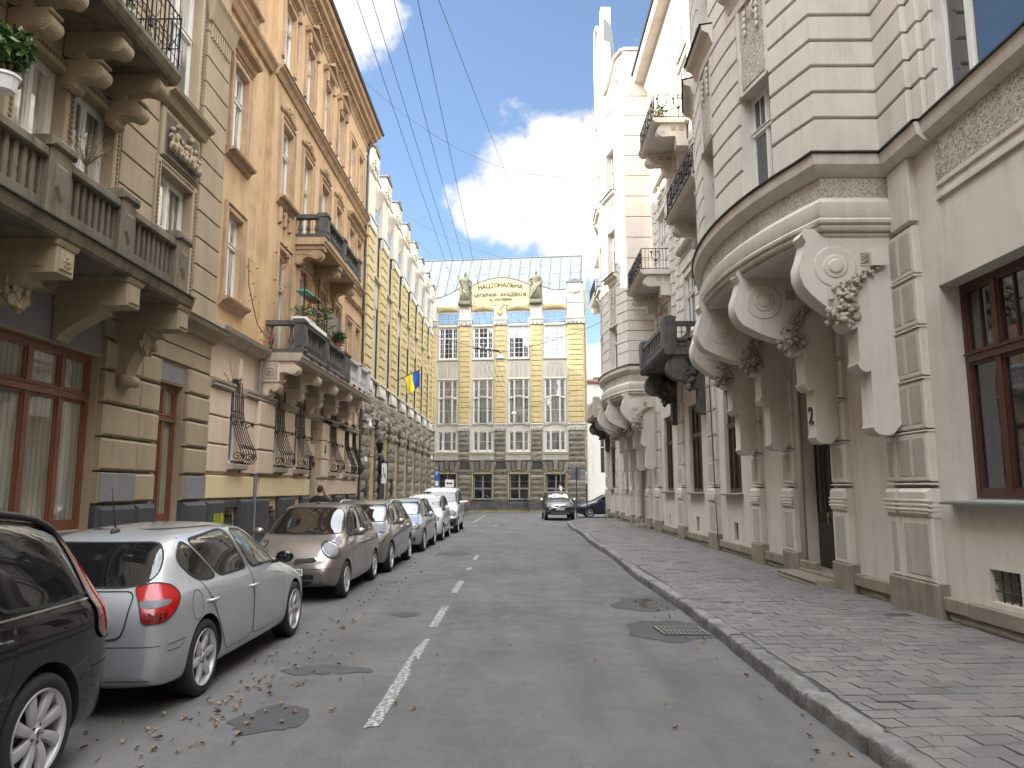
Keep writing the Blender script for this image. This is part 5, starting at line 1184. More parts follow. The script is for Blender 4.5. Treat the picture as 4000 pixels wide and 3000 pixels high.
# ---- flag on the wing
t = thing('flag', (-6.9, 41.9, 7.6), 'blue and yellow flag on a slanting pole fixed to the yellow wing', 'flag')
A0, A1 = Vector((-6.9, 41.0, 7.75)), Vector((-5.5, 41.0, 8.4))
B().mat('iron_grey').tube([A0, A1], .025, 6).build('pole', t)
NX_, NZ_ = 14, 10
for nm, mt, u0, u1 in (('blue_field', 'blue_flag', .5, 1), ('yellow_field', 'yellow_flag', 0, .5)):
    b = B().mat(mt).smooth(); vs = []
    for j in range(NZ_ + 1):
        for i in range(NX_ + 1):
            u = u0 + (u1 - u0) * i / NX_; v = j / NZ_; base = A0.lerp(A1, .42 + .54 * u); d = v * .95
            vs.append(base + Vector((.10 * v + .05 * math.sin(v * 5 + u * 7) * v, .16 * math.sin(u * 9 + v * 2) * v, -d * (1 + .05 * math.sin(u * 6)))))
    b.add(vs, [(j * (NX_ + 1) + i, j * (NX_ + 1) + i + 1, (j + 1) * (NX_ + 1) + i + 1, (j + 1) * (NX_ + 1) + i) for j in range(NZ_) for i in range(NX_)]); b.build(nm, t)
# plaques, lantern, small street plate on the wing
t = thing('wall_lantern', (-6.7, 34.0, 3.7), 'black wall lantern on the first pier of the rock faced wing', 'lantern')
b = B(T(-6.35, 33.9, 3.45)).mat('iron'); b.lathe([(.05, -.08), (.10, 0), (.17, .38), (.19, .40), (.10, .52), (.03, .6)], 6); b.mat('glass').lathe([(.09, .02), (.155, .36)], 6, cap=False); b.build('lamp_housing', t); B().mat('iron').tube([(-6.95, 33.9, 3.3), (-6.6, 33.9, 3.2), (-6.35, 33.9, 3.4)], .02, 5).build('bracket', t)
t = thing('memorial_relief', (-6.8, 36.4, 1.9), 'dark bronze bust on a tall plaque on the rock faced wing', 'memorial')
b = B().mat('bronze').box(-6.86, -6.76, 36.3, 37.1, 1.2, 3.4); b.build('plaque', t); b = B().mat('bronze').smooth(); b.ball((-6.6, 36.65, 3.0), .2, sq=(.9, .85, 1.2), seg=10, rings=8, nz=.2); b.ball((-6.65, 36.65, 2.6), .28, sq=(.7, 1.1, .7), seg=10, rings=8, nz=.3); b.build('bust', t)
for (y, z0, z1, m, lb) in ((33.35, 1.5, 2.2, 'iron_grey', 'grey metal plaque on the first rock faced pier'), (39.9, 1.4, 2.3, 'bronze', 'narrow bronze plaque on the rock faced wing behind the parking sign'), (33.5, .7, 1.1, 'iron_grey', 'small grey notice low on the first rock faced pier'), (32.9, 3.0, 3.2, 'sign_white', 'small white street name plate beside the black lantern')):
    tag(B().mat(m).box(-6.84, -6.80, y, y + .5, z0, z1).build('wall_plaque'), lb, 'plaque')
# ---- houses beyond the right corner
wb = thing('white_house', (6.5, 66, 0), 'plain white rendered house behind the far street corner', 'building')
FB = Matrix(((1, 0, 0, 0), (0, -1, 0, 66), (0, 0, 1, 0), (0, 0, 0, 1)))
b = B(FB).mat('white_wall').wall(5.2, 22, -.01, 11.3, [(7.25, 8.15, 3.1, 6.4, .45), (11, 12, 3.1, 6.4, .45)], .25, 0); b.build('wall', wb)
for x in (7.25, 11):
    put_window(wb, FB, 'wbw', x, 3.1, -.2, (.9, 3.3, 'wood_white', 'glass'), dict(cols=2, trans=.7, fw=.05))
    b = B(FB).mat('iron')
    for k in range(6): b.tube([(x + .05 + .16 * k, -.02, 3.1), (x + .05 + .16 * k, -.02, 5.6)], .012, 4)
    for k in range(7): b.tube([(x, -.02, 3.2 + .4 * k), (x + .9, -.02, 3.2 + .4 * k)], .01, 4)
    b.build('window_grille', wb)
b = B(FB).mat('red_roof').add([(5.0, .2, 11.3), (22, .3, 10.4), (22, -6, 14), (5.0, -6, 12.2)], [(0, 1, 2, 3)]); b.tube([(5.0, .15, 11.45), (8, .15, 11.1), (22, .15, 10.4)], .12, 6); b.build('roof', wb)
t = thing('brick_chimney', (7.0, 67, 11.2), 'low brick chimney on the white house roof', 'chimney'); B(FB).mat('red_roof').box(6.9, 7.5, -1.2, -.6, 11.1, 11.75).build('stack', t); B(FB).mat('cream_dark').box(6.85, 7.55, -1.25, -.55, 11.75, 11.82).build('cap', t)
# ================================================================ RIGHT SIDE: CREAM APARTMENT HOUSE
cr = thing('cream_apartment_house', (5.4, 20, 0), 'cream stucco apartment house with rounded bays on scroll brackets and door number 2', 'building')
N0 = -.10
GR = [(6.1, 9.46, 1.66, 4.42), (.8, 4.2, 1.66, 4.42), (18.45, 19.82, 1.68, 4.40), (22.3, 23.9, 1.68, 4.42), (26.5, 28.02, 1.70, 4.42), (37.4, 38.4, 1.76, 4.2), (42.1, 44.4, 1.78, 4.2)]
DR = [(12.98, 14.62, .14, 4.62, .72), (31.8, 33.4, .14, 4.62, .72)]
BS = [(8.38, 8.92, .50, .87), (18.9, 19.25, .5, .95), (22.95, 23.3, .5, .95), (27.2, 27.5, .5, .9), (37.7, 38.0, .5, .9)]
BAY = (10.4, 29.2); BL = 6.8
UF = [(6.9, 9.08, 6.72, 9.3), (3.2, 4.8, 6.72, 9.3)]
for z0, z1 in ((6.85, 8.7), (9.7, 12.2), (13.6, 16.0)):
    for a, c in ((18.5, 19.8), (22.3, 23.9), (26.5, 27.9), (37.5, 38.9), (41.8, 43.2)): UF.append((a, c, z0, z1))
b = B(FR).mat('cream').wall(-12, 46.4, .0, 5.5, GR + DR + BS, .36, N0)
b.wall(-12, 46.4, 5.5, 19.2, UF, .32, N0); b.quad((46.4, N0, 0), (46.4, -14, 0), (46.4, -14, 19.2), (46.4, N0, 19.2)).quad((-12, N0, 0), (-12, -14, 0), (-12, -14, 19.2), (-12, N0, 19.2)); b.build('wall', cr)
def rwin(o, key, fm, gm, kw, sill='lead', n=-.36, label=None):
    return put_window(cr, FR, key, o[0], o[2], n, (o[1] - o[0], o[3] - o[2], fm, gm), kw, None, label)
rwin(GR[0], 'rn', 'wood_brown', 'glass', dict(mull=[.62, 1.35, 2.0, 2.7], trans=.64, fw=.085, bars=((0, 0), (1, 0)), depth=.09, barw=.03), label='large brown window nearest the camera')
rwin(GR[1], 'rn2', 'wood_brown', 'glass', dict(mull=[.62, 1.35, 2.0, 2.7], trans=.64, fw=.085, depth=.09))
for o in GR[2:]: rwin(o, 'rg%.2f' % (o[1] - o[0]), 'wood_brown', 'glass', dict(mull=[(o[1] - o[0]) * .33, (o[1] - o[0]) * .67], trans=.64, fw=.075, bars=((1, 0), (1, 0)), depth=.09, barw=.03), n=-.20)
for o in GR:
    b = B(FR).mat('lead').mould(o[0] - .1, o[1] + .1, [(-.4, o[2] + .02), (.06, o[2] - .03), (.06, o[2] - .06), (-.4, o[2] - .06)]); b.build('sill', cr)
for o in UF: rwin(o, 'ru%.2f_%.2f' % (o[1] - o[0], o[3] - o[2]), 'wood_white', 'glass', dict(mull=[.55, 1.63] if o[1] - o[0] > 2 else [(o[1] - o[0]) * .3, (o[1] - o[0]) * .7] if o[1] - o[0] > 1.35 else [(o[1] - o[0]) * .5], trans=.62, fw=.07, bars=((0, 0), (1, 0))), n=-.19)
for o in BS:
    b = B(FR).mat('seam').box(o[0] - .05, o[1] + .05, -.47, -.45, o[2] - .05, o[3] + .05); b.mat('iron_grey')
    k = 3
    for i in range(1, k + 1): x = o[0] + (o[1] - o[0]) * i / (k + 1); b.tube([(x, -.16, o[2]), (x, -.16, o[3])], .011, 5)
    for i in (1, 2): z = o[2] + (o[3] - o[2]) * i / 3; b.tube([(o[0], -.155, z), (o[1], -.155, z)], .011, 5)
    b.build('basement_grille', cr)
# sandstone plinth
b = B(FR).mat('sandstone'); q = random.Random(4); pxs = [(9.8, 11.0), (12.3, 12.95), (14.65, 15.35), (16.7, 17.4), (20.4, 21.3), (24.5, 25.35), (28.5, 29.6), (30.9, 31.6), (33.5, 34.1), (35.5, 36.2), (38.9, 39.4), (41.1, 41.7), (45, 46.4)]
prev = -12
for (a, c) in pxs:
    x = prev
    while x < a - .02: e = min(a, x + q.uniform(.9, 1.6)); (x < 13.0 < e or x < 31.8 < e) or b.fr(x + .004, e - .004, .26 + q.uniform(-.01, .01), .44 + q.uniform(-.01, .01), N0, .0 + q.uniform(-.01, .01), .012); x = e
    prev = c
b.build('plinth', cr)
b = B(FR).mat('sandstone').smooth(); vs = []; n = 120
x = -12
segs = [(-12, 9.8), (11.0, 12.3), (15.35, 16.7), (17.4, 20.4), (21.3, 24.5), (25.35, 28.5), (29.6, 30.9), (34.1, 35.5), (36.2, 38.9), (39.4, 41.1), (41.7, 45)]
for (a, c) in segs: b.rock(a, c, .10, .27, N0 - .05, -.02, a, .045)
b.build('rubble_footing', cr)
for (a, c) in pxs:
    b = B(FR).mat('sandstone'); b.fr(a - .04, c + .04, .06, .58, N0, .05, .02); b.build('plinth_block', cr)
# pilasters with comb-dressed panels
def pil(a, c, tall=True, two=False, top=5.4):
    b = B(FR).mat('cream'); b.fr(a, c, .58, 1.42, N0, .03, .02); b.fr(a - .01, c + .01, 1.42, 1.80, N0, .065, .05)
    for z in (1.50, 1.56, 1.62): b.fr(a - .018, c + .018, z, z + .035, N0, .074, .008)
    b.mat('comb').fr(a + .1, c - .1, .66, 1.34, .03, .038, .004)
    m = (a + c) / 2; zs = [1.86, 2.56, 3.27, 3.97, 4.68, top]
    for k in range(5):
        b.mat('cream'); b.fr(a, c, zs[k] + .035, zs[k + 1] - .02, N0, 0 if k else .015, .02); b.fr(a - .01, c + .01, zs[k] - .015, zs[k] + .012, N0, .02, .008)
        b.mat('comb'); pan = [(a + .08, m - .04), (m + .04, c - .08)] if two else [(a + .1, c - .1)]
        if k < 4 or two:
            for p in pan: b.fr(p[0], p[1], zs[k] + .11, zs[k + 1] - .09, 0, .007 if k else .022, .003)
    return b.build('pilaster', cr)
for i, (a, c) in enumerate(pxs):
    if (a, c) == (9.8, 11.0): pil(9.82, 10.62, two=True); pil(10.64, 10.98); continue
    pil(a + .04, c - .04)
# door with arched moulded reveal, steps
for di, (a, c) in enumerate(((12.98, 14.62), (31.8, 33.4))):
    m = (a + c) / 2; b = B(FR).mat('cream')
    for off, nn, r in ((.02, -.12, .06), (.16, -.08, .05), (.28, -.1, .035)):
        P = [(a - off, nn, .2)] + [(m - math.cos(math.pi * t / 14) * ((c - a) / 2 + off), nn, 3.9 + math.sin(math.pi * t / 14) * (.72 + off)) for t in range(15)] + [(c + off, nn, .2)]
        b.smooth().tube(P, r, 8)
    b.smooth(False); b.build('door_surround', cr)
    b = B(FR).mat('door_dark'); b.box(a, c, -.46, -.40, .3, 4.6)
    for s0 in (a + .08, m + .05):
        w_ = (c - a) / 2 - .13
        b.fr(s0, s0 + w_, .42, 1.15, -.40, -.36, .03); b.fr(s0, s0 + w_, 1.25, 2.9, -.40, -.37, .02); b.mat('glass').fr(s0 + .08, s0 + w_ - .08, 1.35, 2.8, -.37, -.365, .002); b.mat('door_dark')
    b.fr(a, c, 2.95, 3.12, -.40, -.30, .03); b.mat('iron')
    for k in range(7): b.tube([(a + .12 + .23 * k, -.35, 1.35), (a + .12 + .23 * k, -.35, 2.8)], .009, 4)
    do = b.build('door', cr); B(FR).mat('gilt').smooth().tube([(m + .1, -.36, 1.15), (m + .1, -.30, 1.15), (m + .1, -.30, 1.35), (m + .1, -.36, 1.35)], .012, 6).build('handle', do)
    b = B(FR).mat('sandstone'); b.fr(a - .05, c + .05, .05, .32, -.42, .02, .03); b.rock(a - .1, c + .15, .06, .25, .0, .42, 3.3 + di, .02); b.fr(a - .08, c + .12, .2, .255, -.1, .40, .02); b.build('door_step', cr)
o = text_obj('2', 'house_number', Matrix(((0, 0, -1, 5.015), (-1, 0, 0, 12.68), (0, 1, 0, 3.02), (0, 0, 0, 1))), .42, 'iron_grey', cr, .02)
B(FR).mat('iron').tube([(15.0, 0, 3.32), (15.0, .18, 3.30)], .028, 8).build('peg', cr)
# ledges, roughcast band and rustication of the straight wall
def straight(a, c):
    b = B(FR).mat('roughcast').fr(a, c, 5.78, 6.36, N0, N0 + .02, .01); b.build('roughcast_band', cr)
    b = B(FR).mat('cream').mould(a, c, [(N0, 6.36), (N0 + .03, 6.37), (.04, 6.46), (.05, 6.50), (.07, 6.62), (.07, 6.64), (N0, 6.68)]); b.fr(a, c, 5.52, 5.6, N0, N0 + .04, .01); b.fr(a, c, 5.70, 5.78, N0, N0 + .03, .01)
    b.mat('tin_dark').mould(a, c, [(N0, 6.70), (.10, 6.655), (.10, 6.63), (.07, 6.63)], False); b.build('ledge', cr)
    b = B(FR).mat('cream'); b.course(a, c, [6.70] + [7.24 + .415 * k for k in range(0, 28)], [(o[0] - .0, o[1] + .0, o[2], o[3]) for o in UF], N0, N0 + .05, .035, .015)
    b.build('rusticated_wall', cr)
straight(-12, 9.3); straight(17.5, 28.9); straight(36.4, 46.4)
b = B(FR).mat('cream'); b.course(9.3, 10.38, [6.70] + [7.24 + .415 * k for k in range(28)], [], N0, N0 + .11, .035, .015)
b.course(9.55, 10.38, [6.70] + [7.24 + .415 * k for k in range(28)], [], N0, N0 + .18, .035, .015); b.fr(9.82, 10.4, 5.45, 6.36, N0, .0, .02); b.mould(9.3, 10.4, [(N0, 6.36), (.02, 6.37), (.12, 6.46), (.15, 6.62), (N0, 6.68)]); b.mat('tin_dark').mould(9.3, 10.4, [(N0, 6.70), (.18, 6.655), (.18, 6.63), (.1, 6.63)], False); b.build('stepped_pilaster', cr)
for a in (20.3, 21.0, 24.3, 25.2, 28.3):
    b = B(FR).mat('cream'); b.course(a, a + .35, [6.70] + [7.24 + .415 * k for k in range(28)], [], N0 + .04, N0 + .12, .035, .015); b.fr(a + .1, a + .25, 12.5, 18.2, N0 + .05, N0 + .16, .02); b.build('pilaster_strip', cr)
for (a, c) in ((18.5, 19.8), (22.3, 23.9), (26.5, 27.9)):
    for z in (12.45, 16.2):
        b = B(FR).mat('roughcast').fr(a + .1, c - .1, z, z + .9, N0 + .03, N0 + .06, .01); b.mat('cream').smooth(); q = random.Random(int(a * z))
        for k in range(22): b.ball(((a + c) / 2 + q.gauss(0, .3), N0 + .08, z + .45 + q.gauss(0, .25)), .07, sq=(1, .5, 1.3), seg=6, rings=4)
        b.smooth(False); b.build('floral_relief', cr)
    b = B(FR).mat('cream').mould(a - .15, c + .15, [(N0, 9.45), (.1, 9.5), (.15, 9.58), (N0, 9.68)]); b.mould(a - .15, c + .15, [(N0, 13.35), (.1, 13.4), (.15, 13.48), (N0, 13.58)]); b.build('sill', cr)
b = B(FR).mat('cream').mould(17.4, 29.2, [(N0, 18.2), (0, 18.3), (.1, 18.5), (.14, 18.7), (.5, 18.75), (.55, 18.9), (.55, 19.1), (N0, 19.2)]).mould(36.0, 46.6, [(N0, 15.6), (.1, 15.9), (.5, 15.95), (.55, 16.2), (N0, 16.3)])
b.mat('tin_dark').mould(17.4, 29.2, [(N0, 19.3), (.62, 19.16), (.62, 19.05), (.5, 19.05)], False); b.build('cornice', cr)
b = B(FR).mat('red_roof').add([(-12, 0, 19.2), (46.4, 0, 19.2), (46.4, -6, 22), (-12, -6, 22), (46.4, -14, 19.2), (-12, -14, 19.2)], [(0, 1, 2, 3), (3, 2, 4, 5)]); b.build('roof', cr)
# ---- bays
def bay_outline(y0, off=0, n=22, inset=0):
    """points (x, y) of the bay outline: flat side, shallow curved front, flat side"""
    cx, R0, yc = 12.99, 9.22, y0 + 3.4; P = []
    a0 = math.asin(3.4 / R0)
    P.append((5.5, y0 - off))
    for k in range(n + 1):
        a = a0 * (-1 + 2 * k / n); P.append((cx - (R0 + off) * math.cos(a), yc + (R0) * math.sin(a) + (off if k == n else (-off if k == 0 else off * math.sin(a)))))
    P.append((5.5, y0 + BL + off)); return P
def sweep(b, y0, prof, rng=None, n=22):
    """sweep a profile of (offset, z) round the bay; rng limits to fractions of the front"""
    cols = [bay_outline(y0, o, n) for o, z in prof]; m = len(cols[0]); i0, i1 = rng or (0, m - 1)
    vs = [(cols[j][i][0], cols[j][i][1], prof[j][1]) for i in range(i0, i1 + 1) for j in range(len(prof))]; k = len(prof)
    fs = [(i * k + j, i * k + j + 1, (i + 1) * k + j + 1, (i + 1) * k + j) for i in range(i1 - i0) for j in range(k - 1)]
    b.add(vs, fs)
    if rng: b.add(vs[:k], [tuple(range(k))]); b.add(vs[-k:], [tuple(range(k))[::-1]])
    return b
def bay_scroll(y0, s, w_, xf, first=False, k_=0):
    """giant scroll bracket; profile in (x, z), extruded along the street with a flared front"""
    n0 = 5.42; P = []
    xf0 = xf
    c1 = (xf0 + .46, 4.93); r = .46
    P += [(n0, 5.42), (xf0 + .42, 5.42), (xf0 + .22, 5.56), (xf0 + .10, 5.56), (xf0 + .06, 5.48), (xf0 + .12, 5.36)]
    for a in (150, 170, 190, 210, 228): P.append((c1[0] + r * math.cos(R(a)), c1[1] + r * 1.02 * math.sin(R(a))))
    e = P[-1]; tgt = (4.70, 4.28)
    for t in (.2, .4, .6, .8, 1): P.append((e[0] + (tgt[0] - e[0]) * t, e[1] + (tgt[1] - e[1]) * t - .05 * math.sin(math.pi * t)))
    P += [(4.66, 4.20), (4.68, 4.12), (4.74, 4.07), (4.82, 4.06), (4.87, 4.10), (4.87, 3.62), (4.84, 3.56), (4.86, 3.50), (4.92, 3.45), (4.98, 3.44), (5.02, 3.47), (5.02, 2.72), (5.0, 2.66), (5.02, 2.60), (5.08, 2.555), (5.2, 2.54), (5.28, 2.56), (5.38, 2.68), (n0, 2.7)]
    b = B().mat('cream').smooth(); k = len(P); L = 5; vs = []
    for j in range(L + 1):
        v = j / L; fl = .05 * (1 - abs(2 * v - 1))
        for (x, z) in P: dx = (fl if z > 4.3 and x < 4.4 else 0); vs.append((x + dx * .6, s + w_ * v, z))
    fs = [(j * k + i, j * k + (i + 1) % k, (j + 1) * k + (i + 1) % k, (j + 1) * k + i) for j in range(L) for i in range(k)]
    b.add(vs, fs); b.smooth(False); b.add(vs[:k], [tuple(range(k))]); b.add(vs[-k:], [tuple(range(k))[::-1]])
    br = b.build('bracket', cr, sharp=35)
    b = B().mat('cream').smooth()
    Mf = T(c1[0] + .06, s, c1[1] + .06) @ Matrix.Rotation(R(90), 4, 'X')
    for ro, h in ((.31, .010), (.18, .022), (.11, .045)): b.lathe([(ro, -.01), (ro, h * .6), (ro - .02, h), (ro - .05, h)], 26, Mf)
    b.smooth(False)
    for j in range(1 if first else 3):
        x = xf0 + .98 + .30 * j; b.mat('beige').box(x - .085, x + .085, s - .004, s, 5.02, 5.19); b.mat('cream'); b.box(x - .10, x + .10, s - .012, s, 5.19, 5.205).box(x - .10, x + .10, s - .012, s, 5.005, 5.02).box(x - .10, x - .085, s - .012, s, 5.02, 5.19).box(x + .085, x + .10, s - .012, s, 5.02, 5.19); b.mat('cream_dark')
        for t in range(3): b.tube([(x - .07, s - .006, 5.04 + .045 * t), (x, s - .012, 5.09 + .04 * t), (x + .07, s - .006, 5.06 + .045 * t)], .014, 5)
    if first: b.mat('cream').box(5.08, 5.30, s - .11, s, 4.98, 5.18)
    b.build('scroll_relief', br)
    b = B().mat('cream_dark').smooth(); q = random.Random(k_)
    for t in range(130):     # hanging leaf and fruit festoon
        u = t / 129; x = 5.22 - .62 * u - .10 * math.sin(u * 3); z = 4.98 - .80 * u + .12 * math.sin(u * 3.1); rr = .04 + .12 * u
        for _ in range(2 if u > .4 else 1): b.ball((x + q.gauss(0, rr * .5), s - .03 + q.gauss(0, rr * .35), z + q.gauss(0, rr * .5)), .024 + .020 * u, M=None, sq=(q.uniform(.7, 1.3), q.uniform(.5, .9), q.uniform(.7, 1.3)), seg=6, rings=5, nz=.4, seed=t)
    for t in range(30):
        a = q.uniform(0, 6.28); p = Vector((4.72 + .14 * math.cos(a), s - .02 + q.gauss(0, .04), 4.28 + .13 * math.sin(a))); b.ball(p, .06, sq=(1.3, .6, .7), seg=6, rings=4, nz=.3, seed=t)
    b.build('festoon', br)
    b = B().mat('cream'); b.fr(0, 0.001, 0, .001, 0, .001); b = B().mat('cream')
    b.smooth().tube([(5.03, s - .012, 3.25), (5.1, s - .016, 3.25), (5.1, s - .016, 2.85)], .012, 5); b.smooth(False)
    return br
def bay(y0, ztop, k0):
    L = 'rounded bay over the door'
    b = B().mat('cream').smooth()
    sweep(b, y0, [(-.12, 5.40), (-.06, 5.42), (-.02, 5.46), (-.06, 5.50)]); sweep(b, y0, [(-.06, 5.50), (.02, 5.52), (.04, 5.56), (0, 5.60)]); sweep(b, y0, [(0, 5.60), (.06, 5.62), (.07, 5.66), (.03, 5.70)]); b.smooth(False)
    sweep(b, y0, [(.03, 5.70), (.05, 5.74), (.05, 5.93), (-.03, 6.02), (-.03, 6.03)])
    sweep(b, y0, [(-.03, 6.34), (.02, 6.36), (.10, 6.46), (.12, 6.48), (.14, 6.62), (.13, 6.65), (-.05, 6.68)])
    b.mat('tin_dark'); sweep(b, y0, [(-.05, 6.70), (.175, 6.665), (.175, 6.64), (.13, 6.64)]); ld = b.build('bay_base', cr, sharp=30)
    b = B().mat('roughcast'); sweep(b, y0, [(-.035, 6.02), (-.035, 6.35)]); b.build('roughcast_band', ld)
    b = B().mat('cream'); O = bay_outline(y0, -.10); b.add([(x, y, 5.41) for x, y in O], [tuple(range(len(O)))]); b.build('soffit', ld)
    # body: 24 points; windows cut in the front between given outline indices
    m = 24; wins = [(4, 7), (11, 14), (17, 20)] if True else []
    m = len(bay_outline(y0)); 
    floors = [(6.72, 8.55), (10.7, 12.7), (14.3, 16.3)]
    zs = [6.70] + [7.24 + .415 * k for k in range(int((ztop - 7.24) / .415) + 1)] + [ztop]
    if y0 > 20: zs = [6.70] + [7.24 + .415 * k for k in range(8)] + [10.2 + .88 * k for k in range(1, 10)] + [ztop]
    gp = .018 if y0 < 20 else .010
    b = B().mat('cream')
    def inwin(i, z): return any(a <= i < c for a, c in wins) and any(f0 < z < f1 for f0, f1 in floors)
    P = bay_outline(y0, -.02); zz = sorted(set([6.68, ztop] + [v for f in floors for v in f]))
    for i in range(m - 1):
        for j in range(len(zz) - 1):
            if inwin(i, (zz[j] + zz[j + 1]) / 2): continue
            b.quad((*P[i], zz[j]), (*P[i + 1], zz[j]), (*P[i + 1], zz[j + 1]), (*P[i], zz[j + 1]))
    b.build('bay_wall', cr)
    b = B().mat('cream'); rough = B().mat('roughcast')
    for k in range(len(zs) - 1):
        a0, a1 = zs[k] + gp, zs[k + 1] - gp; zc = (a0 + a1) / 2
        if a1 - a0 < .05: continue
        runs = []; st = 0; cutf = [f for f in floors if f[0] < a1 and f[1] > a0]; panel = any(f[1] + .1 < zc < f[1] + 1.75 for f in floors)
        cuts = wins if (cutf or panel) else []
        prev = 0
        for (wa, wc) in cuts: runs.append((prev, wa)); prev = wc
        runs.append((prev, m - 1))
        for (i0, i1) in runs: sweep(b, y0, [(-.03, a0), (.015, a0), (.035, a0 + .015), (.035, a1 - .015), (.015, a1), (-.03, a1)], (i0, i1))
    b.build('rusticated_courses', cr)
    for (wa, wc) in wins:
        for (f0, f1) in floors:
            if f1 > ztop: continue
            p, q = Vector(P[wa]), Vector(P[wc]); w_ = (q - p).length; d = (q - p).normalized(); nn = Vector((-d.y, d.x)); nn = nn if nn.x < 0 else -nn
            M = Matrix(((d.x, nn.x, 0, p.x), (d.y, nn.y, 0, p.y), (0, 0, 1, f0), (0, 0, 0, 1)))
            b = B(M).mat('cream'); D_ = -.26; H_ = f1 - f0
            b.quad((0, .02, 0), (0, D_, 0), (0, D_, H_), (0, .02, H_)).quad((w_, .02, 0), (w_, D_, 0), (w_, D_, H_), (w_, .02, H_)).quad((0, .05, H_), (w_, .05, H_), (w_, D_, H_), (0, D_, H_)).quad((0, .05, 0), (w_, .05, 0), (w_, D_, 0), (0, D_, 0)); b.build('reveal', cr)
            key = 'bay%.2f_%.1f' % (w_, H_)
            Mw = M @ T(0, D_ + .08, 0)
            if key not in WIN:
                bb, pp = window_meshes(key, w_, H_, 'wood_white', 'glass_sky', cols=2, trans=.62, fw=.06, bars=((0, 0), (1, 0)))
                wo = bb.build('window', cr, M=Mw); po = pp.build('pane', None, M=Mw); po.parent = wo; po.matrix_parent_inverse = wm(wo).inverted(); WIN[key] = wo
            else: copy_to(WIN[key], cr, Mw)
            # roughcast panel with carved pendant above the window
            zp = f1 + .12; b = B(M).mat('roughcast'); b.fr(w_ * .1, w_ * .9, H_ + .12, H_ + 1.65, -.02, .025, .01); b.mat('cream'); b.fr(0, w_ * .1, H_ + .02, H_ + 1.75, -.02, .05, .01); b.fr(w_ * .9, w_, H_ + .02, H_ + 1.75, -.02, .05, .01); b.mat('cream').smooth()
            for t in range(9): b.ball((w_ * (.3 + .4 * (t % 2)), .05, H_ + 1.5 - .06 * t), .055, sq=(.9, .5, 1.2), seg=6, rings=5)
            b.tube([(w_ * .3, .05, H_ + 1.55), (w_ * .45, .07, H_ + 1.4), (w_ * .3, .05, H_ + 1.2)], .03, 6); b.smooth(False); b.build('roughcast_panel', cr)
            if f0 > 7:
                b = B(M).mat('cream').mould(-.25, w_ + .25, [(0, -.42), (.06, -.38), (.12, -.2), (.24, -.14), (.26, -.04), (0, 0)]); b.mat('tin_dark').mould(-.27, w_ + .27, [(0, .02), (.30, -.02), (.30, -.045), (.26, -.045)], False); b.build('window_ledge', cr)
    for i, (s, w_) in enumerate(((y0 + .05, .36), (y0 + 2.1, .36), (y0 + 4.35, .36), (y0 + 6.4, .36))):
        bay_scroll(y0, s, w_, {0: 4.08, 1: 3.72, 2: 3.62, 3: 4.0}[i], i == 0, k0 + i)
bay(BAY[0], 21.0, 1); bay(BAY[1], 18.2, 11)
# top of the second bay: curved gable parapet
def gable(y0):
    P = bay_outline(y0, 0); m = len(P); H = []
    for i in range(m):
        u = (i - 1) / (m - 3)
        z = 20.2 if u < .10 or u > .90 else (20.2 - 1.0 * math.sin((u - .1) / .18 * math.pi / 2) if u < .28 else (20.2 - 1.0 * math.sin((.9 - u) / .18 * math.pi / 2) if u > .72 else 19.2 + 4.2 * (math.sin((u - .28) / .44 * math.pi) ** .38)))
        H.append(z)
    b = B().mat('cream'); Q = bay_outline(y0, -.35)
    O2 = bay_outline(y0, .06)
    N_ = 5; vs = []
    for P_ in (P, Q):
        for i in range(m): vs += [(*P_[i], 18.2), (*P_[i], H[i])]
    for i in range(m - 1): b.add([vs[2 * i], vs[2 * i + 2], vs[2 * i + 3], vs[2 * i + 1]], [(0, 1, 2, 3)]); j = 2 * m; b.add([vs[j + 2 * i], vs[j + 2 * i + 2], vs[j + 2 * i + 3], vs[j + 2 * i + 1]], [(0, 1, 2, 3)]); b.add([vs[2 * i + 1], vs[2 * i + 3], vs[j + 2 * i + 3], vs[j + 2 * i + 1]], [(0, 1, 2, 3)])
    g = b.build('gable', cr)
    b = B().mat('cream').smooth(); b.tube([(O2[i][0], O2[i][1], H[i]) for i in range(1, m - 1)], .08, 6); b.smooth(False); b.mat('lead')
    b.prism([(3.95, 23.3), (4.3, 22.9), (4.42, 21.6), (4.6, 20.8), (5.2, 20.25), (3.95, 20.25)], y0 + 2.3, y0 + 4.5, ax='y')
    b.mat('cream').box(3.9, 4.35, y0 + 2.9, y0 + 3.5, 23.2, 24.25); b.box(4.45, 5.5, y0 - .08, y0 + .3, 20.2, 20.32); b.build('coping', g)
    b = B().mat('cream'); q = random.Random(9)
    for i in (1, 3, 8, 15, 20, 22):
        for t in range(9): b.ball((P[i][0] - .04, P[i][1] + q.gauss(0, .08), H[i] - .5 - .14 * t), .09, sq=(.6, 1, 1.1), seg=6, rings=4)
    b.build('carved_pendants', g)
gable(BAY[1])
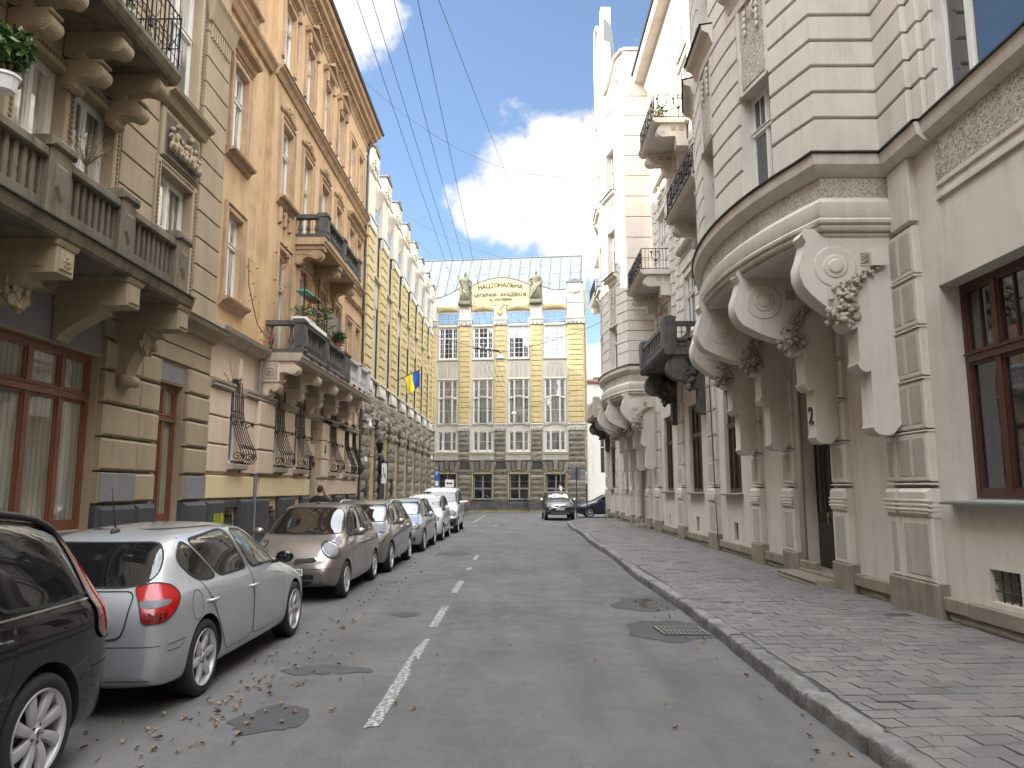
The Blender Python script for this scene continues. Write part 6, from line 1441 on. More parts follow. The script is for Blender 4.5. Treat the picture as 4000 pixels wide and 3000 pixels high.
# side walls joints of bay 2 (facing the camera) are part of its courses; window slits in the gable
# ---- balconies on this house
def cream_console(b, F, s, w_, n, zt, h, mat='cream'):
    b.mat(mat); r = h * .34; c = (n - r, zt - h * .08 - r); P = [(0, zt), (n * .9, zt)] + [(c[0] + r * math.cos(R(a)), c[1] + r * math.sin(R(a))) for a in range(70, -100, -20)] + [(n * .45, zt - h * .72), (n * .38, zt - h * .74), (n * .36, zt - h), (0, zt - h * 1.0)]
    o = b.M; b.M = F; k = len(P); vs = [(s, p[0], p[1]) for p in P] + [(s + w_, p[0], p[1]) for p in P]
    b.add(vs, [tuple(range(k)), tuple(range(2 * k - 1, k - 1, -1))] + [(i, (i + 1) % k, (i + 1) % k + k, i + k) for i in range(k)])
    for q_, e in ((.72, .014), (.42, .03), (.2, .04)): b.lathe([(r * q_, -.002), (r * q_, e), (r * q_ * .8, e)], 16, T(s, c[0], c[1]) @ Matrix.Rotation(R(-90), 4, 'Y'))
    for j in range(2):
        x = c[0] - r - .14 - .26 * j
        if x > .12: b.mat('cream_dark' if mat == 'cream' else 'seam').box(s - .006, s, x - .08, x + .08, zt - h * .42, zt - h * .16); b.mat(mat); b.tube([(s - .01, x - .06, zt - h * .36), (s - .015, x, zt - h * .28), (s - .01, x + .06, zt - h * .3)], .014, 5)
    b.M = o; return b
def ibal(s0, s1, n, z, lab):
    b = B(FR).mat('cream').mould(s0, s1, [(N0, z - .16), (n - .08, z - .16), (n - .04, z - .1), (n, z - .08), (n, z), (N0, z)]); b.mat('tin_dark').mould(s0 - .01, s1 + .01, [(n - .15, z + .018), (n + .03, z + .008), (n + .03, z - .015)], False); sl = b.build('balcony', cr); sl['label'] = lab
    for s in (s0 + .12, s1 - .42):
        b = B(); cream_console(b, FR, s, .3, n * .86, z - .15, .58); b.M = FR; b.mat('cream'); b.fr(s - .06, s + .36, z - .92, z - .7, N0, .34, .02); b.build('bracket', sl)
    iron_rail(sl, FR, s0 + .04, s1 - .04, n - .06, z, .78, 'ring'); return sl
ibal(25.5, 28.75, 1.07, 9.5, 'lower iron railed balcony beside the far bay'); ibal(22.3, 25.0, 1.1, 13.55, 'top iron railed balcony with potted plants'); ibal(17.6, 20.9, 1.08, 9.6, 'iron railed balcony beside the near bay'); ibal(40.5, 43.5, 1.15, 12.7, 'iron balcony glimpsed past the far bay')
def dark_balcony(s0, s1, n, z, st, lab, seed):
    b = B(FR).mat(st).mould(s0, s1, [(N0, z - .12), (n - .05, z - .12), (n, z - .06), (n, z + .02), (N0, z + .02)]); b.mat('lead').mould(s0, s1, [(n - .1, z + .035), (n + .03, z + .028), (n + .03, z + .005)], False); sl = b.build('balcony', cr); sl['label'] = lab
    for s in (s0 + .2, s1 - .2):
        b = B(FR).mat(st); b.fr(s - .2, s + .2, z + .02, z + 1.02, n - .36, n + .02, .03); b.smooth().ball((s, n - .17, z + 1.0), .2, sq=(.98, .95, .5), seg=12, rings=8); b.smooth(False); b.build('pier', sl)
    def panel(p, q):
        d = Vector((q[0] - p[0], q[1] - p[1], 0)); L_ = d.length; d.normalize(); M = FR @ Matrix(((d.x, -d.y, 0, p[0]), (d.y, d.x, 0, p[1]), (0, 0, 1, z), (0, 0, 0, 1)))
        b = B(M).mat('old_stone' if st == 'old_stone' else 'cream_dark'); b.box(0, L_, -.06, .06, .74, .88); b.box(0, L_, -.05, .05, .02, .1); b.box(0, L_, -.05, .05, .30, .38); k = max(2, round(L_ / .42))
        for i in range(k + 1): x = L_ * i / k; b.box(x - .05, x + .05, -.05, .05, .1, .74)
        for i in range(k): a, c = L_ * i / k + .05, L_ * (i + 1) / k - .05; b.box(a, c, -.02, .02, .1, .3); b.fr(a + .04, c - .04, .13, .27, .02, .05, .01); b.fr(a + .04, c - .04, .13, .27, -.05, .02, .01)
        b.mat('iron')
        for i in range(k): a, c = L_ * i / k, L_ * (i + 1) / k; b.tube([((a + c) / 2, 0, .38), ((a + c) / 2, 0, .74)], .012, 4); b.tube([(a, 0, .56), (c, 0, .56)], .012, 4)
        b.build('parapet', sl)
    panel((s0 + .12, n - .36), (s0 + .12, 0)); panel((s0 + .4, n - .12), (s1 - .4, n - .12)); panel((s1 - .12, 0), (s1 - .12, n - .36))
    for i, s in enumerate((s0 + .1, s1 - .5)):
        b = B(); b.M = Matrix(); P = [(0, z - .12), (n * .86, z - .12)] + [(n - .46 + .36 * math.cos(R(a)), z - .50 + .36 * math.sin(R(a))) for a in range(60, -110, -20)] + [(.42, z - 1.0), (.42, z - 1.1), (.16, z - 1.12), (.16, z - 1.75), (.1, z - 1.86), (N0, z - 1.86), (N0, z - .12)]
        k = len(P); b.mat('old_stone'); b.M = FR; vs = [(s, p[0], p[1]) for p in P] + [(s + .36, p[0], p[1]) for p in P]; b.add(vs, [tuple(range(k)), tuple(range(2 * k - 1, k - 1, -1))] + [(t, (t + 1) % k, (t + 1) % k + k, t + k) for t in range(k)])
        for r_, e in ((.25, .015), (.15, .03), (.09, .035)): b.lathe([(r_, -.002), (r_, e), (r_ - .04, e)], 20, T(s, n - .46, z - .46) @ Matrix.Rotation(R(-90), 4, 'Y'))
        b.mat('seam')
        for (x, w2) in ((n - .92, .1), (n * .25, .07), (n * .34, .12)): b.box(s - .008, s + .002, max(.02, x - w2), x + w2, z - .46, z - .22)
        b.tube([(s - .004, .5, z - .3), (s - .004, .44, z - .55), (s - .004, .6, z - .7), (s - .004, .55, z - .98)], .012, 4)
        b.mat('old_stone'); q = random.Random(seed + i); b.smooth()
        for t in range(34): u = q.random(); b.ball((s - .03 + q.gauss(0, .05), .22 + .25 * (u) + q.gauss(0, .05), z - .45 - .65 * u + q.gauss(0, .05)), .05 + .03 * u, sq=(.7, 1, 1.1), seg=6, rings=4, nz=.4, seed=t)
        b.build('bracket', sl)
dark_balcony(21.3, 25.6, 1.15, 5.80, 'old_stone', 'weathered dark stone balcony with a cracked scroll bracket', 3)
dark_balcony(41.2, 45.2, 1.2, 5.85, 'cream_dark', 'stone balcony at the far corner on blackened brackets', 8)
b = B().mat('iron'); b.tube([(5.47, 20.9, 6.2), (5.38, 20.7, 4.6), (5.37, 20.45, 1.2), (5.35, 20.3, .4)], .012, 5).build('cable', cr)
# potted plants on the top balcony
for k, (y, m) in enumerate(((22.9, 'terracotta'), (23.5, 'white_plastic'))):
    shrub('potted_plant', T(4.7, y, 13.85), .22, .42, 70, ['leaf', 'leaf_dark'], ['green plant in a clay pot on the top iron balcony', 'green plant in a white pot on the top iron balcony'][k], 'plant', (m, .14, .26), sd=k + 40, leaf_=.07)
# ================================================================ CARS
def ring(y, zl, w_, zb, wb, zt, wt):
    h = zb - zl; g = zt - zb
    q = [(0, zl), (.7 * w_, zl), (.94 * w_, zl + .03), (w_, zl + min(.14, h * .3)), (w_ * 1.0, zl + .55 * h), (w_ * .985, zb - min(.07, h * .15)), (wb, zb), (wb * .42 + wt * .58, zb + .6 * g), (wt, zt - min(.035, g * .15)), (wt * .7, zt), (0, zt + min(.025, g * .3 + .008))]
    return [(x, y, z) for x, z in q] + [(-x, y, z) for x, z in q[1:-1]][::-1]
def car_body(st, R_=.33, axles=(-1.33, 1.33), arch=.06, lvl=2, wellw=.26, paint_='paint_silver', low=None):
    rings = [ring(*s) for s in st]; n = len(rings[0]); vs = [p for r in rings for p in r]; fs = []
    for j in range(len(rings) - 1):
        for i in range(n): k = (i + 1) % n; fs.append((j * n + i, j * n + k, (j + 1) * n + k, (j + 1) * n + i))
    for base, rev in ((0, False), ((len(rings) - 1) * n, True)):
        h = n // 2
        fs.append((base, base + 1, base + n - 1))
        for i in range(1, h - 1): fs.append((base + i, base + i + 1, base + n - i - 1, base + n - i))
        fs.append((base + h - 1, base + h, base + h + 1))
    me = bpy.data.meshes.new('cage'); me.from_pydata(vs, [], fs)
    bm = bmesh.new(); bm.from_mesh(me); bmesh.ops.recalc_face_normals(bm, faces=bm.faces)
    cl = bm.edges.layers.float.get('crease_edge') or bm.edges.layers.float.new('crease_edge')
    for e in bm.edges:
        a, b = sorted((e.verts[0].index, e.verts[1].index)); i, j = a % n, b % n
        if i == j and i in (2, n - 2): e[cl] = .5
        if i == j and i in (6, n - 6): e[cl] = .35
        if i == j and i in (8, n - 8): e[cl] = .25
        if a // n == b // n and (a // n == 0 or a // n == len(rings) - 1): e[cl] = .4
    bm.to_mesh(me); bm.free()
    for m in (paint_, 'plastic'): me.materials.append(MATS[m])
    o = bpy.data.objects.new('cage', me); COL.objects.link(o)
    sub = o.modifiers.new('s', 'SUBSURF'); sub.levels = lvl; sub.render_levels = lvl
    dg = bpy.context.evaluated_depsgraph_get(); solid = bpy.data.meshes.new_from_object(o.evaluated_get(dg))
    bv = BVHTree.FromPolygons([v.co.copy() for v in solid.vertices], [tuple(p.vertices) for p in solid.polygons])
    # wheel wells
    c = B().mat('plastic'); W_ = max(s[2] for s in st)
    for ay in axles:
        for sg in (1, -1):
            Rr = R_ + arch; poly = [(ay + Rr * math.cos(2 * math.pi * k / 40), R_ + .01 + Rr * math.sin(2 * math.pi * k / 40)) for k in range(40)]
            c.prism(poly, sg * (W_ - wellw), sg * (W_ + .3), ax='x')
    cm = c.mesh('cut'); cm.materials.clear(); cm.materials.append(MATS[paint_]); cm.materials.append(MATS['plastic'])
    for p in cm.polygons: p.material_index = 1
    co = bpy.data.objects.new('cut', cm); COL.objects.link(co)
    bo = o.modifiers.new('b', 'BOOLEAN'); bo.operation = 'DIFFERENCE'; bo.object = co; bo.solver = 'EXACT'
    dg = bpy.context.evaluated_depsgraph_get(); me2 = bpy.data.meshes.new_from_object(o.evaluated_get(dg))
    bpy.data.objects.remove(o); bpy.data.objects.remove(co)
    for p in me2.polygons:
        p.use_smooth = True
        if low is not None and p.center.z < low: p.material_index = 1
    me2.set_sharp_from_angle(angle=R(38)); me2.name = 'body'
    return me2, bv
DIRS = {'R': ((9, 0, 0), (0, 1, 0), (-1, 0, 0)), 'L': ((-9, 0, 0), (0, 1, 0), (1, 0, 0)), 'F': ((0, 9, 0), (1, 0, 0), (0, -1, 0)), 'B': ((0, -9, 0), (1, 0, 0), (0, 1, 0)), 'T': None}
def diag(ang):
    a = R(ang); return ((9 * math.cos(a), 9 * math.sin(a), 0), (-math.sin(a), math.cos(a), 0), (-math.cos(a), -math.sin(a), 0))
def shoot(bv, D, p, off):
    o, u, d = (Vector(q) for q in D)
    hit = bv.ray_cast(o + u * p[0] + Vector((0, 0, p[1])), d, 20)
    return hit[0] + hit[1] * off if hit[0] is not None else None
def smoothpoly(P, it=1, closed=True):
    for _ in range(it):
        Q = []
        for i in range(len(P)):
            a, b = P[i], P[(i + 1) % len(P)]
            Q += [(a[0] * .75 + b[0] * .25, a[1] * .75 + b[1] * .25), (a[0] * .25 + b[0] * .75, a[1] * .25 + b[1] * .75)]
        P = Q
    return P
def fillet(P, r):
    Q = []; n = len(P)
    for i in range(n):
        a, b, c = (Vector(P[k % n]) for k in (i - 1, i, i + 1)); d0 = min(r, (a - b).length * .45); d1 = min(r, (c - b).length * .45)
        p, q = b + (a - b).normalized() * d0, b + (c - b).normalized() * d1
        for t in (0, .25, .5, .75, 1): Q.append(tuple(p * (1 - t) ** 2 + b * 2 * t * (1 - t) + q * t * t))
    return Q
def patch(b, bv, D, poly, off, mat, res=.035, rnd_=0, back=0):
    """sheet that follows the car body inside an outline given in a side/front/rear view"""
    if rnd_: poly = smoothpoly(poly, rnd_)
    pts = []
    for i in range(len(poly)):
        a, c = poly[i], poly[(i + 1) % len(poly)]; k = max(1, int(math.dist(a, c) / res))
        pts += [(a[0] + (c[0] - a[0]) * t / k, a[1] + (c[1] - a[1]) * t / k) for t in range(k)]
    nb = len(pts); x0, x1 = min(p[0] for p in pts), max(p[0] for p in pts); z0, z1 = min(p[1] for p in pts), max(p[1] for p in pts)
    i = 0; x = x0
    while x < x1:
        z = z0
        while z < z1: pts.append((x + .001, z + .0013)); z += res
        x += res
    vs, es, fs, *_ = delaunay_2d_cdt([Vector(p) for p in pts], [(i, (i + 1) % nb) for i in range(nb)], [list(range(nb))], 1, 1e-5)
    out = [shoot(bv, D, v, off) for v in vs]; idx = {}; V3 = []
    for k, o in enumerate(out):
        if o is not None: idx[k] = len(V3); V3.append(o)
    F3 = []
    for f in fs:
        if all(k in idx for k in f):
            t = [V3[idx[k]] for k in f]
            if max((t[a] - t[a - 1]).length for a in range(len(t))) < res * 6: F3.append([idx[k] for k in f])
    b.mat(mat).smooth(); b.add(V3, F3)
    if back:
        b.smooth(False)
    return b
def ribbon(b, bv, D, line, w_, off, mat, closed=False, res=.03):
    P = []
    n = len(line)
    for i in range(n if closed else n - 1):
        a, c = line[i], line[(i + 1) % n]; k = max(1, int(math.dist(a, c) / res)); P += [(a[0] + (c[0] - a[0]) * t / k, a[1] + (c[1] - a[1]) * t / k) for t in range(k)]
    if not closed: P.append(line[-1])
    V3 = []; F3 = []; prev = None; first = None; m = len(P)
    for i in range(m):
        a = P[i - 1] if (closed or i) else P[0]; c = P[(i + 1) % m] if (closed or i < m - 1) else P[-1]
        d = Vector((c[0] - a[0], c[1] - a[1]))
        if d.length < 1e-6: continue
        d.normalize(); nrm = (-d.y * w_ / 2, d.x * w_ / 2)
        p, q = shoot(bv, D, (P[i][0] + nrm[0], P[i][1] + nrm[1]), off), shoot(bv, D, (P[i][0] - nrm[0], P[i][1] - nrm[1]), off)
        if p is None or q is None: prev = None; continue
        V3 += [p, q]; k = len(V3) - 2
        if prev is not None and (V3[prev] - p).length < .15: F3.append((prev, prev + 1, k + 1, k))
        if first is None: first = k
        prev = k
    if closed and prev is not None and first is not None and (V3[prev] - V3[first]).length < .15: F3.append((prev, prev + 1, first + 1, first))
    b.mat(mat).smooth(); b.add(V3, F3); return b
def wheel(r, wid, spokes=7, style='thin', rim_m='alloy', logo=None, rr=.70):
    """returns (hub, tyre, rim) builders; axis x, outer face towards +x"""
    def lx(prof, seg, b, cap=True):
        b.lathe(prof, seg, Matrix.Rotation(R(90), 4, 'Y'), cap)
    t = B().mat('rubber').smooth(); ri = r * rr
    lx([(ri, -wid / 2), (r * .94, -wid / 2 + .005), (r, -wid / 2 + .03), (r, wid / 2 - .035), (r * .975, wid / 2 - .012), (r * .9, wid / 2 + .002), (ri * 1.05, wid / 2 - .002), (ri, wid / 2 - .012)], 48, t, False)
    t.smooth(False)
    for k in range(44):
        a = 2 * math.pi * k / 44
        t.box(r * .985, r * 1.004, -.006, .006, -wid * .42, wid * .36, Matrix.Rotation(R(90), 4, 'Y') @ Matrix.Rotation(a, 4, 'Z'))
    m = B().mat(rim_m).smooth()
    lx([(ri * 1.03, wid / 2 - .01), (ri * 1.02, wid / 2 + .003), (ri * .96, wid / 2 - .004), (ri * .93, wid / 2 - .03), (ri * .9, -wid / 2 + .02)], 48, m) if False else m.lathe([(ri * 1.03, wid / 2 - .012), (ri * 1.02, wid / 2 + .004), (ri * .96, wid / 2 - .004), (ri * .92, wid / 2 - .04), (ri * .88, -wid / 2 + .02)], 48, Matrix.Rotation(R(90), 4, 'Y'), cap=False)
    m.smooth(False)
    for k in range(spokes):
        a = 2 * math.pi * k / spokes
        Mx = Matrix.Rotation(a, 4, 'X'); offs = [0]
        w0, w1 = (.055, .04) if style == 'thin' else (.05, .04)
        if style == 'star': w0, w1 = .085, .045
        if style == 'fan': w0, w1 = .05, .085
        z0, z1 = r * .12, ri * .97; x0, x1 = wid / 2 - .028, wid / 2 - .014
        tw = .035 if style == 'fan' else 0; k2 = r / .33; w0 *= k2; w1 *= k2
        seg = 4; vs = []
        for j in range(seg + 1):
            u = j / seg; z = z0 + (z1 - z0) * u; ww = (w0 + (w1 - w0) * u) / 2; xx = x0 + (x1 - x0) * u + .012 * math.sin(u * math.pi); yy = tw * u * u
            vs += [(xx - .03, yy - ww, z), (xx, yy - ww * .8, z), (xx + .006, yy, z), (xx, yy + ww * .8, z), (xx - .03, yy + ww, z)]
        fs = [(5 * j + i, 5 * j + i + 1, 5 * j + i + 6, 5 * j + i + 5) for j in range(seg) for i in range(4)]
        m.add(vs, fs, Mx)
    h = B().mat('disc'); h.lathe([(.14 * r / .33, wid / 2 - .075), (.14 * r / .33, wid / 2 - .06)], 24, Matrix.Rotation(R(90), 4, 'Y')); h.mat('plastic').lathe([(ri * .9, 0), (ri * .9, .01)], 24, Matrix.Rotation(R(90), 4, 'Y'))
    h.mat(rim_m).lathe([(r * .19, wid / 2 - .055), (r * .19, wid / 2 - .022), (r * .1, wid / 2 - .012), (r * .09, wid / 2 - .006)], 20, Matrix.Rotation(R(90), 4, 'Y'))
    h.mat('seam')
    for k in range(5):
        a = 2 * math.pi * (k + .5) / 5; h.ball((wid / 2 - .018, r * .145 * math.cos(a), r * .145 * math.sin(a)), .011, sq=(.5, 1, 1), seg=6, rings=4)
    if logo == 'roundel':
        h.mat('ink').lathe([(r * .088, wid / 2 - .006), (r * .088, wid / 2 - .003)], 20, Matrix.Rotation(R(90), 4, 'Y'))
        for q in range(4):
            h.mat('sign_blue' if q % 2 else 'sign_white'); pl = [(0, 0)] + [(r * .055 * math.cos(R(q * 90 + 15 * j)), r * .055 * math.sin(R(q * 90 + 15 * j))) for j in range(7)]
            h.prism(pl, wid / 2 - .003, wid / 2 - .001, ax='x')
    elif logo == 'chevrons':
        h.mat('seam')
        for dz in (-.008, .012): h.prism([(-.02, dz - .008), (0, dz + .012), (.02, dz - .008), (.02, dz - .001), (0, dz + .019), (-.02, dz - .001)], wid / 2 - .006, wid / 2 - .003, ax='x')
    return h, t, m
def add_wheels(root, axles, r, wid, track, spec, meshes={}):
    key = (r, wid, str(spec))
    if key not in meshes: h, t, m = wheel(r, wid, **spec); meshes[key] = [h.mesh('wheel'), t.mesh('tyre'), m.mesh('rim')]; meshes[key][2].set_sharp_from_angle(angle=R(35)); meshes[key][1].set_sharp_from_angle(angle=R(45))
    for ay in axles:
        for sg in (1, -1):
            M = wm(root) @ T(sg * track, ay, r) @ (Matrix() if sg == 1 else RZ(math.pi)) @ Matrix.Rotation(rnd.uniform(0, 1.2), 4, 'X')
            wo = link('wheel', meshes[key][0], root, M)
            link('tyre', meshes[key][1], wo, M); link('rim', meshes[key][2], wo, M)
def mirrors(root, y, z, x, m, lvl=0):
    for sg in (1, -1):
        b = B().mat(m).smooth(); b.ball((sg * (x + .10), y - .02, z), .105, seg=14, rings=10, sq=(1.0, .62, .66)); b.smooth(False)
        b.mat('plastic').tube([(sg * (x - .06), y + .02, z - .06), (sg * (x + .04), y, z - .04)], .022)
        b.mat('car_glass').lathe([(.08, 0), (.08, .004)], 16, T(sg * (x + .10), y - .072, z) @ Matrix.Rotation(R(90), 4, 'X') @ Matrix.Diagonal((1, .66, 1, 1)))
        b.build('wing_mirror', root, M=wm(root))
def handles(root, ys, z, x, m):
    for sg in (1, -1):
        for y in ys:
            b = B().mat(m).smooth(); b.tube([(sg * (x - .015), y - .085, z), (sg * (x + .03), y - .07, z + .003), (sg * (x + .035), y, z + .004), (sg * (x + .03), y + .07, z + .003), (sg * (x - .015), y + .085, z)], [.012, .014, .014, .014, .012], 6)
            b.mat('seam').ball((sg * x, y, z), .05, sq=(.1, 1, .45), seg=10)
            yield sg, y, b
def finish_car(spec):
    """assemble one car from its measurements and outlines"""
    S = spec; root = thing(S['name'], (*S['loc'], 0), S['label'], 'car', S.get('group'), S['rz'])
    s3 = S.get('scale', (1, 1, 1)); st = [(a * s3[1], b * s3[2], c * s3[0], d * s3[2], e * s3[0], f * s3[2], g * s3[0]) for a, b, c, d, e, f, g in S['st']]
    ax = S['axles']; me, bv = car_body(st, S['r'], ax, S.get('arch', .05), S.get('lvl', 2), paint_=S['paint'], low=S.get('low'))
    P = S['paint']; M = wm(root); body = link('body', me, root, M)
    def s2(p): return (p[0] * s3[1], p[1] * s3[2])
    def sf(p): return (p[0] * s3[0], p[1] * s3[2])
    res = S.get('res', .04)
    for pl in S['side']:                    # side windows
        for d in 'RL':
            b = B(); poly = fillet([s2(p) for p in pl], .09)
            patch(b, bv, DIRS[d], poly, .005, 'car_glass', res); ribbon(b, bv, DIRS[d], poly, .022, .0065, S.get('wtrim', 'seam'), True)
            b.build('side_window', root, M=M)
    for pl in S.get('doors', []):
        for d in 'RL':
            b = B(); pl2 = fillet([s2(p) for p in pl], .11); patch(b, bv, DIRS[d], pl2, .0022, P, res); ribbon(b, bv, DIRS[d], pl2, .0065, .0034, 'seam', True)
            do = b.build('door', root, M=M)
            hz = S.get('hz'); xs = [p[0] for p in pl2]; hy = min(xs) + .17 * 1 + (.0)
            if hz:
                p0 = shoot(bv, DIRS[d], (hy, hz), 0)
                if p0 is not None:
                    sg = 1 if d == 'R' else -1; h = B().mat(S.get('handle', P)).smooth()
                    h.tube([(p0.x - sg * .01, hy - .09, hz), (p0.x + sg * .03, hy - .07, hz + .003), (p0.x + sg * .036, hy, hz + .004), (p0.x + sg * .03, hy + .07, hz + .003), (p0.x - sg * .01, hy + .09, hz)], [.013, .016, .016, .016, .013], 8)
                    h.mat('seam').ball((p0.x, hy, hz - .004), .055, sq=(.12, 1, .5), seg=12)
                    ho = h.build('handle', None, M=M); ho.parent = do; ho.matrix_parent_inverse = wm(do).inverted()
    for nm, d, pl, mat, rn in S.get('front', []):
        b = B(); poly = fillet([sf(p) for p in pl], .08) if rn else [sf(p) for p in pl]
        patch(b, bv, DIRS[d], poly, .012 if nm == 'number_plate' else .006, mat, res); ribbon(b, bv, DIRS[d], poly, .010, .013 if nm == 'number_plate' else .0075, 'seam', True); b.build(nm, root, M=M)
    neg = lambda P: [(-p[0], p[1]) for p in P]
    for lp in S.get('lamps', []):    # wrap-around lamps seen diagonally, mirrored
        nm, ang, pl, mat, rn = lp if len(lp) == 5 else (lp[0], lp[1], lp[2][0][1], lp[2], lp[3])
        if ang > 0: pl = neg(pl); mat = [(m_, neg(p_)) for m_, p_ in mat] if isinstance(mat, list) else mat
        for sg in (1, -1):
            D = diag(ang); o, u, dd = D
            if sg < 0: D = ((-o[0], o[1], 0), (-u[0], u[1], 0), (-dd[0], dd[1], 0))
            b = B(); layers = mat if isinstance(mat, list) else [(mat, pl)]
            poly = fillet(pl, .04) if rn else pl
            ribbon(b, bv, D, poly, .008, .016, 'seam', True)
            for k, (mm, pp) in enumerate(layers): patch(b, bv, D, fillet(pp, .04) if rn else pp, .012 + .003 * k, mm, min(res, .025))
            b.build(nm, root, M=M)
    for d, line, wd, mat, off in S.get('lines', []):
        for dd in (d if isinstance(d, tuple) else (d,)):
            b = B(); f = s2 if dd in 'RL' else sf; ribbon(b, bv, DIRS[dd], [f(p) for p in line], wd, off, mat, line[0] == line[-1])
            b.build('trim_strip', root, M=M)
    add_wheels(root, ax, S['r'], S.get('tw', .2), max(s[2] for s in st) - S.get('tw', .2) / 2 - .012, S['wheel'])
    if 'mirror' in S: mirrors(root, *S['mirror'])
    if 'extra' in S: S['extra'](root, bv, M)
    return root, bv
def rails(xs, y0, y1, z, m, th=.016, up=.05):
    def f(root, bv, M):
        for sg in (1, -1):
            pts = []
            for k in range(15):
                u = k / 14; y = y0 + (y1 - y0) * u; h = bv.ray_cast(Vector((sg * xs, y, 4)), Vector((0, 0, -1)), 5)
                zz = h[0].z if h[0] is not None else z
                pts.append((sg * xs, y, zz + up * min(1, min(u, 1 - u) * 9) - .005))
            B().mat(m).smooth().tube(pts, th, 8).build('roof_rail', root, M=M)
    return f
def antenna(y, ln=.3, lean=.25, x=0):
    def f(root, bv, M):
        h = bv.ray_cast(Vector((x, y, 4)), Vector((0, 0, -1)), 5); z = h[0].z
        b = B().mat('plastic').smooth(); b.ball((x, y, z), .04, sq=(.8, 1.7, 1.1)); b.tube([(x, y, z + .02), (x - lean * ln * .0, y - lean * ln, z + ln)], [.009, .003], 6); b.build('antenna', root, M=M)
    return f
def plate(y, z, face, text, wd=.52, ht=.112, right=False):
    def f(root, bv, M):
        s = 1 if face == 'F' else -1
        b = B().mat('plate').box(-wd / 2, wd / 2, y, y + s * .012, z - ht / 2, z + ht / 2); b.mat('sign_blue').box(s * wd / 2, s * (wd / 2 - .04), y + s * .012, y + s * .014, z - ht / 2 + .004, z + ht / 2 - .004)
        b.mat('plastic').box(-wd / 2 - .01, wd / 2 + .01, y - s * .01, y, z - ht / 2 - .01, z + ht / 2 + .01)
        po = b.build('number_plate', root, M=M)
        Mt = M @ T(0, y + s * .015, z) @ Matrix.Rotation(math.pi if s > 0 else 0, 4, 'Z') @ Matrix.Rotation(R(90), 4, 'X')
        if text: o = text_obj(text, 'lettering', Mt @ T((wd / 2 - .015) if right else .02, 0, 0), ht * .98, 'ink', None, .001, 'RIGHT' if right else 'CENTER'); o.parent = po; o.matrix_parent_inverse = wm(po).inverted()
    return f
def multi(*fs):
    def f(root, bv, M):
        for g in fs: g(root, bv, M)
    return f

# ---- silver hatchback, rear towards the camera
HATCH = [(-2.12, .33, .68, .66, .66, .74, .5), (-2.09, .25, .79, .80, .755, .88, .62), (-1.99, .21, .845, .91, .78, 1.00, .64), (-1.74, .20, .868, .96, .80, 1.24, .60), (-1.52, .19, .872, .968, .805, 1.375, .575), (-1.1, .18, .875, .965, .81, 1.425, .585), (-.5, .18, .877, .955, .815, 1.45, .60),
         (0, .18, .877, .94, .815, 1.44, .59), (.33, .18, .876, .925, .812, 1.39, .57), (.72, .18, .874, .905, .80, 1.19, .60), (1.05, .18, .87, .885, .785, 1.0, .64), (1.3, .18, .866, .855, .765, .945, .60), (1.65, .19, .85, .79, .73, .87, .55), (1.92, .2, .80, .71, .66, .765, .48), (2.06, .24, .70, .61, .58, .65, .42), (2.1, .32, .58, .54, .5, .57, .38)]
def silver_extra(root, bv, M):
    b = B(); D = DIRS['R']
    ribbon(b, bv, D, [(-1.52 + .105 * math.cos(t * .35), .80 + .125 * math.sin(t * .35)) for t in range(19)], .006, .003, 'seam'); b.build('fuel_flap', root, M=M)
    b = B().mat('plastic').smooth(); b.tube([(.1, -1.93, 1.035), (-.16, -1.975, .995), (-.38, -1.98, .99)], .011, 6); b.build('rear_wiper', root, M=M)
